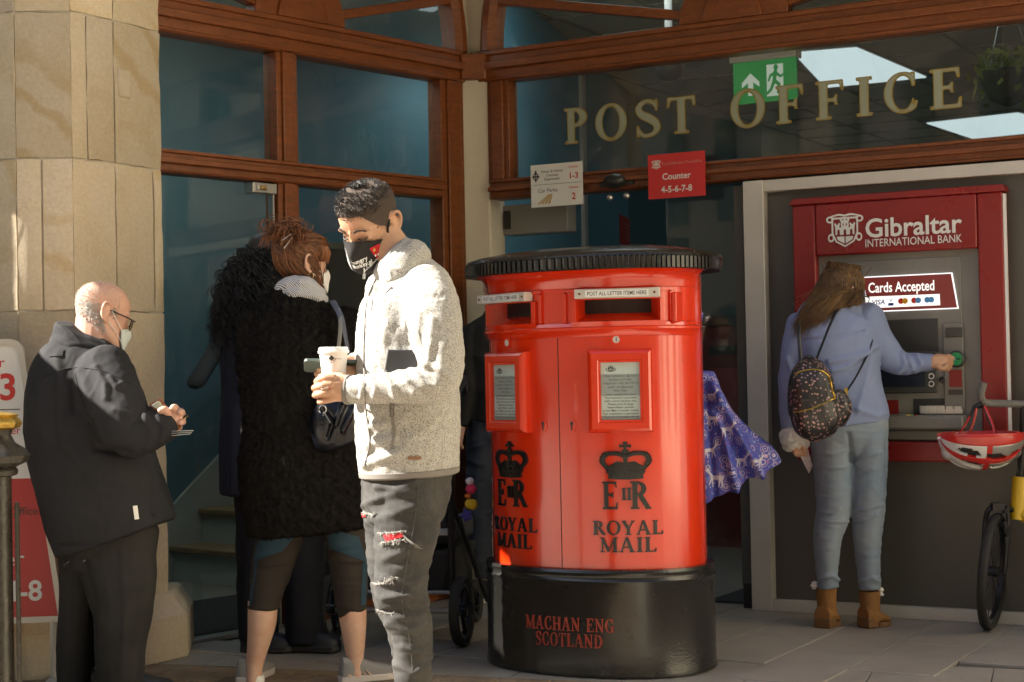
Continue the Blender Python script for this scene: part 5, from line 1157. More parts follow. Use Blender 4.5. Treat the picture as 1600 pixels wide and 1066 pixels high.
    def mask(s, name, mt, parent, phi=1.28, n=28, thick=.003, top=(.112, .086), bot=(-.004, .048)):
        """moulded cloth mask; its own grid so that marks can sit on it"""
        ph = np.linspace(-phi, phi, 2*n+1); m = MB(); rows = 14; G_ = []
        for i in range(rows+1):
            t = i/rows; a = np.abs(ph)/phi; zt = top[0]+(top[1]-top[0])*a**1.3; zb_ = bot[0]+(bot[1]-bot[0])*a**1.6; G_.append(s.mask_surf(ph, zb_+(zt-zb_)*t))
        k = 2*n+1; V = np.concatenate(G_); V2 = V + np.array((0, 1, 0))*thick; f = []
        for i in range(rows):
            for j in range(2*n): q = i*k+j; f += [(q, q+1, q+k+1, q+k), tuple(x+len(V) for x in (q+k, q+k+1, q+1, q))]
        m.add(np.vstack([s(V), s(V2)]), f); return m.build(name, mt, parent, smooth=60)
    def on_mask(s, v, off=.0012, top=(.112, .086), bot=(-.004, .048)):
        """flat (phi-ish x in metres, y, z) -> just over the mask"""
        v = np.asarray(v, float); return s(s.mask_surf(v[:, 0]/.078, v[:, 2], .0085+off-v[:, 1]))
def hand_rings(f, palm, fingers):
    """palm rows and finger rows, all in bearings"""
    return [f.tube(palm, sub=5, n=16, e=2.4)] + [f.tube(x, sub=5, n=10) for x in fingers]
def skin_mat(name, a, b, red=(.5, .16, .1)):
    m = bpy.data.materials.new(name); m.use_nodes = True; nt = m.node_tree; bs = nt.nodes['Principled BSDF']
    n = noise_node(nt, 45, 5, .6); r = ramp(nt, [(.3, a), (.7, b)]); nt.links.new(n.outputs[0], r.inputs[0])
    n2 = noise_node(nt, 14, 3, .5); r2 = ramp(nt, [(.5, 0.0), (.75, .3)]); nt.links.new(n2.outputs[0], r2.inputs[0])
    nt.links.new(mix(nt, r2.outputs[0], r.outputs[0], red), bs.inputs['Base Color']); bs.inputs['Roughness'].default_value = .48
    bs.inputs['Subsurface Weight'].default_value = .12; bs.inputs['Subsurface Radius'].default_value = (.012, .005, .003); bs.inputs['Subsurface Scale'].default_value = .5
    n3 = noise_node(nt, 380, 3, .6); bp = nt.nodes.new('ShaderNodeBump'); bp.inputs['Strength'].default_value = .25; bp.inputs['Distance'].default_value = .002; nt.links.new(n3.outputs[0], bp.inputs['Height']); nt.links.new(bp.outputs[0], bs.inputs['Normal']); return m
def fabric(name, a, b=None, weave=700, bump=.3, rough=.85, sheen=.0, speck=None, nscale=8, fold=None):
    return mat(name, a, rough, c2=b, nscale=nscale, bump=bump, bscale=weave, bdetail=2, spec=.25, sheen=sheen, speck=speck, bdist=.002)
M_skinA = skin_mat('skin_olive', (.42, .235, .145), (.48, .28, .18)); M_skinB = skin_mat('skin_pale', (.55, .34, .25), (.61, .39, .29)); M_skinC = skin_mat('skin_pink', (.56, .32, .24), (.62, .37, .28))
M_denim_grey = fabric('grey_denim', (.036, .035, .034), (.066, .063, .06), 500, .35, nscale=10, speck=(260, .68, (.11, .105, .1))); M_fleece = fabric('heather_fleece', (.40, .39, .36), (.47, .455, .42), 420, .5, .95, .0, speck=(330, .555, (.2, .195, .185)), nscale=60)
M_blackcloth = fabric('black_cloth', (.018, .018, .02), (.028, .027, .028), 600, .3)
M_mask_white = fabric('mask_white', (.75, .75, .74), None, 400, .15)
from mathutils.bvhtree import BVHTree
def bvh_of(o):
    me = o.data; b = wloc(o) if o.name in WLOC else np.zeros(3)
    v = np.empty(len(me.vertices)*3); me.vertices.foreach_get('co', v); v = v.reshape(-1, 3) + b
    return BVHTree.FromPolygons([Vector(x) for x in v], [tuple(p.vertices) for p in me.polygons])
EYE = Vector((0, 0, CAM_H))
def snap(bv, x, y, off=.002):
    """the point of a surface seen along a bearing, lifted off it a little"""
    d = Vector(ray(x, y)).normalized(); h = bv.ray_cast(EYE, d)
    if h[0] is None: return None
    n = h[1] if h[1].dot(d) < 0 else -h[1]; return np.array(h[0] + n*off)
def snap_path(bv, pts, off=.002, sub=5):
    a = crom(np.array(pts, float), sub); return np.array([q for q in (snap(bv, x, y, off) for x, y in a) if q is not None])
def decal(bv, name, poly, mt, parent, off=.002, n=6, thick=.0015, label=None):
    """a small patch lying on a surface: poly of four bearings (tl, tr, br, bl)"""
    tl, tr, br, bl = [np.array(q, float) for q in poly]; V = []; cx_ = to_px(np.array(bv.find_nearest(Vector((tl[0]*0, 4, 1)))[0]))[0] if False else tl[0]+40
    for j in range(n+1):
        for i in range(n+1):
            s, t = i/n, j/n; q = (tl*(1-s)+tr*s)*(1-t) + (bl*(1-s)+br*s)*t; w = snap(bv, q[0], q[1], off); 
            for sh in range(1, 8):
                if w is not None: break
                w = snap(bv, q[0]+sh*(1 if cx_ > q[0] else -1), q[1], off)
            V.append(w if w is not None else (V[-1] if V else np.zeros(3)))
    F = [(j*(n+1)+i, j*(n+1)+i+1, (j+1)*(n+1)+i+1, (j+1)*(n+1)+i)[::-1] for j in range(n) for i in range(n)]
    m = MB(); m.add(np.array(V), F); return m.build(name, mt, parent, smooth=60, label=label)
def seam(bv, name, pts, r, mt, parent, off=.001, sub=5, n=6):
    q = snap_path(bv, pts, off, sub)
    if len(q) < 2: return None
    m = MB(); m.tube(q, r, n); return m.build(name, mt, parent)
def shoe(f, parent, heel, toe, h, w, mt, sole, name='shoe', gz=None, boot=0):
    """heel, toe: ground points (x, y metres); w half width; h ankle height"""
    heel = np.array(heel, float); toe = np.array(toe, float); d = toe-heel; L = np.linalg.norm(d); d /= L; n = np.array((-d[1], d[0])); z0 = .022; R = []
    for t, hh, ww in ((0.0, .55, .55), (.04, .95, .74), (.2, 1.0, .8), (.36, .92, .82), (.48, .72, .86), (.62, .58, .95), (.78, .48, 1.0), (.9, .4, .86), (.98, .28, .55), (1.0, .18, .3)):
        c = heel + d*L*t; th = np.linspace(0, PI, 13); top = h*hh
        R.append(np.array([(*(c + n*w*ww*np.sign(math.cos(a))*abs(math.cos(a))**.75), z0 + top*math.sin(a)**.7) for a in th] + [(*(c - n*w*ww*.9*k), z0) for k in (.5, 0, -.5)]))
    m = MB(); m.rings([r[::-1] for r in R]); s = m.build(name, mt, parent, smooth=50)
    m = MB(); out = []
    for t, ww in ((-.015, .4), (.0, .68), (.1, .86), (.35, .88), (.6, 1.02), (.8, 1.06), (.93, .85), (1.01, .4)): out.append((t, ww))
    poly = [heel + d*L*t + n*w*ww for t, ww in out] + [heel + d*L*t - n*w*ww for t, ww in out[::-1]]
    m.prism_z([tuple(p) for p in poly][::-1], .001, .026); m.build('sole', sole, s, bevel=.004); return s

# ================================================================== young man with the coffee
f = Fig(4.6); rx_ = f.p(640, 1213)
ym = thing('person', 'young man in pale grey fleece and dark face mask holding a paper cup', 'person', (rx_[0], 4.6, 0))
hd = Head(f.p(577, 345), -32, 33, 6, .98)
def fleece_post(v, nr):
    v = v + nr*(.0016*billow(v, 30, 3, (1, 1, 1.6)) + .0009*wob(v, 150, 33))[:, None]
    L = [([(676, 500), (672, 545), (664, 580)], 6, 4), ([(655, 492), (652, 530), (640, 566)], 5, 4), ([(636, 478), (634, 510)], 5, 4), ([(694, 540), (688, 580)], 8, 3),
         ([(660, 566), (690, 580), (706, 592)], 5, 5), ([(640, 575), (664, 600), (680, 604)], 5, 5), ([(622, 578), (640, 600), (648, 612)], 5, 4), ([(600, 584), (612, 604), (618, 622)], 5, 3.5), ([(580, 588), (586, 606), (584, 622)], 4, 3), ([(562, 588), (566, 604), (564, 622)], 4, 3),
         ([(566, 700), (590, 690), (612, 686)], 7, 5), ([(570, 726), (600, 716), (622, 708)], 7, 5), ([(570, 668), (590, 664), (604, 664)], 7, 4), ([(640, 690), (665, 670), (700, 640)], 9, 3), ([(625, 716), (660, 700), (700, 668)], 9, 2.5), ([(600, 470), (606, 500), (600, 530)], 8, 3), ([(618, 452), (640, 448), (668, 440)], 6, -3),
         ([(575, 640), (578, 690), (572, 730)], 5, 2)]
    return f.folds(v, nr, L)
torso = f.tube([(622, 418, 0, 36, 40), (634, 434, 0, 52, 54), (644, 458, 0, 67, 76), (642, 490, 0, 80, 92), (638, 540, 0, 82, 96), (637, 600, 0, 81, 92), (637, 660, 0, 82, 90), (638, 705, 0, 80, 92), (640, 737, 0, 77, 90)], 6, 36, 2.3, (.2, .05))
armL = f.tube([(664, 446, -52, 34, 34), (676, 480, -84, 41, 38), (684, 530, -102, 38, 38), (690, 572, -110, 34, 36), (684, 600, -114, 29, 34), (655, 603, -118, 27, 30), (618, 606, -116, 24, 25), (580, 608, -108, 22, 22), (546, 609, -98, 21, 21)], 7, 28, 2.1, (.8, .05))
armR = f.tube([(610, 450, 60, 40, 34), (600, 520, 84, 34, 34), (600, 572, 80, 30, 30), (575, 572, 40, 24, 24), (549, 568, 12, 18, 18)], 6, 20, 2, (.8, .05))
jk = f.fuse('fleece_jacket', [torso, armL, armR], .0055, M_fleece, ym, 3, fleece_post); jb = bvh_of(jk)
# collar: two stacked rolls
def collar_post(v, nr): return v + nr*(.002*billow(v, 40, 11))[:, None]
f.fuse('collar', [f.tube([(640, 427, -4, 48, 52), (626, 415, -6, 45, 49), (610, 401, -8, 39, 43)], 6, 30, 2, (.05, .25)), f.tube([(634, 421, -6, 50, 54), (628, 416, -6, 49, 53)], 4, 30, 2, (.6, .6))], .005, M_fleece, jk, 3, collar_post)
M_trim = fabric('grey_trim', (.2, .185, .17), None, 500)
m = MB(); e = f.tube([(547, 609, -98, 22.5, 22.5), (541, 609, -96, 22.5, 22.5)], 2, 24, 2, (.2, .2)); m.rings(e); m.build('cuff', M_trim, jk)
hem = f.tube([(639.6, 734, 0, 79, 92), (640, 741, 0, 78, 91)], 3, 40, 2.3, (.1, .1)); m = MB(); m.rings(hem); m.build('hem_band', M_trim, jk)
seam(jb, 'zip', [(588, 434), (574, 470), (570, 520), (569, 575), (572, 640), (578, 690), (570, 728)], .0022, M_trim, jk)
seam(jb, 'pocket_zip', [(613, 632), (613, 650), (616, 676), (612, 702)], .0045, M_trim, jk, 0.0)
decal(jb, 'zip_garage', [(609, 630), (616, 630), (616, 652), (610, 652)], mat('zip_tape', (.1, .09, .085), .6), jk, .003)
seam(jb, 'chest_zip', [(583, 468), (581, 484)], .0022, M_trim, jk)
for pts in ([(634, 630), (633, 680), (630, 736)], [(640, 470), (648, 500), (660, 545), (662, 566)], [(690, 640), (692, 690), (690, 735)]): seam(jb, 'seam', pts, .0011, M_fleece, jk, .0)
lb = decal(jb, 'hem_label', [(637, 713), (657, 713), (657, 718), (637, 718)], mat('tan_leather', (.2, .09, .04), .5), jk, .003)
m = MB(); q = f.p(569, 428, -58); m.tube([q, q+np.array((-.001, 0, -.014))], .0035, 6); m.tube([q+np.array((0, 0, .016)), q], .0016, 5); m.build('zip_pull', M_steel, jk)
# jeans and legs (one continuous skin)
def jean_post(v, nr):
    v = v + nr*(.0028*billow(v, 16, 21, (1, 1, 2.2)) + .0012*billow(v, 50, 22, (.6, .6, 1.6)))[:, None]
    uv = to_px(v); y = uv[:, 1]; kn = np.exp(-((y-940)/55)**2)+.6*np.exp(-((y-1040)/60)**2); v = v + nr*(.0035*kn*billow(v, 24, 5, (.5, .5, 2.2)))[:, None]
    L = [([(566, 790), (600, 776), (640, 768)], 6, 5), ([(590, 760), (620, 764), (650, 752)], 6, 5), ([(575, 815), (610, 806), (650, 790)], 7, 4), ([(600, 875), (630, 862), (650, 850)], 7, 4), ([(600, 935), (640, 930), (668, 940)], 5, 6), ([(598, 958), (640, 956), (666, 952)], 5, -5), ([(606, 975), (640, 985), (668, 972)], 6, 5), ([(600, 905), (640, 915), (664, 900)], 6, 4), ([(630, 1010), (655, 1020), (670, 1012)], 5, 4), ([(618, 1040), (645, 1050), (670, 1040)], 5, 4)]
    return f.folds(v, nr, L)
near = f.tube([(646, 735, -20, 58, 66), (642, 780, -30, 51, 58), (635, 835, -36, 49, 52), (627, 890, -38, 42, 44), (630, 940, -40, 39, 40), (643, 985, -38, 32, 35), (645, 1050, -36, 29, 32), (646, 1120, -34, 25, 28), (648, 1180, -32, 23, 26)], 7, 26, 2.1, (.3, .1))
far = f.tube([(622, 735, 30, 58, 60), (618, 780, 40, 54, 55), (612, 835, 44, 42, 48), (612, 890, 44, 37, 42), (620, 940, 42, 34, 38), (632, 985, 44, 27, 32), (640, 1050, 46, 24, 28), (642, 1120, 48, 22, 26), (644, 1182, 50, 21, 25)], 7, 26, 2.1, (.3, .1))
hip = f.tube([(636, 725, 0, 70, 80), (636, 760, 0, 69, 78), (632, 800, 0, 62, 74)], 5, 30, 2.2, (.2, .5))
jn = f.fuse('jeans', [near, far, hip], .0055, M_denim_grey, ym, 3, jean_post); nb_ = bvh_of(jn)
seam(nb_, 'seam', [(655, 745), (648, 810), (636, 880), (628, 940), (640, 1000), (646, 1060)], .0013, mat('seam_thread', (.07, .066, .062), .8), jn, .0)
seam(nb_, 'pocket_seam', [(682, 745), (680, 780), (690, 800)], .0013, bpy.data.materials['seam_thread'], jn, .0); seam(nb_, 'pocket_seam', [(584, 745), (580, 762), (590, 774)], .0013, bpy.data.materials['seam_thread'], jn, .0)
M_rag = fabric('frayed_thread', (.36, .345, .32), None, 300); M_redl = fabric('red_lining', (.45, .02, .025), None, 300)
decal(nb_, 'red_lining', [(600, 836), (628, 832), (630, 839), (604, 846)], M_redl, jn, .004); decal(nb_, 'red_lining', [(567, 801), (573, 800), (573, 808), (568, 809)], M_redl, jn, .004)
cv = []
for (x0, y0, x1, y1, k) in ((594, 834, 632, 830, 46), (600, 848, 634, 843, 46), (566, 800, 588, 804, 26), (590, 912, 612, 908, 30), (576, 930, 582, 945, 26), (588, 952, 612, 960, 34), (600, 908, 622, 903, 20)):
    for i in range(k):
        t = RNG.uniform(0, 1); x, y = x0+(x1-x0)*t, y0+(y1-y0)*t; a = RNG.uniform(-2.2, 2.2); L = RNG.uniform(3, 9); pts = [snap(nb_, x+L*s*math.sin(a)+RNG.normal()*.6, y+L*s*abs(math.cos(a))*RNG.choice((1, -.6))+RNG.normal()*.6, .002+.005*s) for s in (0, .33, .66, 1)]
        if all(q is not None for q in pts): cv.append(pts)
for dx in (0, 3, 5, -2):
    pts = [snap(nb_, 630+dx*.4+ (22+dx)*s, 836+dx*.3 + 18*s+3*math.sin(3*s), .004+.004*math.sin(3*s)) for s in np.linspace(0, 1, 7)]
    if all(q is not None for q in pts): cv.append(pts)
strands('frayed_threads', cv, .0011, M_rag, jn, 'stuff')
M_shoe_w = mat('white_shoe', (.5, .5, .48), .6); M_sole = mat('rubber_sole', (.3, .29, .27), .7)
for x, dy in ((648, -32), (642, 50)):
    a = f.p(x+20, 1213, dy); b = f.p(x-110, 1213, dy-20); shoe(f, ym, a[:2], b[:2], .085, .045, M_shoe_w, M_sole)
# head
neck = f.tube([(594, 366, 8, 32, 34), (610, 390, 4, 32, 36), (628, 415, 0, 36, 40)], 5, 24)
hm = f.fuse('head', [hd.skull(), neck] + hd.features() + hd.ear(1) + hd.ear(-1), .0032, M_skinA, ym, 2, lambda v, n: hd.shape(v))
M_hair = mat('black_hair', (.012, .010, .009), .3, spec=.9); M_brow = mat('dark_brow', (.02, .013, .01), .6)
for sx in (1, -1):     # brows, lashes of lowered lids
    cv = []
    for i in range(130):
        t = RNG.uniform(0, 1); ph = sx*(.17 + .42*t); z = .1365 + .010*math.sin(PI*min(1, t*.75+.1)) - .003*t + RNG.normal()*.0022*(1-.5*t); a = hd.surf(np.array(ph), np.array(z), .0065); b = hd.surf(np.array(ph+sx*.05), np.array(z+.003-.004*t), .0085); cv.append(hd(np.stack([a, (a+b)/2+np.array((0, -.001, 0)), b])))
    strands('eyebrow', cv, .0010, M_brow, hm)
    q = [hd(hd.surf(np.array(sx*(.24+.36*t)), np.array(.1165-.0045*math.sin(PI*t)), .002+.0052*math.sin(PI*t))) for t in np.linspace(0, 1, 12)]; m = MB(); m.tube(q, .0022, 6); m.build('eyelash_line', M_brow, hm)
# hair: dense tight curls on top, clipped short at the sides
cv = []
def hair_line(ph): return .178 - .052*np.clip((np.abs(ph)-.55)/.6, 0, 1) - .06*np.clip((np.abs(ph)-1.25)/.6, 0, 1)
cap = []
for i in range(6800):
    ph = RNG.uniform(-PI, PI); z = RNG.uniform(.05, .232)
    if z > .2 and RNG.uniform() < .25: ph = RNG.uniform(-PI, PI)
    if z < hair_line(ph) + RNG.normal()*.005 - .003: continue
    top = np.clip((z-.165)/.03, 0, 1)*(1 if abs(ph) < 1.35 else .75); L = .003 + .011*top; r0 = hd.surf(np.array(ph), np.array(min(z, .2305)), -.001); nrm = r0 - np.array((0, .005, .12)); nrm[2] *= .9; nrm /= np.linalg.norm(nrm)
    if z > .222: r0 = r0*np.array((RNG.uniform(0, 1), RNG.uniform(0, 1), 1)); r0[2] = .231; nrm = np.array((0, 0, 1.))
    t1 = RNG.normal(size=3); t1 /= np.linalg.norm(t1); sidev = np.cross(nrm, t1); n = 7 if top > .3 else 3; pts = []
    for s in np.linspace(0, 1, n):
        w = top*.0036; pts.append(r0 + nrm*L*s + (np.cos(7*s)*t1 + np.sin(7*s)*sidev)*w*s + np.array((0, -.004, -.001))*s*top)
    pts = np.array(pts); pts[:, 2] += .004*np.clip((pts[:, 2]-.17)/.05, 0, 1); cv.append(hd(pts))
strands('hair', cv, .0013, M_hair, hm)
# hair base: a close cap following the skull
ph = np.linspace(-PI, PI, 73); m = MB(); rows = []
for t in np.linspace(0, 1, 12): z = hair_line(ph)+.004 + (.2302-hair_line(ph)-.004)*t; P_ = np.array([hd.surf(np.array(a), np.array(b), .0016+.0055*np.clip((b-.165)/.03, 0, 1)) for a, b in zip(ph, z)]); P_[:, 2] += .006*np.clip((P_[:, 2]-.17)/.05, 0, 1); rows.append(hd(P_))
V = np.concatenate(rows); F = [(j*73+i, j*73+i+1, (j+1)*73+i+1, (j+1)*73+i) for j in range(11) for i in range(72)] + [tuple(range(11*73, 12*73-1))]
m.add(V, F); m.build('hair_base', mat('clipped_hair', (.10, .065, .045), .75, bump=.8, bscale=500, c2=(.045, .033, .025), nscale=300), hm, smooth=60)
# mask with its print (mascot left out)
M_maskK = fabric('mask_black', (.022, .020, .020), None, 600, .2); mk = hd.mask('face_mask', M_maskK, hm, phi=1.38, bot=(-.006, .016), top=(.113, .09))
def on_m(mb, shape, x, z, sx_, sz_, mi, off=.0012): put_shape(mb, shape, x, z, sx_, sz_, 0, None, mi, lambda v: hd.on_mask(v, off))
m = MB(); sq = implicit(lambda x, z: s_poly(x, z, [(-.5, .42), (.35, .5), (.5, -.2), (.1, -.5), (-.2, -.15)]), -.6, -.6, .6, .6, 22); on_m(m, sq, .064, .068, .034, .042, 0); on_m(m, sq, -.082, .07, -.03, .04, 0)
bx = implicit(lambda x, z: s_box(x, z, -.5, -.5, .5, .5), -.6, -.6, .6, .6, 10); on_m(m, bx, .066, .060, .013, .006, 1, .0018); on_m(m, bx, .066, .060, .004, .006, 0, .0022); on_m(m, implicit(lambda x, z: s_ell(x, z, 0, 0, .5, .5), -.6, -.6, .6, .6, 14), .060, .076, .006, .009, 2, .0018)
for s, x, z, h, rot in (('hungry', .018, .052, .0145, .1), ('Monkey.gi', .020, .037, .0145, .1), ('www.hungrymonkey.gi', .050, .036, .006, .5)):
    v, fc = text_mb(s, h*1.3, bold=.015); v = v*np.array((.85, 1)); c_, s_ = math.cos(rot+.06), math.sin(rot+.06); v = np.stack([v[:, 0]*c_-v[:, 1]*s_, v[:, 0]*s_+v[:, 1]*c_], 1); m.add(hd.on_mask(np.stack([v[:, 0]+x, np.zeros(len(v)), v[:, 1]+z], 1), .0016), fc, 1)
whiteside = implicit(lambda x, z: U(*[s_seg(x, z, (a, -.45+.1*(k % 2)), (a+.1, .4-.15*(k % 3)), .03) for k, a in enumerate((-.5, -.36, -.24, -.1, .02, .16, .3, .42))]), -.7, -.6, .7, .6, 30); on_m(m, whiteside, -.048, .055, .034, .08, 1)
m.build('mask_print', [M_redl, M_pwhite, bpy.data.materials['gold_paint']], mk, smooth=60)
for sx in (1, -1):
    for z0, e in ((.086, (.066, -.004, .135)), (.05, (.066, .014, .085))):
        a = hd.mask_surf(np.array(sx*1.37), np.array(z0)); mid = hd.surf(np.array(sx*1.36), np.array((z0+e[2])/2), .006); m = MB(); m.tube(crom(hd(np.array([a, mid, np.array((sx*(e[0]+.010), e[1], e[2]))])), 4), .0032, 6, flat=.6); m.build('ear_loop', M_maskK, mk)
# hands
handL = hand_rings(f, [(552, 609, -96, 17, 18), (538, 608, -98, 19, 19), (522, 607, -102, 20, 18), (512, 607, -102, 19, 15)], [
    [(520, 592, -110, 8, 8), (506, 591, -112, 5.6, 6.4), (496, 595, -100, 5.2, 6), (497, 598, -86, 5, 5.6)], [(516, 602, -116, 6.4, 7), (502, 603.5, -118, 5.6, 6.4), (492, 606, -104, 5.2, 6), (497, 608, -90, 5, 5.6)],
    [(516, 613, -116, 6.2, 7), (501, 615.5, -116, 5.4, 6.2), (493, 617.5, -102, 5, 5.8), (499, 618, -88, 4.8, 5.4)], [(520, 623, -110, 5.6, 6.2), (507, 626.5, -110, 4.8, 5.6), (500, 628, -98, 4.5, 5), (504, 627, -86, 4.2, 4.8)],
    [(540, 597, -84, 10, 10), (528, 590, -70, 8.6, 8.6), (514, 588, -62, 7.6, 7.6), (503, 590, -60, 6.6, 6.6)]])
f.fuse('hand', handL, .0022, M_skinA, ym, 2)
handR = hand_rings(f, [(552, 570, 6, 15, 14), (540, 572, -6, 16, 14), (526, 575, -10, 16, 13)], [
    [(526, 564, -6, 7, 7), (510, 568, 4, 7, 7), (499, 572, -6, 6.4, 6.4), (500, 576, -18, 6, 6)], [(526, 574, -2, 7.4, 7.4), (508, 580, 6, 7, 7), (497, 583, -6, 6.6, 6.6), (500, 586, -16, 6, 6)], [(528, 584, -2, 7, 7), (512, 589, 4, 6.8, 6.8), (500, 591, -6, 6.4, 6.4), (504, 594, -14, 6, 6)], [(546, 578, -24, 8, 8), (552, 577, -30, 7, 7), (542, 577, -34, 6.4, 6.4)]])
f.fuse('hand', handR, .0024, M_skinA, ym, 2)
# things he holds
def put_thing_loc(p): return tuple(p)
cp = f.p(522, 600, -52); cup = thing('paper_cup', 'white takeaway coffee cup with lid and dark diamond logo in a hand', 'cup', cp); k = f.k
M_cup = mat('cup_paper', (.78, .74, .68), .5); M_lid = mat('cup_lid', (.8, .78, .75), .35)
zz = lambda y: f.p(522, y, -52)[2]
m = MB(); m.lathe([(.001, zz(606)-cp[2]), (16*k, zz(606)-cp[2]), (16.6*k, zz(603)-cp[2]), (21.5*k, zz(551)-cp[2]), (21*k, zz(550)-cp[2])], cp, 32); m.build('body', M_cup, cup)
m = MB(); m.lathe([(21*k, zz(552)-cp[2]), (23.6*k, zz(552)-cp[2]), (24*k, zz(549)-cp[2]), (23*k, zz(547.5)-cp[2]), (22*k, zz(543)-cp[2]), (20.5*k, zz(542.5)-cp[2]), (20*k, zz(544)-cp[2]), (.002, zz(544)-cp[2])], cp, 32); m.build('lid', M_lid, cup)
def on_cup(v):
    v = np.asarray(v, float); r = np.interp(v[:, 2], [zz(603)-cp[2], zz(551)-cp[2]], [16.6*k, 21.5*k]) + .0007 - v[:, 1]; a = v[:, 0]/.036; return cp + np.stack([r*np.sin(a), -r*np.cos(a), v[:, 2]], 1)
m = MB(); dz = implicit(lambda x, z: np.abs(x)+np.abs(z)-.5, -.6, -.6, .6, .6, 16); zl_ = zz(560)-cp[2]
put_shape(m, dz, -.002, zl_, .017, .017, 0, None, 0, on_cup); put_shape(m, implicit(lambda x, z: s_box(x, z, -.5, -.5, .5, .5), -.6, -.6, .6, .6, 12), -.018, zl_-.002, .016, .0012, 0, None, 1, on_cup); put_shape(m, implicit(lambda x, z: s_box(x, z, -.5, -.5, .5, .5), -.6, -.6, .6, .6, 12), .016, zl_-.002, .018, .0012, 0, None, 1, on_cup)
put_shape(m, implicit(lambda x, z: np.abs(np.abs(x)+np.abs(z)-.5)-.05+np.where(z > 0, 1, 0), -.7, -.7, .7, .1, 16), -.002, zl_-.001, .024, .024, -.0002, None, 1, on_cup)
m.build('logo', [M_pblack, mat('maroon_print', (.25, .03, .03), .5)], cup, smooth=None)
ph_ = f.p(519, 572, -24); phone = thing('mobile_phone', 'dark green mobile phone held flat behind the coffee cup', 'phone', ph_)
FP = Frame(ph_, (1, .1, -.05), (.05, .45, 1)); m = MB(FP); r = .012; w, h = .0765, .037
out = [(sx*(w-r)+r*math.cos(a), sz*(h-r)+r*math.sin(a)) for sx, sz, a0 in ((1, 1, 0), (-1, 1, PI/2), (-1, -1, PI), (1, -1, 1.5*PI)) for a in np.linspace(a0, a0+PI/2, 5)]
m.add([(x, y, -.005) for x, y in out] + [(x, y, .005) for x, y in out], [tuple(range(20))[::-1], tuple(range(20, 40))] + [(i, (i+1) % 20, 20+(i+1) % 20, 20+i) for i in range(20)]); m.build('case', mat('green_case', (.06, .08, .07), .4), phone, bevel=.002)
m = MB(FP); m.box((-.07, -.03, .0052), (.07, .03, .0056)); m.build('screen', M_black, phone)
nb2 = f.p(632, 562, -100); book = thing('notebook', 'dark grey notebook tucked under the arm of the grey fleece', 'notebook', nb2)
FB = Frame(f.p(655, 566, -97), (1, .12, -.02), (.16, 0, 1)); m = MB(FB); q = 4.6/FPX
m.box((-50*q, -.004, -30*q), (66*q, .004, 19*q)); m.build('cover', mat('slate_cover', (.05, .05, .055), .45), book, bevel=.002)
m = MB(FB); m.box((-51*q, .0045, -28*q), (64*q, .012, 17*q)); m.build('pages', mat('page_edge', (.6, .58, .52), .7), book)
m = MB(FB); m.box((-52*q, -.0055, -30*q), (-47*q, .013, -12*q)); m.build('clasp', M_steel, book)
rc = f.p(507, 602, -108); t = thing('red_wrapper', 'small red and white sugar wrapper pinched in the cup hand', 'wrapper', rc)
m = MB(); a, b, c, d = f.p(494, 606, -112), f.p(518, 600, -118), f.p(516, 607, -122), f.p(500, 610, -120); m.add([a, b, c, d, a+np.array((0, .004, -.003)), b+np.array((0, .004, -.003)), c+np.array((0, .004, -.003)), d+np.array((0, .004, -.003))], [(0, 3, 2, 1), (4, 5, 6, 7), (0, 1, 5, 4), (1, 2, 6, 5), (2, 3, 7, 6), (3, 0, 4, 7)]); m.build('paper', mat('red_paper', (.6, .05, .04), .5), t)
m = MB(); m.add([f.p(500, 606.5, -122.5), f.p(512, 603.5, -123.5), f.p(514, 606, -124), f.p(502, 608.5, -123.5)], [(0, 3, 2, 1)]); m.build('white_stripe', M_pwhite, t, smooth=None)
# ================================================================== bald man
f = Fig(5.9); k = f.k; r0 = f.p(165, 1085)
bm = thing('person', 'bald man in dark jacket with turned-up collar looking down at his wallet', 'person', (r0[0], 5.9, 0))
hd = Head(f.p(160, 489), 126, 18, 4, 1.04)
M_jack = fabric('dark_jacket', (.020, .020, .0225), (.027, .0265, .029), 800, .2, nscale=5); M_trou = fabric('charcoal_trousers', (.022, .021, .021), (.03, .029, .028), 700, .2)
def jk_post(v, nr):
    v = v + nr*(.003*billow(v, 11, 31, (1, 1, .8)) + .0011*billow(v, 38, 41, (1, 1, .6)) + .0005*billow(v, 90, 42))[:, None]
    L = [([(125, 580), (140, 620), (142, 650)], 7, 6), ([(150, 575), (165, 600), (166, 622)], 5, 5), ([(172, 590), (182, 604), (190, 600)], 4, 4), ([(112, 600), (116, 640)], 6, -5), ([(150, 700), (175, 704), (200, 708)], 6, -6), ([(236, 710), (246, 750), (240, 800)], 5, -5), ([(246, 650), (256, 668), (250, 690)], 4, 4), ([(225, 650), (236, 676), (230, 700)], 5, 4), ([(90, 560), (95, 640), (100, 700)], 7, 3), ([(110, 700), (150, 760), (200, 770)], 9, 4), ([(180, 640), (205, 650), (228, 655)], 6, 4), ([(95, 850), (170, 852), (268, 812)], 3, -3)]
    return f.folds(v, nr, L)
torso = f.tube([(138, 540, 0, 50, 50), (134, 562, 0, 74, 68), (131, 600, 0, 84, 82), (133, 650, 0, 92, 90), (141, 700, 0, 94, 92), (155, 755, 0, 96, 92), (168, 800, 0, 98, 90), (181, 840, 0, 96, 88)], 6, 36, 2.3, (.3, .05))
arm = f.tube([(160, 578, -50, 44, 40), (178, 622, -82, 44, 40), (192, 660, -98, 41, 40), (206, 680, -104, 34, 36), (230, 675, -102, 31, 31), (253, 668, -94, 26, 26), (268, 663, -86, 22, 22)], 7, 26, 2.1, (.8, .1))
arm2 = f.tube([(120, 585, 60, 40, 36), (190, 660, 90, 34, 34), (240, 660, 60, 26, 26)], 6, 20, 2, (.8, .4))
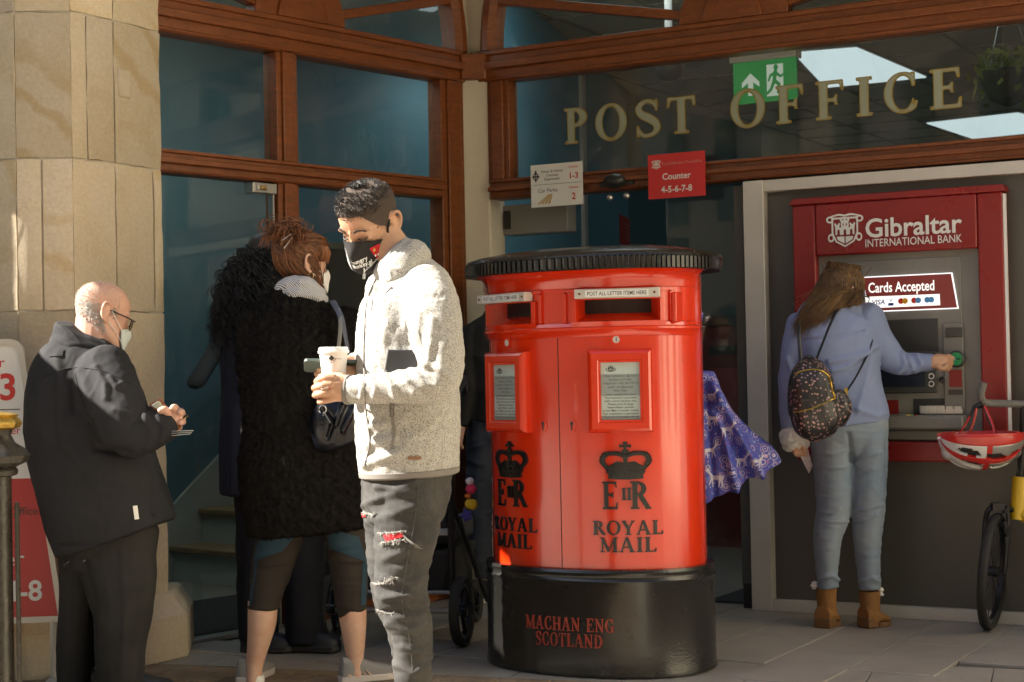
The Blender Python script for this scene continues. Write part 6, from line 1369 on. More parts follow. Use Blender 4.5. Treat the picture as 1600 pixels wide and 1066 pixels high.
jk = f.fuse('jacket', [torso, arm, arm2], .0065, M_jack, bm, 3, jk_post); jb = bvh_of(jk)
def col_post(v, nr): return v + nr*(.003*billow(v, 26, 8, (1, 1, 2.5)))[:, None]
f.fuse('collar', [f.tube([(136, 560, 0, 58, 54), (137, 540, 0, 55, 52), (136, 520, 0, 55, 52), (138, 514, 0, 54, 51)], 5, 32, 2.2, (.05, .3), ax=(0, 1, 0)), f.tube([(136, 533, 0, 58, 56), (137, 524, 0, 57, 55)], 4, 30, 2.2, (.5, .5))], .0055, M_jack, jk, 3, lambda v, nr: col_post(v, nr) + np.stack([0*v[:, 0], 0*v[:, 0], -.13*(v[:, 0]-f.p(137, 530)[0]) - 19*f.k], 1))
seam(jb, 'yoke_seam', [(66, 590), (110, 575), (160, 580), (205, 600)], .0014, M_jack, jk); seam(jb, 'hem_seam', [(90, 850), (160, 852), (272, 806)], .0014, M_jack, jk); seam(jb, 'armhole_seam', [(118, 585), (130, 630), (160, 690)], .0014, M_jack, jk)
decal(jb, 'hanger_loop', [(78, 550), (100, 546), (98, 557), (76, 558)], M_jack, jk, .004); decal(jb, 'care_label', [(207, 791), (214, 790), (217, 811), (210, 812)], M_pwhite, jk, .003)
def tr_post(v, nr): return f.folds(v + nr*(.003*billow(v, 12, 4, (1, 1, .6)) + .001*billow(v, 40, 4, (1, 1, .5)))[:, None], nr, [([(132, 880), (146, 940), (147, 1060)], 5, -5), ([(190, 860), (196, 960), (190, 1060)], 6, 2.5)])
tr = f.fuse('trousers', [f.tube([(185, 825, -6, 62, 64), (183, 865, -12, 61, 58), (188, 905, -18, 56, 52), (190, 960, -18, 46, 50), (187, 1015, -18, 40, 46), (187, 1060, -18, 38, 42), (188, 1076, -18, 36, 40)], 6, 26, 2.1, (.3, .1)), f.tube([(130, 835, 20, 40, 54), (130, 880, 26, 36, 50), (126, 940, 28, 31, 46), (120, 1000, 28, 29, 44), (118, 1060, 28, 28, 40), (118, 1076, 28, 27, 38)], 6, 24, 2.1, (.3, .1)), f.tube([(160, 815, 0, 74, 74), (160, 850, 0, 72, 68), (158, 880, 0, 58, 58)], 5, 30, 2.2, (.3, .4))], .0065, M_trou, bm, 3, tr_post)
m = MB(); sh_ = f.tube([(176, 838, 0, 78, 70), (180, 850, 0, 72, 66)], 3, 36, 2.2, (.1, .1)); m.rings([r + np.array((0, 0, 0)) - np.stack([0*r[:, 0], 0*r[:, 0], -.26*(r[:, 0]-f.p(178, 845)[0])], 1) for r in sh_]); m.build('shirt_tail', fabric('grey_shirt', (.25, .25, .25)), bm)
M_shoe_b = mat('black_shoe', (.02, .02, .02), .4)
for x, dy in ((186, -18), (118, 28)):
    a = f.p(x-16, 1085, dy); b = f.p(x+86, 1085, dy+16); shoe(f, bm, a[:2], b[:2], .08, .045, M_shoe_b, M_black)
hm = f.fuse('head', [hd.skull(), f.tube([(153, 500, 4, 34, 34), (150, 540, 4, 36, 36)], 4, 20)] + hd.features() + hd.ear(1) + hd.ear(-1), .0036, M_skinC, bm, 2, lambda v, n: hd.shape(v))
M_stub = mat('grey_stubble', (.62, .6, .57), .6); cv = []
for i in range(5200):
    ph = RNG.uniform(1.25, 2*PI-1.25); z = RNG.uniform(.035, .225)
    if abs(ph-PI) > 1.3 and z < .105: continue
    dens = np.clip((z-.04)/.03, .2, 1)*(1 if z < .19 else .5)
    if RNG.uniform() > dens: continue
    p0 = hd.surf(np.array(ph), np.array(z), -.0005); n_ = p0-np.array((0, .005, .12)); n_ /= np.linalg.norm(n_); p1 = p0 + n_*RNG.uniform(.003, .008) + np.array((0, .001, -.003)); cv.append(hd(np.array([p0, p1])))
strands('stubble', cv, .00085, M_stub, hm, 'stuff')
ph = np.linspace(1.32, 2*PI-1.32, 60); m = MB(); rows = []
for t in np.linspace(0, 1, 9):
    e_ = np.abs(ph-PI); lo = np.where(e_ < 1.25, .035, .115); hi = np.where(e_ < 1.2, .19 - .02*e_, .165 - .05*(e_-1.2)); z = lo + (hi-lo)*t; rows.append(hd(np.array([hd.surf(np.array(a), np.array(b), .0008*math.sin(PI*min(1, max(0, t)))-.0004) for a, b in zip(ph, z)])))
V = np.concatenate(rows); m.add(V, [(j*60+i, j*60+i+1, (j+1)*60+i+1, (j+1)*60+i) for j in range(8) for i in range(59)]); m.build('cropped_hair', mat('white_cropped_hair', (.60, .56, .52), .7, c2=(.52, .38, .31), nscale=330, bump=.9, bscale=600), hm, smooth=60)
M_spec = mat('spectacle_frame', (.03, .03, .03), .3, .3)
m = MB(); sx = -1
m.tube(hd(np.array([(sx*.077, .03, .118), (sx*.076, .0, .125), (sx*.073, -.06, .12), (sx*.062, -.098, .117)])), .0026, 6)
for s_ in (-1, 1):
    t = np.linspace(0, 2*PI, 25); m.tube(hd(np.stack([s_*.034+.024*np.cos(t), -.104+.012*np.abs(s_*.034+.024*np.cos(t))/.06, .108+.019*np.sin(t)], 1)), .0018, 6)
m.tube(hd(np.array([(-.011, -.106, .112), (.011, -.106, .112)])), .0018, 6); gl = m.build('spectacles', M_spec, hm)
m = MB()
for s_ in (-1, 1): t = np.arange(24)*2*PI/24; m.add(hd(np.stack([s_*.034+.0235*np.cos(t), -.104+.012*np.abs(s_*.034+.0235*np.cos(t))/.06, .108+.0185*np.sin(t)], 1)), [tuple(range(24))])
m.build('lens', glass_mat('brown_lens', (.45, .38, .3)), gl, smooth=None)
mk = hd.mask('face_mask', fabric('mask_pale_blue', (.6, .66, .66)), hm, phi=1.0, top=(.1, .075), bot=(-.008, .03))
for z0, z1 in ((.074, .128), (.034, .085)):
    m = MB(); m.tube(crom(hd(np.array([hd.mask_surf(np.array(-1.0), np.array(z0)), hd.surf(np.array(-1.3), np.array((z0*.5+z1*.5)), .004), (-.078, .0, z1)])), 5), .0013, 6); m.build('ear_loop', M_mask_white, mk)
f.fuse('hand', hand_rings(f, [(262, 658, -86, 16, 15), (272, 653, -92, 15, 15), (277, 650, -92, 14, 13)], [[(262, 646, -104, 7, 7), (257, 641, -110, 6.5, 6.5), (251, 642, -112, 5.5, 5.5)], [(272, 645, -98, 6.2, 6.2), (274, 638, -96, 6, 6), (271, 637, -108, 5.4, 5.4)], [(276, 650, -96, 6.2, 6.2), (283, 645, -94, 6, 6), (282, 644, -106, 5.4, 5.4)], [(278, 656, -94, 6, 6), (285, 659, -92, 5.6, 5.6), (283, 660, -104, 5, 5)], [(276, 662, -92, 5.6, 5.6), (280, 668, -92, 5, 5)]]), .0026, M_skinC, bm, 2)
wc_ = f.p(256, 640, -108); wal = thing('wallet', 'open brown leather wallet in the bald man\'s hand', 'wallet', wc_)
M_wal = mat('brown_leather', (.22, .085, .03), .5, bump=.3, bscale=200)
def plate(mb, pts, t=(0, .006, 0), mi=0):
    p = np.array(pts); q = p + np.array(t); mb.add(np.vstack([p, q]), [(0, 3, 2, 1), (4, 5, 6, 7), (0, 1, 5, 4), (1, 2, 6, 5), (2, 3, 7, 6), (3, 0, 4, 7)], mi)
m = MB(); plate(m, [f.p(232, 632, -100), f.p(251, 622, -96), f.p(284, 668, -100), f.p(276, 676, -104)]); m.build('leather', M_wal, wal, bevel=.002)
bn_ = thing('banknotes', 'banknotes sticking out of the brown wallet', 'banknote', f.p(247, 634, -106)); m = MB(); plate(m, [f.p(238, 635, -102.5), f.p(249, 627, -100.5), f.p(257, 638, -103.5), f.p(250, 642, -105.5)], (0, .002, 0)); m.build('note', mat('note_paper', (.5, .52, .38), .7, c2=(.36, .4, .27), nscale=90), bn_)
m = MB(); plate(m, [f.p(236, 633, -101.2), f.p(247, 626.5, -99.5), f.p(256, 637, -102.5), f.p(249, 640, -104.5)], (0, .001, 0)); m.build('slip', M_pwhite, bn_)
pe = thing('phone', 'small black phone between the bald man\'s fingers', 'phone', f.p(284, 652, -98)); m = MB(); plate(m, [f.p(278, 655, -100), f.p(292, 647, -100), f.p(294.5, 650, -102), f.p(280, 657.5, -102)]); m.build('body', M_black, pe, bevel=.001)
m = MB(); plate(m, [f.p(281, 656.4, -102.6), f.p(294, 650.2, -102.6), f.p(294, 651, -102.6), f.p(281, 657.2, -102.6)], (0, .0006, 0)); m.build('trim', M_gold2, pe)
pa = thing('paper_slips', 'white paper slips held flat below the brown wallet', 'paper', f.p(286, 675, -92)); m = MB()
for q, y in enumerate((673, 675.5, 678)): m = MB(); plate(m, [f.p(268, y-.3+q, -86), f.p(302-q*2, y-.6, -92), f.p(302-q*2, y+.3, -112), f.p(268, y+.6+q, -112)], (0, 0, -.0008)); m.build('slip', M_pwhite, pa, smooth=None)

# ================================================================== woman with red hair
f = Fig(6.05); k = f.k
rw = thing('person', 'red-haired woman in fluffy black coat and cropped leggings, seen from behind', 'person', (f.p(480, 1066)[0], 6.05, 0))
hd = Head(f.p(471, 408), 128, 2, -3, 1.02)
M_teddy = mat('black_teddy', (.0095, .0085, .008), .95, c2=(.016, .0145, .0135), nscale=60, spec=.04)
def teddy(v, nr):
    v = v + nr*(.004*billow(v, 9, 9))[:, None]; v = v + nr*(.0045*billow(v, 75, 12) + .0035*wob(v, 130, 15))[:, None]; return v
coat = f.tube([(474, 458, 4, 32, 32), (468, 478, 0, 58, 46), (466, 505, 0, 80, 60), (468, 545, 0, 86, 74), (470, 600, 0, 90, 80), (474, 660, 0, 93, 82), (474, 720, 0, 98, 84), (478, 780, 0, 98, 84), (482, 826, 0, 95, 80)], 6, 40, 2.3, (.5, .1))
sl = f.tube([(398, 505, -6, 26, 34), (396, 560, -16, 27, 34), (402, 620, -26, 25, 32), (412, 665, -40, 22, 26)], 6, 20, 2, (.8, .5)); sr = f.tube([(540, 505, 10, 28, 34), (556, 560, 16, 28, 32), (560, 610, 10, 26, 28)], 6, 20, 2, (.8, .5))
ct = f.fuse('teddy_coat', [coat, sl, sr], .0052, M_teddy, rw, 2, teddy); cb_ = bvh_of(ct)
cv = []; mev = np.empty(len(ct.data.vertices)*3); ct.data.vertices.foreach_get('co', mev); mev = mev.reshape(-1, 3)+wloc(ct); nv = np.empty(len(mev)*3); ct.data.vertices.foreach_get('normal', nv); nv = nv.reshape(-1, 3)
sel = RNG.permutation(np.where(nv[:, 1] < .35)[0])[:15000]
for i in sel:
    t1 = RNG.normal(size=3); t1 -= nv[i]*(t1 @ nv[i]); t1 /= np.linalg.norm(t1); t2 = np.cross(nv[i], t1); r = RNG.uniform(.0014, .0026); a = np.linspace(0, 4.5, 6); cv.append(mev[i] - nv[i]*.001 + np.outer(r*np.sin(a), t1) + np.outer(r*(1-np.cos(a)), t2) + np.outer(.0012+.002*np.sin(a*.7), nv[i]))
strands('fleece_curls', cv, .0009, M_teddy, ct, 'stuff', taper=.6)
M_scarf = bpy.data.materials.new('striped_scarf'); M_scarf.use_nodes = True; nt = M_scarf.node_tree; w = nt.nodes.new('ShaderNodeTexWave'); w.inputs['Scale'].default_value = 85; w.inputs['Distortion'].default_value = 2.5; w.bands_direction = 'DIAGONAL'
ge = nt.nodes.new('ShaderNodeNewGeometry'); nt.links.new(ge.outputs['Position'], w.inputs[0]); rr = ramp(nt, [(.4, (.62, .63, .66)), (.6, (.13, .14, .18))]); nt.links.new(w.outputs[1], rr.inputs[0]); nt.links.new(rr.outputs[0], nt.nodes['Principled BSDF'].inputs['Base Color']); nt.nodes['Principled BSDF'].inputs['Roughness'].default_value = .85
f.fuse('scarf', [f.tube([(470, 474, 2, 40, 40), (472, 460, 0, 35, 35), (474, 450, 0, 30, 31)], 5, 30, 2, (.3, .5)), f.tube([(440, 470, -20, 12, 12), (462, 456, -34, 12, 12), (492, 462, -30, 11, 11), (504, 468, -14, 9, 9)], 6, 14), f.tube([(434, 462, -4, 10, 10), (446, 446, -28, 11, 11), (476, 442, -36, 11, 11), (500, 458, -24, 9, 9)], 6, 14)], .0045, M_scarf, rw, 2, lambda v, n: v+n*(.002*billow(v, 40, 5))[:, None])
hm = f.fuse('head', [hd.skull(), f.tube([(474, 425, 4, 29, 29), (474, 460, 4, 31, 31)], 4, 20)] + hd.features() + hd.ear(1) + hd.ear(-1), .004, M_skinB, rw, 2)
M_redh = mat('auburn_hair', (.075, .028, .013), .4, c2=(.15, .058, .021), nscale=35, spec=.5); M_redl_ = mat('copper_lock', (.27, .10, .034), .4, c2=(.20, .075, .025), nscale=30)
bun = np.array((0, .055, .2)); cv = []; cl = []
def sweep(ph, z, lift=0, n=8):
    s0 = hd.surf(np.array(ph), np.array(z), .003); end = bun + RNG.normal(size=3)*np.array((.03, .022, .012)); out = []
    for t in np.linspace(0, 1, n):
        q = s0*(1-t)+end*t; c0 = np.array((0, .006, .12)); d = q-c0; rad = np.linalg.norm(d); ph_ = math.atan2(d[0], -d[1]); zc_ = np.clip(q[2], .0, .225); b = hd.surf(np.array(ph_), np.array(zc_), .006+lift*math.sin(PI*t)+.006*t); b[2] = q[2] + (.012*t if q[2] > .2 else 0)
        w = max(0, (t-.6)/.4); out.append(b*(1-w)+q*w + (np.array((0, .004, .012))*math.sin(PI*w) if w else 0))
    return hd(np.array(out))
for i in range(2400):
    ph = RNG.uniform(.95, 2*PI-.95); low = .025 if abs(ph-PI) < 1.15 else .075 + .05*(1 if abs(ph-PI) > 1.75 else 0); z = RNG.uniform(low, .2)
    (cv if RNG.uniform() < .72 else cl).append(sweep(ph, z, RNG.uniform(0, .006)))
for i in range(420):    # fringe and top, loose loops round the clip
    ph = RNG.uniform(-1.1, 1.1); z = RNG.uniform(.19, .225); (cv if RNG.uniform() < .5 else cl).append(sweep(ph, z, RNG.uniform(.004, .016)))
for i in range(300):    # forehead fringe falling forwards
    ph = RNG.uniform(-1.25, 1.0); a = hd.surf(np.array(ph), np.array(.205), .008); b = hd.surf(np.array(ph), np.array(.165), .016); c = hd.surf(np.array(ph+RNG.normal()*.06), np.array(RNG.uniform(.118, .145)), .012); cl.append(hd(crom(np.array([a, b, c]), 3)))
for i in range(520):    # loops of the loose bun
    a0 = RNG.uniform(0, 2*PI); tilt = RNG.normal(size=3); tilt /= np.linalg.norm(tilt); u_ = np.cross(tilt, (0, 0, 1)); u_ /= np.linalg.norm(u_); v_ = np.cross(tilt, u_); c = bun + np.array((0, .01, .03)) + RNG.normal(size=3)*np.array((.03, .022, .012)); r = RNG.uniform(.016, .042); a = np.linspace(a0, a0+RNG.uniform(1.6, 3.6), 9); q = c + np.outer(np.cos(a)*r, u_)*1.25 + np.outer(np.sin(a)*r, v_)*.8; q[:, 2] = np.maximum(q[:, 2], .195); (cv if RNG.uniform() < .5 else cl).append(hd(q))
for i in range(120):     # flyaway ends
    d = RNG.normal(size=3); d[2] = abs(d[2])*.5; d /= np.linalg.norm(d); a = bun + d*.03; b = a + d*RNG.uniform(.03, .06) + np.array((0, .01, -.01)); c = b + np.array((d[0]*.02, .015, -.035)); cl.append(hd(crom(np.array([a, b, c]), 4)))
for i in range(16): ph = PI + RNG.uniform(-.6, .9); a = hd.surf(np.array(ph), np.array(.16), .012); b = hd.surf(np.array(ph), np.array(.11), .018); c = hd.surf(np.array(ph+.1), np.array(.06), .014); cl.append(hd(crom(np.array([a, b, c]), 4)))
strands('hair', cv, .0017, M_redh, hm); strands('hair_highlights', cl, .0016, M_redl_, hm)
m = MB(); ph = np.linspace(.85, 2*PI-.85, 60); rows = []
for t in np.linspace(0, 1, 10):
    low = np.where(np.abs(ph-PI) < 1.2, .028, .085+.04*np.clip((np.abs(ph-PI)-1.2)/.7, 0, 1)); z = low + (.2302-low)*t; rows.append(hd(np.array([hd.surf(np.array(a), np.array(b), .003) for a, b in zip(ph, z)])))
V = np.concatenate(rows); m.add(V, [tuple(range(9*60, 10*60))] + [(j*60+i, j*60+i+1, (j+1)*60+i+1, (j+1)*60+i) for j in range(9) for i in range(59)]); m.build('hair_base', mat('auburn_base', (.085, .03, .014), .5, bump=.6, bscale=200, bstretch=(3, 3, .6)), hm, smooth=60)
clip_ = thing('hair_clip', 'tortoiseshell and silver hair clip in red hair', 'hair clip', f.p(446, 378, -40))
m = MB(); m.tube([f.p(452, 364, -46), f.p(444, 374, -47), f.p(439, 383, -46)], [.005, .006, .004], 8, flat=.5); m.build('shell', mat('tortoiseshell', (.06, .025, .012), .25, c2=(.2, .09, .03), nscale=120), clip_)
m = MB(); m.tube([f.p(457, 370, -48), f.p(450, 380, -50), f.p(444, 388, -49)], [.0025, .0035, .005], 8, flat=.5); m.tube([f.p(455, 366, -49), f.p(440, 376, -50)], .0018, 6); m.build('silver_bar', M_steel, clip_)
mk = hd.mask('face_mask', M_mask_white, hm, phi=1.12, top=(.1, .08), bot=(-.006, .03))
for z0, z1 in ((.078, .12), (.034, .08)): m = MB(); m.tube(crom(hd(np.array([hd.mask_surf(np.array(-1.1), np.array(z0)), hd.surf(np.array(-1.35), np.array((z0*.5+z1*.5)), .005), (-.077, -.004, z1)])), 5), .0018, 6); m.build('ear_loop', M_mask_white, mk)
m = MB(); t = np.linspace(0, 2*PI, 15); e0 = hd(np.array((-.08, .006, .072))); m.tube(np.stack([e0[0]+.009*np.cos(t), e0[1]+0*t, e0[2]+.011*np.sin(t)], 1), .0014, 6); m.build('earring', bpy.data.materials['brass'], hm)
# cropped leggings with teal inserts, bare calves, running shoes
M_legg = fabric('brown_leggings', (.030, .024, .020), (.036, .029, .024), 700, .15); M_teal2 = fabric('teal_insert', (.022, .05, .075), (.03, .06, .085), 700, .15)
lpost = lambda v, n: f.folds(v + n*(.0022*billow(v, 20, 14, (.6, .6, 2.4)))[:, None], n, [([(400, 870), (450, 860)], 3, -3), ([(512, 862), (560, 858)], 3, -3), ([(404, 884), (446, 880)], 3, 3), ([(514, 876), (566, 878)], 3, 3)])
lg = f.fuse('leggings', [f.tube([(448, 780, 0, 44, 46), (440, 830, 0, 37, 40), (427, 880, 0, 33, 36), (413, 940, 0, 24.5, 29), (411.5, 950, 0, 24.5, 28)], 6, 26, 2, (.3, .08)), f.tube([(526, 780, 0, 44, 46), (538, 820, 0, 34, 40), (545, 880, 0, 30.5, 36), (549, 945, 0, 24.5, 29), (549, 951, 0, 24.5, 28)], 6, 26, 2, (.3, .08)), f.tube([(484, 770, 0, 76, 60), (484, 800, 0, 70, 54)], 4, 30, 2, (.3, .5))], .0055, M_legg, rw, 3, lpost); lb_ = bvh_of(lg)
decal(lb_, 'teal_insert', [(408, 832), (462, 836), (440, 862), (396, 878)], M_teal2, lg, .0025, 10); decal(lb_, 'teal_insert', [(511, 826), (560, 838), (574, 880), (516, 856)], M_teal2, lg, .0025, 10)
decal(lb_, 'teal_insert', [(400, 878), (404, 876), (394, 946), (390, 946)], M_teal2, lg, .0025, 8); decal(lb_, 'teal_insert', [(566, 874), (573, 880), (571, 946), (563, 946)], M_teal2, lg, .0025, 8)
for rows in ([(411, 940, 0, 23.5, 26), (409, 975, 0, 22, 25), (403, 1010, 0, 17, 19), (398, 1038, 0, 13.5, 15), (396, 1058, 0, 13, 16), (396, 1066, 0, 12, 16)], [(549, 940, 0, 23.5, 26), (552, 975, 0, 20.5, 24), (554, 1010, 0, 16, 18), (555, 1034, 0, 13, 15), (556, 1050, 0, 14, 16), (557, 1060, 0, 12, 16)]):
    f.fuse('lower_leg', [f.tube(rows, 8, 26, 2, (.1, .2))], .0042, M_skinB, rw, 2)
M_run = mat('grey_trainer', (.26, .25, .24), .8, bump=.5, bscale=300); M_pink = mat('pale_pink_trim', (.62, .36, .27), .6); M_rs = mat('foam_sole', (.55, .5, .47), .7); M_lace = mat('pink_lace', (.65, .42, .34), .8)
for x, dx, dy in ((396, 16, 66), (552, 52, 22)):
    a = f.p(x-14, 1073, -8 if dx > 30 else 0); b = a + np.array((dx*k*1.45, dy*k*1.45, 0)); a = a - (b-a)*.08; s_ = shoe(f, rw, a[:2], b[:2], .075, .04, M_run, M_rs, 'running_shoe'); sb = bvh_of(s_)
    m = MB(); m.lathe([(.030, 0), (.034, .012), (.031, .03), (.028, .03), (.028, 0)], (f.p(x+3, 1060)[0], 6.05 + (0.0), f.p(x+3, 1068)[2]), 20); m.build('sock', M_pwhite, s_)
    if dx > 30:
        d_ = (b-a)/np.linalg.norm(b-a)
        for q in range(4): pts = [snap(sb, 566+q*5+e*5, 1046+q*4+e*9, .003) for e in (0, .5, 1)]; pts = [p_ for p_ in pts if p_ is not None]; 
        for pl_ in ([(572, 1047), (580, 1056), (586, 1062)], [(568, 1051), (576, 1059), (582, 1065)], [(580, 1052), (574, 1062)], [(586, 1057), (579, 1066)], [(541, 1062), (546, 1055), (551, 1060)]):
            seam(sb, 'lace', pl_, .0024, M_lace, s_, .003)
    else: decal(sb, 'heel_tab', [(390, 1062), (404, 1062), (405, 1068), (389, 1068)], M_pink, s_, .002)
# her handbag on a blue strap
hb_ = thing('handbag', 'shiny dark leather handbag with silver ring hanging at the coat side', 'handbag', f.p(528, 660, -70))
M_bagl = mat('dark_patent_leather', (.006, .007, .011), .2, coat=.2, spec=.35, bump=.3, bscale=60)
def bagp(v, n): return f.folds(v + n*(.006*billow(v, 14, 23))[:, None], n, [([(505, 640), (520, 660), (512, 684)], 4, -7), ([(536, 636), (524, 664)], 4, 7), ([(552, 640), (536, 672)], 4, 6)])
f.fuse('body', [f.tube([(532, 622, -78, 30, 14), (528, 645, -82, 38, 24), (528, 672, -82, 40, 26), (534, 690, -80, 34, 20)], 6, 28, 2.6, (.5, .5))], .004, M_bagl, hb_, 3, bagp)
m = MB(); t = np.linspace(0, 2*PI, 17); c = f.p(504, 640, -104); m.tube(np.stack([c[0]+.013*np.cos(t), c[1]+0*t, c[2]+.014*np.sin(t)], 1), .0022, 6); m.build('ring', M_steel, hb_)
for s_, e_ in (((506, 644), (516, 660)), ((505, 646), (506, 668))): a, b = f.p(*s_, -106), f.p(*e_, -108); m = MB(); [m.sphere(a+(b-a)*q/7, .0028, 6, rings=4) for q in range(8)]; m.build('chain', M_steel, hb_)
m = MB(); m.tube(crom(np.array([f.p(546, 634, -78), f.p(545, 560, -74), f.p(534, 500, -66), f.p(524, 478, -40), f.p(520, 470, 0)]), 5), .012, 8, flat=.25); m.build('strap', mat('blue_strap', (.07, .085, .13), .6), hb_)
m = MB(); m.tube(crom(np.array([f.p(520, 632, -84), f.p(526, 570, -80), f.p(532, 510, -74), f.p(528, 482, -50)]), 5), .007, 8, flat=.25); m.build('strap', mat('grey_strap', (.2, .19, .18), .6), hb_)

# ================================================================== woman with black curls, behind
f = Fig(6.75); k = f.k
cw = thing('person', 'woman with long black curly hair in navy coat, half hidden by the fluffy coat', 'person', (f.p(430, 1020)[0], 6.75, 0))
M_navy = fabric('navy_coat', (.014, .016, .03), (.02, .022, .038), 500, .25); M_navyt = fabric('black_trousers', (.010, .011, .016), (.015, .016, .022), 500, .25)
cpost = lambda v, n: f.folds(v + n*(.004*billow(v, 9, 3, (1, 1, .5)))[:, None], n, [([(365, 640), (362, 770)], 5, 4), ([(380, 600), (382, 770)], 5, -4)])
f.fuse('coat', [f.tube([(432, 480, 0, 40, 36), (428, 505, 0, 66, 50), (424, 560, 0, 72, 60), (420, 640, 0, 74, 62), (418, 710, 0, 75, 64), (416, 772, 0, 72, 62)], 6, 32, 2.3, (.5, .06)), f.tube([(372, 510, -4, 24, 28), (366, 580, -8, 22, 26), (376, 650, -24, 20, 22)], 6, 18, 2, (.8, .4))], .008, M_navy, cw, 3, cpost)
f.fuse('trousers', [f.tube([(405, 740, 0, 40, 44), (404, 830, 0, 36, 40), (402, 900, 0, 32, 36), (404, 1000, 0, 30, 34)], 6, 22, 2, (.3, .1)), f.tube([(462, 740, 0, 40, 44), (470, 830, 0, 34, 40), (474, 900, 0, 32, 38), (476, 1002, 0, 28, 34)], 6, 22, 2, (.3, .1)), f.tube([(434, 730, 0, 64, 54), (434, 780, 0, 60, 50)], 4, 26, 2, (.3, .5))], .008, M_navyt, cw, 3, lambda v, n: v+n*(.004*billow(v, 12, 6, (1, 1, .7)))[:, None])
for x, dx, dy in ((398, 64, -6), (470, 64, -16)): a = f.p(x-20, 1019+4, 0); b = a+np.array((dx*k*1.3, dy*k, 0)); shoe(f, cw, a[:2], b[:2], .1, .045, mat('navy_boot', (.014, .015, .022), .5) if 'navy_boot' not in bpy.data.materials else bpy.data.materials['navy_boot'], M_black, 'boot')
hd = Head(f.p(425, 425), 150, 0, 0, 1.0)
hm = f.fuse('head', [hd.skull(), f.tube([(428, 450, 4, 24, 24), (430, 500, 4, 26, 26)], 4, 18)], .006, M_skinB, cw, 2)
M_curl = mat('black_curls', (.010, .009, .009), .45, spec=.5); cv = []
for i in range(1250):
    ph = RNG.uniform(0, 2*PI); z = RNG.uniform(.1, .23); s0 = hd(hd.surf(np.array(ph), np.array(z), .004)); out = s0-hd.c; out[2] *= .3; out /= np.linalg.norm(out)+1e-9
    if abs(ph) < .8 or abs(ph-2*PI) < .8: continue
    L = RNG.uniform(.18, .36); e = RNG.normal(size=3)*.4; n = 56; pts = []; w = RNG.uniform(.009, .017); f0 = RNG.uniform(0, 6)
    for t in np.linspace(0, 1, n):
        base = s0 + out*(.075*math.sin(min(1, t*1.6)*PI/2) + .05*t) + np.array((e[0]*.03*t - .035*t, e[1]*.03*t, -L*t**1.15 + .012*math.sin(PI*t)))
        a = f0 + t*L*105; pts.append(base + w*np.array((math.cos(a), math.sin(a), .4*math.sin(a*1.3))))
    cv.append(np.array(pts))
strands('curly_hair', cv, .0024, M_curl, hm, taper=.4)
m = MB(); m.rings(f.tube([(420, 390, 0, 34, 34), (412, 420, 0, 42, 38), (404, 460, -6, 46, 36), (398, 500, -16, 42, 28), (396, 525, -20, 30, 18)], 5, 20, 2, (.8, .8))); m.build('hair_core', M_curl, hm)

# ================================================================== man behind the pillar box
f = Fig(8.02); k = f.k
hmn = thing('person', 'person in dark grey hoodie and blue jeans half hidden by the pillar box', 'person', (f.p(766, 942)[0], 8.02, 0))
M_hood = fabric('dark_hoodie', (.022, .021, .02), (.03, .029, .028), 500, .25); M_bj = fabric('dark_blue_jeans', (.045, .055, .075), (.065, .075, .095), 500, .25)
f.fuse('hoodie', [f.tube([(778, 492, 0, 22, 24), (778, 508, 0, 42, 40), (776, 540, 0, 50, 48), (776, 600, 0, 48, 48), (778, 658, 0, 46, 46)], 6, 28, 2.2, (.6, .08)), f.tube([(740, 520, -10, 18, 22), (732, 570, -20, 17, 20), (730, 620, -26, 15, 18), (722, 664, -30, 10, 12)], 6, 18, 2, (.8, .2))], .008, M_hood, hmn, 3, lambda v, n: v+n*(.005*billow(v, 14, 5))[:, None])
hd = Head(f.p(786, 452, 4), 160, 10, 0, 1.0); hm = f.fuse('head', [hd.skull(), f.tube([(784, 470, 0, 18, 18), (780, 500, 0, 20, 20)], 4, 16)] + hd.ear(1) + hd.ear(-1), .006, M_skinC, hmn, 2)
f.fuse('jeans', [f.tube([(758, 650, 0, 28, 36), (754, 720, 0, 25, 32), (750, 790, 0, 20, 27), (750, 850, 0, 18, 24), (755, 902, 0, 14, 18)], 6, 22, 2, (.3, .1)), f.tube([(798, 650, 0, 28, 36), (800, 720, 0, 25, 32), (800, 790, 0, 20, 26), (800, 850, 0, 18, 24), (800, 915, 0, 14, 18)], 6, 22, 2, (.3, .1)), f.tube([(778, 645, 0, 46, 42), (778, 680, 0, 42, 40)], 4, 22, 2, (.3, .5))], .008, M_bj, hmn, 3, lambda v, n: v+n*(.006*billow(v, 20, 15, (.6, .6, 2)))[:, None])
M_trn = mat('black_trainer', (.03, .03, .035), .6)
for x in (754, 800): a = f.p(x-10, 944, -14); b = f.p(x+26, 944, 60); shoe(f, hmn, a[:2], b[:2], .09, .045, M_trn, M_rs, 'trainer')
f.fuse('hand', hand_rings(f, [(720, 664, -30, 8, 8), (717, 676, -32, 9, 8), (716, 684, -32, 8, 7)], [[(712+q*3, 684, -36, 2.8, 2.8), (711+q*3, 694, -38, 2.6, 2.6), (714+q*3, 700, -34, 2.4, 2.4)] for q in range(4)]), .003, M_skinC, hmn, 2)

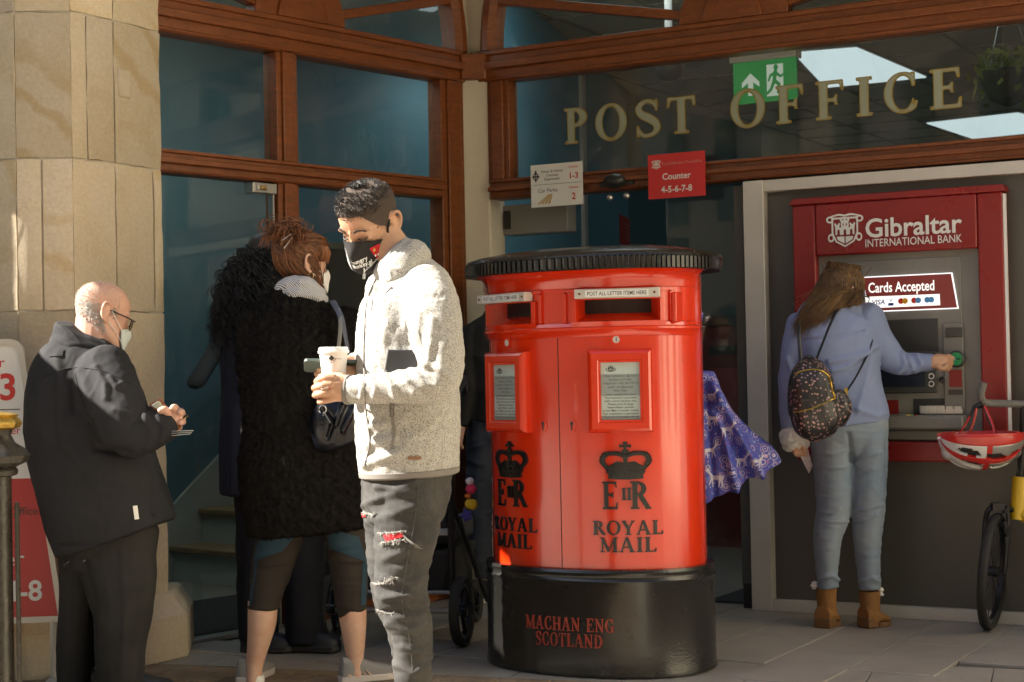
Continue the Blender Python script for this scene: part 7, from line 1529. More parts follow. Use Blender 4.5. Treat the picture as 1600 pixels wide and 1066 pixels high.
# ================================================================== woman at the cash machine
f = Fig(7.05); k = f.k
aw_ = thing('person', 'woman with long fair-brown hair in pale blue shirt and jeans at the cash machine', 'person', (f.p(1330, 983)[0], 7.05, 0))
M_shirt = fabric('pale_blue_shirt', (.19, .235, .40), (.22, .27, .44), 700, .2, nscale=4); M_jb = fabric('light_blue_jeans', (.17, .235, .33), (.25, .29, .34), 500, .3, nscale=4)
def sh_post(v, n):
    v = v + n*(.0022*billow(v, 14, 6, (1, 1, 1)) + .0008*billow(v, 42, 16))[:, None]
    return f.folds(v, n, [([(1370, 540), (1340, 556), (1296, 566)], 5, 5), ([(1355, 552), (1320, 575), (1300, 580)], 4, 5), ([(1360, 560), (1352, 600), (1340, 640)], 6, 4), ([(1420, 560), (1426, 575), (1418, 582)], 3, 4), ([(1432, 556), (1440, 570), (1430, 580)], 3, 4), ([(1408, 552), (1414, 570), (1404, 582)], 3, 4), ([(1230, 560), (1240, 590), (1236, 620)], 4, 3), ([(1340, 640), (1370, 650), (1384, 645)], 4, 3), ([(1250, 532), (1300, 528), (1350, 516)], 2, -2.5)])
tor = f.tube([(1318, 478, 0, 36, 28), (1312, 492, 0, 60, 42), (1306, 525, 0, 68, 56), (1306, 570, 0, 66, 58), (1312, 615, 0, 66, 60), (1318, 645, 0, 68, 62), (1320, 662, 0, 67, 61)], 6, 34, 2.3, (.5, .06))
ar = f.tube([(1352, 498, 0, 30, 30), (1368, 530, 2, 27, 28), (1388, 556, 2, 24, 25), (1410, 568, -2, 19, 20), (1435, 567, -6, 16, 16), (1459, 566, -10, 13.5, 13.5)], 7, 22, 2, (.8, .1))
al = f.tube([(1252, 508, 0, 24, 28), (1240, 550, -4, 19, 24), (1232, 600, -2, 16, 20), (1232, 645, 4, 14, 16), (1234, 676, 10, 12, 14)], 7, 20, 2, (.8, .1))
sh = f.fuse('shirt', [tor, ar, al], .006, M_shirt, aw_, 3, sh_post); sb_ = bvh_of(sh)
seam(sb_, 'yoke_seam', [(1250, 533), (1290, 526), (1330, 516), (1352, 517)], .0012, M_shirt, sh, .0)
def jb_post(v, n):
    v = v + n*(.0018*billow(v, 18, 61, (.6, .6, 2.2)) + .0011*billow(v, 46, 62, (.5, .5, 1.8)))[:, None]
    L = [([(1278+a, y), (1300, y+4), (1326-b, y-2+c)], 2.4, h) for y, a, b, c, h in ((706, 0, 6, 0, 1.8), (728, 0, 8, 4, 2.0), (799, 0, 14, -2, 2.2), (812, 4, 0, 5, 2.4))] + [([(1332+a, y+6+c), (1355, y), (1380-b, y-8)], 2.4, h) for y, a, b, c, h in ((714, 0, 4, 6, 2.2), (742, 0, 16, 3, 1.8), (796, 4, 0, -6, 2.4), (812, 0, 10, -1, 2.2))] + [([(1280, 905), (1300, 900), (1310, 906)], 3, 4), ([(1346, 908), (1362, 902), (1372, 908)], 3, 4), ([(1326, 680), (1332, 720)], 4, -6)]
    return f.folds(v, n, L)
jn = f.fuse('jeans', [f.tube([(1300, 655, 0, 38, 52), (1300, 700, 0, 33, 48), (1302, 745, 0, 29, 40), (1302, 800, 0, 26, 33), (1293, 840, 0, 22, 30), (1292, 890, 0, 17, 24), (1294, 918, 0, 16, 19)], 6, 24, 2, (.3, .08)), f.tube([(1352, 655, 0, 34, 52), (1354, 700, 0, 32, 48), (1356, 745, 0, 29, 40), (1356, 800, 0, 26, 33), (1355, 840, 0, 22, 30), (1357, 890, 0, 18, 24), (1359, 920, 0, 17, 19)], 6, 24, 2, (.3, .08)), f.tube([(1322, 650, 0, 63, 58), (1324, 680, 0, 62, 56), (1326, 700, 0, 52, 44)], 5, 30, 2.2, (.3, .4))], .0055, M_jb, aw_, 3, jb_post); jb2 = bvh_of(jn)
M_jst = mat('jean_stitch', (.2, .22, .26), .8)
seam(jb2, 'pocket_seam', [(1318, 672), (1322, 690), (1340, 700), (1358, 690), (1360, 668)], .0012, M_jst, jn, .0); seam(jb2, 'back_seam', [(1326, 664), (1328, 690), (1332, 712)], .0012, M_jst, jn, .0); seam(jb2, 'side_seam', [(1382, 670), (1382, 760), (1378, 840)], .0012, M_jst, jn, .0)
M_boot = mat('tan_suede_boot', (.28, .13, .035), .8, c2=(.22, .095, .025), nscale=25, bump=.3, bscale=200); M_bsole = mat('brown_heel', (.16, .075, .025), .7)
def ankle_boot(x, yb, dx, dy, dd):
    a = f.p(x, yb, dd); a[2] = 0; d = np.array((dx, dy, 0.)); L = np.linalg.norm(d); d /= L; n = np.array((-d[1], d[0], 0)); u = k
    up = f.tube([(x+1, yb-62, dd+4, 17, 19), (x+1, yb-48, dd+4, 16, 19), (x+2, yb-30, dd+5, 15, 19), (x+3, yb-16, dd+6, 15, 20)], 5, 20, 2, (.02, .3)); R = []
    for t, h, w in ((.0, 34, 14), (.25, 38, 16), (.5, 27, 17), (.75, 20, 17), (.92, 15, 13), (1.0, 8, 7)):
        c = a + d*L*u*t - d*12*u; th = np.linspace(0, 2*PI, 20, endpoint=False); R.append(c + np.outer(np.cos(th)*w*u, n) + np.outer(((np.sin(th)+1)/2*(h-6) + 6)*u, (0, 0, 1)))
    b = f.fuse('ankle_boot', [up, [r[::-1] for r in R]], .0045, M_boot, aw_, 3)
    m = MB(); q = a - d*13*u; poly = [q+n*14*u, q-n*14*u, q+d*22*u-n*15*u, q+d*22*u+n*15*u]; m.prism_z([tuple(p[:2]) for p in poly], .0, 17*u); m.build('heel', M_bsole, b, bevel=.006)
    m = MB(); q2 = q+d*24*u; poly = [q2+n*13*u, q2-n*13*u, q+d*(L*.75)*u-n*17*u, q+d*(L+.5)*u-n*9*u, q+d*(L+.5)*u+n*9*u, q+d*(L*.75)*u+n*17*u]; m.prism_z([tuple(p[:2]) for p in poly], .0, 8*u); m.build('sole', M_bsole, b, bevel=.003)
    m = MB(); q = f.p(x+(-17 if dx < 40 else 17), yb-62, dd-2); [m.sphere(q+RNG.normal(size=3)*.005, (.012, .01, .007), 8, rings=5) for _ in range(5)]; m.build('wool_tuft', M_pwhite, b)
    bb = bvh_of(b); seam(bb, 'seam', [(x-4, yb-58), (x+2, yb-30), (x+4, yb-12)], .001, M_bsole, b, .0)
ankle_boot(1290, 976, 26, 40, 6); ankle_boot(1358, 985, 44, 26, 0)
hd = Head(f.p(1315, 455), 122, 6, -8, 1.04)
hm = f.fuse('head', [hd.skull(), f.tube([(1312, 470, 4, 22, 22), (1312, 500, 4, 24, 24)], 4, 18)] + hd.features() + hd.ear(-1), .0045, M_skinC, aw_, 2)
M_fair = mat('brown_hair', (.085, .045, .02), .4, c2=(.145, .078, .03), nscale=30, spec=.5); M_fair2 = mat('honey_hair', (.24, .13, .038), .4, c2=(.16, .083, .026), nscale=30); cv = []; cl = []
for i in range(3000):
    ph = RNG.uniform(-PI, PI); z = RNG.uniform(.17, .232)
    if abs(ph) < .75 and z < .2: continue
    s0 = hd(hd.surf(np.array(ph), np.array(z), .006)+np.array((0, 0, .006*(z-.17)/.06)) if z < .222 and i % 5 else np.array((RNG.normal()*.022, .005+RNG.normal()*.03, .2385)))
    pr = to_px(s0); t_ = np.clip((pr[0]-1278)/70, 0, 1)
    # where the lock ends: a fan over the shoulder, lower to the left
    ex = 1240 + 62*t_ + RNG.normal()*6; ey = 522 - 34*t_ + RNG.normal()*7 - RNG.exponential(6); 
    if pr[0] > 1338 and RNG.uniform() < .8: ex, ey = 1330 + RNG.normal()*7, 470 + RNG.normal()*6
    dyy = (s0[1]-7.05)/k; e = f.p(ex, ey, min(-30, dyy*.5-34))
    mid = hd(hd.surf(np.array(ph if abs(ph) > 1.2 else 1.2*np.sign(ph)), np.array(RNG.uniform(.1, .14)), .013+RNG.uniform(0, .008))); mid2 = (mid+e)/2 + np.array((.008, -.012, .012)); q = crom(np.array([s0, mid, mid2, e]), 4)
    (cl if (wob(np.array([s0]), 45, 77)[0] + RNG.normal()*.25) > .42 else cv).append(q)
strands('hair', cv, .0019, M_fair, hm); strands('hair_highlights', cl, .0019, M_fair2, hm)
m = MB(); ph = np.linspace(.9, 2*PI-.9, 50); rows = [hd(np.array([hd.surf(np.array(a), np.array(.06+(.2302-.06)*t if abs(a-PI) < 1.5 else .12+(.2302-.12)*t), .004)+np.array((0, 0, .004*t)) for a in ph])) for t in np.linspace(0, 1, 9)]; V = np.concatenate(rows); m.add(V, [tuple(range(8*50, 9*50))] + [(j*50+i, j*50+i+1, (j+1)*50+i+1, (j+1)*50+i) for j in range(8) for i in range(49)]); m.build('hair_base', M_fair, hm, smooth=60)
m = MB(); m.tube(hd(np.array([(-.078, .02, .118), (-.075, -.06, .118), (-.06, -.1, .114)])), .0026, 6); t = np.linspace(0, 2*PI, 19)
for s_ in (-1, 1): m.tube(hd(np.stack([s_*.034+.025*np.cos(t), -.106+.2*np.abs(s_*.034+.025*np.cos(t))**2*6, .106+.02*np.sin(t)], 1)), .002, 6)
m.build('spectacles', M_spec, hm); hd.mask('face_mask', M_mask_white, hm, phi=1.05, top=(.098, .078), bot=(-.006, .03))
f.fuse('hand', hand_rings(f, [(1457, 566, -12, 11, 11), (1466, 565, -10, 12, 10), (1474, 566, -8, 12, 10)], [[(1474, 559, -8, 4.6, 4.6), (1482, 557, -4, 4.2, 4.2), (1488, 560, -2, 3.8, 3.8)], [(1475, 564, -12, 4.6, 4.6), (1483, 564, -8, 4.3, 4.3), (1487, 568, -3, 3.8, 3.8)], [(1475, 570, -14, 4.6, 4.6), (1483, 572, -10, 4.2, 4.2), (1484, 575, -3, 3.8, 3.8)], [(1474, 575, -14, 4.2, 4.2), (1480, 577, -10, 4, 4), (1480, 578, -4, 3.4, 3.4)], [(1464, 572, -20, 5, 5), (1472, 576, -22, 4.6, 4.6), (1480, 571, -18, 4, 4)]]), .0026, M_skinA, aw_, 2)
card = thing('bank_card', 'bank card the woman pushes into the green card reader', 'card', f.p(1490, 562, 0)); m = MB(); plate(m, [f.p(1484, 558, -3), f.p(1494, 560, 2), f.p(1494, 564, 2), f.p(1484, 563, -3)], (0, .001, .0003)); m.build('plastic', mat('card_teal', (.05, .2, .2), .35), card)
f.fuse('hand', hand_rings(f, [(1235, 676, 8, 9, 10), (1240, 692, 2, 10, 10), (1244, 700, -2, 9, 9)], [[(1240+q*4.4, 700, -6, 3.8, 3.8), (1243+q*4.6, 709, -10, 3.6, 3.6), (1248+q*4.2, 712, -4, 3.2, 3.2)] for q in range(4)] + [[(1248, 692, -8, 4.4, 4.4), (1256, 700, -12, 4, 4), (1258, 707, -10, 3.4, 3.4)]]), .0028, M_skinA, aw_, 2)
cuff = f.fuse('wool_cuff', [f.tube([(1232, 676, 6, 15, 15), (1237, 686, 2, 19, 18), (1242, 695, -2, 17, 16)], 5, 22, 2, (.5, .5)), f.ell(1252, 690, -4, 13, 13, 13)], .0035, mat('white_wool', (.62, .6, .57), .95, bump=.6, bscale=180), aw_, 1, lambda v, n: v+n*(.005*billow(v, 60, 9))[:, None])
le = thing('leaflet', 'small printed leaflet held low by the woman in the pale blue shirt', 'leaflet', f.p(1258, 720, -8)); m = MB(); plate(m, [f.p(1247, 706, -12), f.p(1262, 700, -10), f.p(1270, 728, -4), f.p(1264, 740, -6)], (0, .002, 0)); m.build('sheet', mat('leaflet_print', (.5, .46, .5), .4, c2=(.25, .15, .22), nscale=40), le)
# backpack on her back
bp_ = thing('backpack', 'small dark backpack with pink blossom print and gold zips on her back', 'backpack', f.p(1280, 620, -90))
M_bpk = bpy.data.materials.new('blossom_print'); M_bpk.use_nodes = True; nt = M_bpk.node_tree; bs = nt.nodes['Principled BSDF']; vo = nt.nodes.new('ShaderNodeTexVoronoi'); vo.inputs['Scale'].default_value = 70; ge = nt.nodes.new('ShaderNodeNewGeometry'); nt.links.new(ge.outputs['Position'], vo.inputs['Vector'])
rr = ramp(nt, [(.27, 1.0), (.35, 0.0)]); nt.links.new(vo.outputs['Distance'], rr.inputs[0]); r3 = ramp(nt, [(.0, (.52, .31, .28)), (.5, (.38, .22, .2)), (1, (.2, .16, .2))]); nt.links.new(vo.outputs['Color'], r3.inputs[0]); nt.links.new(mix(nt, rr.outputs[0], (.018, .017, .018), r3.outputs[0]), bs.inputs['Base Color']); bs.inputs['Roughness'].default_value = .35
M_strap = mat('black_strap', (.02, .019, .018), .4)
bk = f.fuse('body', [f.tube([(1270, 568, -76, 18, 12), (1268, 584, -84, 30, 22), (1268, 610, -88, 36, 28), (1272, 640, -90, 38, 30), (1280, 664, -88, 36, 28), (1284, 674, -86, 26, 20)], 6, 30, 2.6, (.6, .6)), f.tube([(1304, 622, -84, 18, 22), (1312, 638, -86, 18, 24), (1306, 656, -84, 16, 22)], 5, 22, 2.3, (.7, .7))], .0042, M_bpk, bp_, 3, lambda v, n: v+n*(.0015*billow(v, 30, 2))[:, None]); kb = bvh_of(bk)
M_gz = mat('gold_zip', (.45, .3, .05), .3, .8)
seam(kb, 'zip', [(1242, 586), (1254, 580), (1276, 578), (1294, 588), (1300, 610), (1304, 622)], .0032, M_gz, bk, .002); seam(kb, 'zip', [(1240, 645), (1264, 640), (1290, 629), (1306, 622)], .003, M_gz, bk, .002)
m = MB(); m.tube(crom(np.array([f.p(1254, 572, -76), f.p(1256, 560, -78), f.p(1264, 555, -80), f.p(1271, 560, -78), f.p(1270, 572, -76)]), 4), .0035, 6); m.build('handle', M_strap, bp_)
for pts, r in (([(1272, 570, -74), (1284, 540, -66), (1298, 505, -58), (1310, 480, -44), (1318, 470, -10)], .009), ([(1252, 572, -74), (1250, 545, -66), (1248, 520, -56), (1250, 500, -36), (1254, 488, 0)], .008), ([(1320, 616, -76), (1338, 588, -66), (1354, 556, -56), (1362, 530, -40), (1364, 508, -10)], .008)):
    m = MB(); m.tube(crom(np.array([f.p(*q) for q in pts]), 5), r, 8, flat=.3); m.build('strap', M_strap, bp_)
m = MB(); a = f.p(1322, 612, -80); m.cbox(a, (.012, .006, .03)); m.build('buckle', M_gz, bp_)
# ================================================================== pushchair behind the young man
f = Fig(6.78); k = f.k
pc = thing('pushchair', 'black pushchair with grey fabric and silver axle behind the torn jeans', 'pushchair', (f.p(620, 1008)[0], 6.8, 0))
M_pf = fabric('pushchair_fabric', (.035, .038, .05), (.045, .048, .06), 500, .2); M_frame = mat('frame_black', (.02, .02, .022), .35, .4); M_ty = mat('tyre_rubber', (.018, .017, .016), .75, bump=.3, bscale=120)
def wheel(mb_parent, c, r, w, axis, name='wheel', tyre=M_ty, rim=None):
    ax = np.array(axis, float); ax /= np.linalg.norm(ax); m = MB(); pr = [(r-.03, -w*.7), (r-.008, -w), (r-.001, -w*.5), (r, 0), (r-.001, w*.5), (r-.008, w), (r-.03, w*.7)]
    m.lathe([(a, b) for a, b in pr] + [(r-.035, 0)] + [(pr[0][0], pr[0][1])], c, 36, axis=ax); t = m.build(name, tyre, mb_parent, smooth=50)
    m = MB(); m.lathe([(r-.045, -w*.5), (r-.03, -w*.6), (r-.028, w*.6), (r-.045, w*.5), (r-.045, -w*.5)], c, 36, axis=ax); m.lathe([(.012, -w*1.1), (.022, -w), (.022, w), (.012, w*1.1)], c, 14, axis=ax)
    a0 = np.cross(ax, (0, 0, 1.)); a0 /= np.linalg.norm(a0); b0 = np.cross(ax, a0)
    for q in range(3 if r < .2 else 14): d = a0*math.cos(q*2*PI/(3 if r < .2 else 14)) + b0*math.sin(q*2*PI/(3 if r < .2 else 14)); m.tube([np.array(c)+d*.015, np.array(c)+d*(r-.04)], .011 if r < .2 else .0018, 6)
    m.build('rim', rim or M_frame, t); return t
ax_ = np.array((1, -.22, 0)); ax_ /= np.linalg.norm(ax_); fw = np.array((.22, 1, 0)); fw /= np.linalg.norm(fw)
wr = f.p(722, 958, 0); wr[2] = .142; wl2 = f.p(512, 952, 0); wl2 = wr - ax_*.56; 
for c in (wr, wl2): wheel(pc, c, .142, .022, ax_, 'rear_wheel')
for c in (wr + fw*.62 - ax_*.1, wl2 + fw*.62 + ax_*.1): c = c.copy(); c[2] = .095; wheel(pc, c, .095, .02, ax_, 'front_wheel')
m = MB(); m.tube([wr, wl2], .012, 10); m.build('axle', M_steel, pc); m = MB(); a = wr+np.array((0, 0, .075)); m.tube([a-ax_*.03, a-ax_*.53], .009, 8); m.build('cross_bar', M_steel, pc)
for c, sx in ((wr, -1), (wl2, 1)):
    c = c + ax_*.035*sx; m = MB(); m.tube([c, c + np.array((0, 0, .3)) - fw*.02, c + np.array((0, 0, .62)) + fw*.02, c + np.array((0, 0, .88)) - fw*.16, c + np.array((0, 0, .98)) - fw*.22], .014, 8); m.build('side_tube', M_frame, pc)
    m = MB(); m.tube([c + np.array((0, 0, .45)), c + fw*.6 + np.array((0, 0, -.04))], .012, 8); m.build('leg_tube', M_frame, pc)
m = MB(); c = wr - ax_*.035 + np.array((0, 0, .98)) - fw*.22; m.tube([c, c-ax_*.49], .017, 10); m.build('handle', M_frame, pc)
c = (wr+wl2)/2; FPc = Frame((c[0], c[1], 0), ax_)
m = MB(FPc); m.prism([(-.235, .47), (.215, .47), (.23, .93), (-.25, .93)], .03, .12); m.build('backrest', M_pf, pc, bevel=.02)
m = MB(FPc); m.box((-.23, .025, .445), (.22, .1, .472)); m.build('pale_edge_band', mat('pale_band', (.38, .38, .42), .7), pc, bevel=.004)
m = MB(FPc); m.box((-.23, .1, .40), (.22, .48, .50)); m.build('seat', M_pf, pc, bevel=.02)
m = MB(FPc); m.prism([(-.21, .2), (.2, .2), (.225, .38), (-.235, .38)], .04, .5); m.build('basket', mat('basket_mesh', (.02, .02, .02), .9), pc, bevel=.015)
m = MB(FPc); R = []
for t in np.linspace(0, PI*.62, 8): R.append(np.array([(-.24, .1+.3*math.sin(t), .93+.0+.22*math.sin(t)*math.cos(t*.5)), (.22, .1+.3*math.sin(t), .93+.22*math.sin(t)*math.cos(t*.5)), (.22, .12+.3*math.sin(t), .91+.2*math.sin(t)*math.cos(t*.5)), (-.24, .12+.3*math.sin(t), .91+.2*math.sin(t)*math.cos(t*.5))]))
m.rings(R); m.build('hood', M_pf, pc)
kt = 6.74/FPX
def toyp(x, y): return P(x, y, 6.74)
t = thing('toy', 'pink and white soft toy hanging on the pushchair, topmost of its string', 'toy', toyp(736, 762), 'soft toys strung on the pushchair')
m = MB(); m.sphere(toyp(736, 764), (9*kt, 8*kt, 8*kt), 14); m.build('body', mat('toy_pink', (.55, .03, .12), .7), t); m = MB(); m.sphere(toyp(734, 752), (7*kt, 6*kt, 6*kt), 12); m.build('head', mat('toy_white', (.6, .6, .7), .7), t); m = MB(); m.sphere(toyp(731, 775), (5*kt, 5*kt, 4*kt), 10); m.build('foot', mat('toy_orange', (.6, .16, .02), .7), t)
t = thing('toy', 'yellow ribbed bee toy hanging between the pink toy and the blue star', 'toy', toyp(736, 788), 'soft toys strung on the pushchair')
m = MB(); m.lathe([(.001, -11*kt), (6*kt, -9*kt), (7*kt, -6*kt), (8.4*kt, -4*kt), (8*kt, -2*kt), (9*kt, 0), (8*kt, 2*kt), (8.4*kt, 4*kt), (6.6*kt, 7*kt), (.001, 10*kt)], toyp(737, 788), 16, axis=(1, 0, -.25)); m.build('body', mat('toy_yellow', (.6, .42, .02), .7), t); m = MB(); m.tube([toyp(746, 790), toyp(750, 796), toyp(750, 802)], .0015, 5); m.build('feeler', M_black, t)
t = thing('toy', 'blue star toy with green edging hanging lowest on the pushchair', 'toy', toyp(729, 804), 'soft toys strung on the pushchair')
c = toyp(729, 805); pts = [(c[0]+(13 if q % 2 == 0 else 6.5)*kt*math.cos(PI/2+q*PI/5+.3), c[2]+(13 if q % 2 == 0 else 6.5)*kt*math.sin(PI/2+q*PI/5+.3)) for q in range(10)]
m = MB(); m.prism(pts, c[1]-.012, c[1]+.012); s_ = m.build('star', mat('toy_blue', (.03, .03, .25), .7), t, bevel=.006); m = MB(); P3 = [(p[0], c[1], p[1]) for p in pts]; m.tube(P3 + [P3[0], P3[1]], .0018, 5); m.build('edging', mat('toy_green', (.35, .4, .05), .7), s_)
m = MB(); m.tube([toyp(722, 745), toyp(730, 752), toyp(734, 776), toyp(730, 796)], .0018, 5); o = m.build('toy_cord', M_frame, pc)
# ================================================================== patterned bag hooked on the pillar box
f = Fig(6.9); k = f.k
bg = thing('shopping_bag', 'violet fabric bag printed with white deer and flowers beside the pillar box', 'bag', f.p(1120, 790))
M_dr = bpy.data.materials.new('deer_print_cloth'); M_dr.use_nodes = True; nt = M_dr.node_tree; bs = nt.nodes['Principled BSDF']; bs.inputs['Roughness'].default_value = .6
ge = nt.nodes.new('ShaderNodeNewGeometry'); v1 = nt.nodes.new('ShaderNodeTexVoronoi'); v1.inputs['Scale'].default_value = 22; nt.links.new(ge.outputs['Position'], v1.inputs['Vector'])
w_ = nt.nodes.new('ShaderNodeMath'); w_.operation = 'SINE'; mu = nt.nodes.new('ShaderNodeMath'); mu.operation = 'MULTIPLY'; mu.inputs[1].default_value = 30; nt.links.new(v1.outputs['Distance'], mu.inputs[0]); nt.links.new(mu.outputs[0], w_.inputs[0]); r1 = ramp(nt, [(.25, 0.0), (.6, 1.0)]); nt.links.new(w_.outputs[0], r1.inputs[0]); rd = ramp(nt, [(.42, 1.0), (.54, 0.0)]); nt.links.new(v1.outputs['Distance'], rd.inputs[0])
rc_ = ramp(nt, [(0, (.55, .52, .68)), (.45, (.6, .45, .6)), (.7, (.14, .2, .6)), (1, (.35, .05, .25))], 'CONSTANT'); nt.links.new(v1.outputs['Color'], rc_.inputs[0]); m1 = nt.nodes.new('ShaderNodeMath'); m1.operation = 'MULTIPLY'; nt.links.new(r1.outputs[0], m1.inputs[0]); nt.links.new(rd.outputs[0], m1.inputs[1])
c1 = mix(nt, m1.outputs[0], (.065, .085, .42), rc_.outputs[0]); v2 = nt.nodes.new('ShaderNodeTexVoronoi'); v2.inputs['Scale'].default_value = 75; nt.links.new(ge.outputs['Position'], v2.inputs['Vector']); r2 = ramp(nt, [(.2, .8), (.27, 0.0)]); nt.links.new(v2.outputs['Distance'], r2.inputs[0]); r4 = ramp(nt, [(0, (.6, .58, .7)), (.5, (.45, .06, .25)), (1, (.2, .25, .7))], 'CONSTANT'); nt.links.new(v2.outputs['Color'], r4.inputs[0])
nt.links.new(mix(nt, r2.outputs[0], c1, r4.outputs[0]), bs.inputs['Base Color'])
def bag_post(v, n): return f.folds(v + n*(.004*billow(v, 8, 19, (1.5, 1, .5)))[:, None], n, [([(1112, 600), (1130, 680), (1150, 768)], 7, 12), ([(1120, 620), (1165, 700), (1198, 758)], 7, 11), ([(1104, 620), (1110, 700), (1118, 780)], 5, -6), ([(1120, 640), (1150, 700), (1175, 764)], 6, -11)])
bg_ = f.fuse('body', [f.tube([(1092, 584, 0, 24, 14), (1093, 604, 0, 30, 18), (1094, 640, 0, 44, 22), (1102, 685, 0, 70, 24), (1114, 725, 0, 92, 24), (1128, 755, -2, 98, 20), (1135, 768, -2, 97, 16)], 7, 34, 3.2, (.3, .05), ax=None)], .0045, M_dr, bg, 3, bag_post)
gb = bvh_of(bg_); deer = implicit(lambda x, z: U(s_ell(x, z, 0, .05, .3, .1), s_path(x, z, [(.2, .08, .07), (.34, .26, .05), (.4, .36, .045)], 3), s_ell(x, z, .44, .38, .1, .05), s_seg(x, z, (-.22, 0), (-.26, -.4), .045, .02), s_seg(x, z, (-.16, 0), (-.08, -.4), .045, .02), s_seg(x, z, (.2, 0), (.18, -.4), .04, .02), s_seg(x, z, (.24, .02), (.36, -.3), .04, .02), s_path(x, z, [(.38, .4, .02), (.36, .56, .018), (.44, .68, .012)], 3), s_path(x, z, [(.42, .4, .02), (.48, .54, .018), (.56, .6, .012)], 3), s_ell(x, z, -.32, .12, .06, .03)), -.6, -.5, .7, .8, 34)
m = MB(); 
for x, y, sc, fl in ((1114, 655, 26, -1), (1136, 672, 28, 1), (1108, 705, 28, 1), (1120, 748, 34, -1), (1152, 745, 30, 1), (1158, 720, 26, 1), (1182, 722, 24, 1), (1112, 618, 20, 1), (1190, 750, 22, -1)):
    V, F, B = deer; pts = []; ok = True
    for p_ in V:
        w = snap(gb, x+p_[0]*sc*fl, y-p_[1]*sc, .0012)
        if w is None: ok = False; break
        pts.append(w)
    if ok: m.add(np.array(pts), F)
m.build('deer_print', mat('deer_white', (.62, .6, .7), .6), bg_, smooth=60)
for dx in (0, 1):
    m = MB(); m.tube(crom(np.array([f.p(1082+14*dx, 590, -6+10*dx), f.p(1086+6*dx, 550, -6+10*dx), f.p(1092, 510, 2), f.p(1096, 488, 2)]), 4), .009, 8, flat=.3); m.build('handle', M_dr, bg)
# ================================================================== bicycle at the right edge and its helmet
f = Fig(6.9); k = f.k
bi = thing('bicycle', 'small-wheeled yellow bicycle with grey taped handlebar at the right edge', 'bicycle', (f.p(1550, 985)[0], 6.9, 0))
wc0 = f.p(1552, 897, 0); wc0[2] = .243; fd = np.array((-.45, -.89, 0)); fd /= np.linalg.norm(fd); wax = np.array((-fd[1], fd[0], -.09)); wax /= np.linalg.norm(wax)
wheel(bi, wc0, .243, .019, wax, 'front_wheel', rim=M_frame)
M_yel = mat('yellow_frame', (.62, .40, .012), .3, coat=.4); M_tape = mat('grey_bar_tape', (.24, .23, .22), .8, c2=(.13, .125, .12), nscale=160, bump=.6, bscale=160)
up_ = np.cross(wax, fd); up_ *= np.sign(up_[2]); head0 = f.p(1590, 800, 2); head1 = f.p(1599, 690, 2); stem = f.p(1600, 634, 0)
for s_ in (-1, 1): m = MB(); m.tube(crom(np.array([wc0 + wax*.045*s_, wc0 + wax*.045*s_ + up_*.15, wc0 + wax*.03*s_ + up_*.26, head0]), 4), .011, 8); m.build('fork_leg', M_frame, bi)
m = MB(); m.tube([head0-np.array((0, 0, .03)), head0+(head1-head0)*.5], .034, 12); m.build('head_tube', M_yel, bi)
m = MB(); m.tube([head0+(head1-head0)*.45, head1, stem], .017, 10); m.build('steerer', M_frame, bi)
dirb = np.array((.87, -.49, 0)); rear = wc0 + dirb*.95; rear[2] = .243
m = MB(); m.tube([head0, head0+dirb*.35+np.array((0, 0, -.16)), head0+dirb*.55+np.array((0, 0, -.14))], .03, 10); m.build('main_tube', M_yel, bi)
m = MB(); m.tube([head0+dirb*.5+np.array((0, 0, -.2)), head0+dirb*.62+np.array((0, 0, .45))], .017, 10); m.build('seat_post', M_frame, bi); m = MB(); c = head0+dirb*.62+np.array((0, 0, .47)); m.tube([c-dirb*.12, c, c+dirb*.13], [.022, .05, .07], 12, flat=.4); m.build('saddle', M_black, bi)
for s_ in (-1, 1): m = MB(); m.tube([head0+dirb*.55+np.array((0, 0, -.16))+np.array((.49, .87, 0))*.03*s_, rear+np.array((.49, .87, 0))*.05*s_], .011, 8); m.build('chain_stay', M_yel, bi)
wheel(bi, rear, .243, .019, (.49, .87, 0), 'rear_wheel', rim=M_frame)
m = MB(); c = head0+dirb*.42+np.array((0, 0, -.2)); m.lathe([(.085, -.004), (.085, .004), (.02, .008), (.02, -.008)], c, 28, axis=(.49, .87, 0)); m.build('chain_ring', M_frame, bi); m = MB(); m.tube([c, c+np.array((-.1, .05, -.13))], .01, 6); m.cbox(c+np.array((-.1, .0, -.14)), (.09, .06, .02)); m.build('crank', M_frame, bi)
m = MB(); m.tube(crom(np.array([f.p(1600, 632, 0), f.p(1575, 631, 0), f.p(1546, 630, 0), f.p(1536, 627, -4), f.p(1533, 616, -10), f.p(1537, 598, -14)]), 4), [.0155]*21, 12); m.build('handlebar', M_tape, bi)
m = MB(); m.tube([f.p(1534, 628, -8), f.p(1522, 634, -10), f.p(1516, 652, -14)], .006, 6); m.tube([f.p(1540, 632, -2), f.p(1520, 640, 4)], .008, 6); m.build('brake_lever', M_frame, bi)
m = MB(); m.tube(crom(np.array([f.p(1536, 634, 0), f.p(1550, 668, -10), f.p(1580, 700, -6), f.p(1596, 760, 0)]), 5), .003, 5); m.build('brake_cable', M_black, bi)
m = MB(); m.cbox(wc0+up_*.27, (.05, .04, .03)); m.tube([wc0+up_*.27+wax*.04, wc0+up_*.2+wax*.05], .008, 6); m.build('brake_caliper', M_frame, bi)
hl = thing('cycle_helmet', 'red, white and silver cycle helmet hanging from the handlebar by red straps', 'helmet', f.p(1535, 700, -20))
hc = f.p(1533, 700, -22); M_hw = mat('helmet_white', (.6, .6, .6), .3, coat=.4); M_hr = mat('helmet_red', (.5, .025, .02), .3, coat=.4); M_hs = mat('helmet_silver', (.42, .41, .4), .3, .6); M_hb = mat('helmet_liner', (.02, .02, .02), .8)
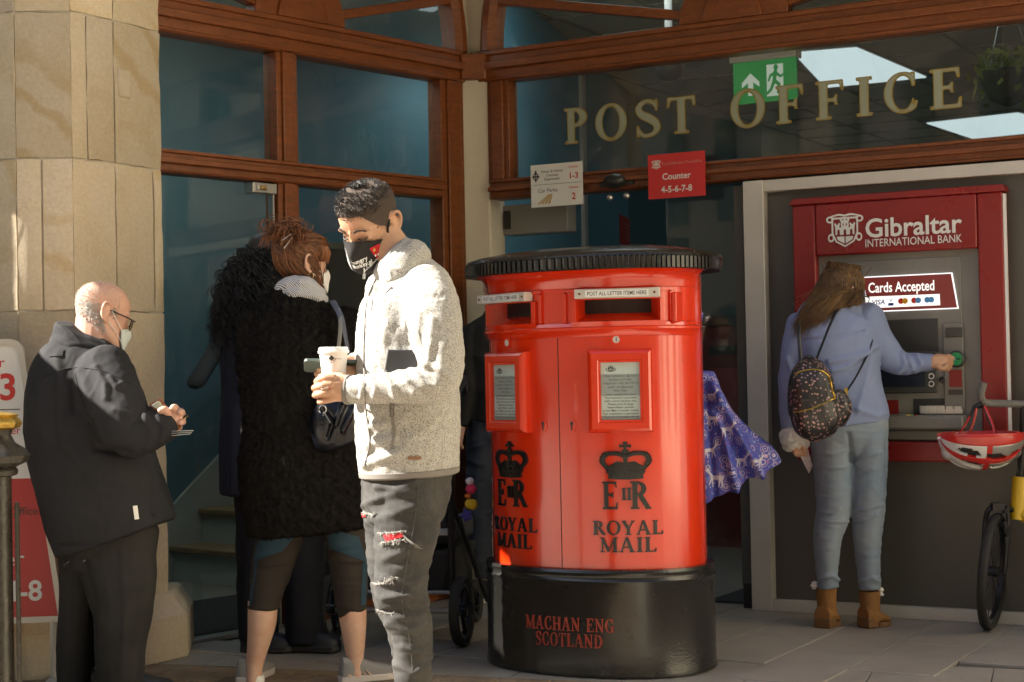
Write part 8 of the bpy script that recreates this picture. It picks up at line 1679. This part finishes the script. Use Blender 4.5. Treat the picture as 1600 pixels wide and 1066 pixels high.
def hp(a, b, s=1.0):
    """a: along the shell (front -1 .. back 1), b: around it from rim to rim (0..pi)"""
    L, W, H = 63*k*s, 54*k*s, 50*k*s; q = math.sqrt(max(0, 1-abs(a)**2.4)); return hc + np.array((L*a, -W*q*math.cos(b)*.9, -(-H*.42) - H*1.05*q*math.sin(b) + .10*L*a*0))
# the helmet hangs crown-down: shell below, rim above
m = MB(); m.rings([np.array([hp(a, b, .93) for b in np.linspace(.0, PI, 14)]) for a in np.linspace(-.97, .97, 16)], closed=False); m.rings([np.array([hp(a, b, .86) for b in np.linspace(.0, PI, 14)]) for a in np.linspace(-.97, .97, 16)], closed=False); m.build('liner', M_hb, hl)
# vented shell: one grid, holes left where the vents are
na, nb3 = 60, 64; shell = {'helmet_red': [], 'helmet_white': [], 'helmet_silver': []}
def vent(a, b):
    for bc, hb, cuts in ((.62, .13, ((-.72, -.2), (-.08, .42), (.52, .8))), (1.08, .13, ((-.6, -.02), (.1, .62))), (PI/2, .11, ((-.78, -.25), (-.12, .4), (.5, .8))), (PI-1.08, .13, ((-.6, -.02), (.1, .62))), (PI-.62, .13, ((-.72, -.2), (-.08, .42), (.52, .8)))):
        bb = b - bc - .10*math.sin(2.2*a)
        for c0, c1 in cuts:
            t = (a-c0)/(c1-c0)
            if 0 < t < 1 and abs(bb) < hb*(4*t*(1-t))**.45: return True
    return False
for i in range(na):
    for j in range(nb3):
        a0_, a1_ = -.985+1.97*i/na, -.985+1.97*(i+1)/na; b0_, b1_ = PI*j/nb3, PI*(j+1)/nb3; am, bm_ = (a0_+a1_)/2, (b0_+b1_)/2
        if vent(am, bm_): continue
        s2 = math.sin(bm_); col_ = 'helmet_red' if s2 < .3 or (.62 < s2 < .8) or abs(am) < .06 else ('helmet_white' if am < -.05 else 'helmet_silver')
        shell[col_].append([hp(a0_, b0_), hp(a1_, b0_), hp(a1_, b1_), hp(a0_, b1_)])
for nm, qs in shell.items():
    m = MB(); 
    for q_ in qs: m.add(q_, [(0, 1, 2, 3)])
    me = m.mesh(bpy.data.materials[nm], 'shell', 60, wloc(hl)); bm2 = bmesh.new(); bm2.from_mesh(me); bmesh.ops.remove_doubles(bm2, verts=bm2.verts, dist=.0004); bm2.to_mesh(me); bm2.free()
    o = obj('shell', me, hl); sd = o.modifiers.new('thickness', 'SOLIDIFY'); sd.thickness = .016; sd.offset = 0; bv_ = o.modifiers.new('bevel', 'BEVEL'); bv_.width = .003; bv_.segments = 2; bv_.limit_method = 'ANGLE'
m = MB(); m.tube([hp(x, 0) for x in np.linspace(-.98, .98, 20)], .009, 8); m.tube([hp(x, PI) for x in np.linspace(-.98, .98, 20)], .009, 8); m.build('rim', M_hr, hl)
for a, mt in ((-.95, M_hw), (.95, M_hs)): m = MB(); m.sphere(hp(a*.93, PI/2, .9), (.03, .05, .035), 14); m.build('end_cap', mt, hl)
for p_, q_ in (((1494, 684, -40), (1520, 640, -6)), ((1556, 684, -40), (1538, 634, -6)), ((1512, 682, -4), (1526, 638, -2))): m = MB(); m.tube(crom(np.array([f.p(*p_), (f.p(*p_)+f.p(*q_))/2+np.array((.006, 0, 0)), f.p(*q_)]), 4), .005, 6, flat=.4); m.build('strap', M_hr, hl)
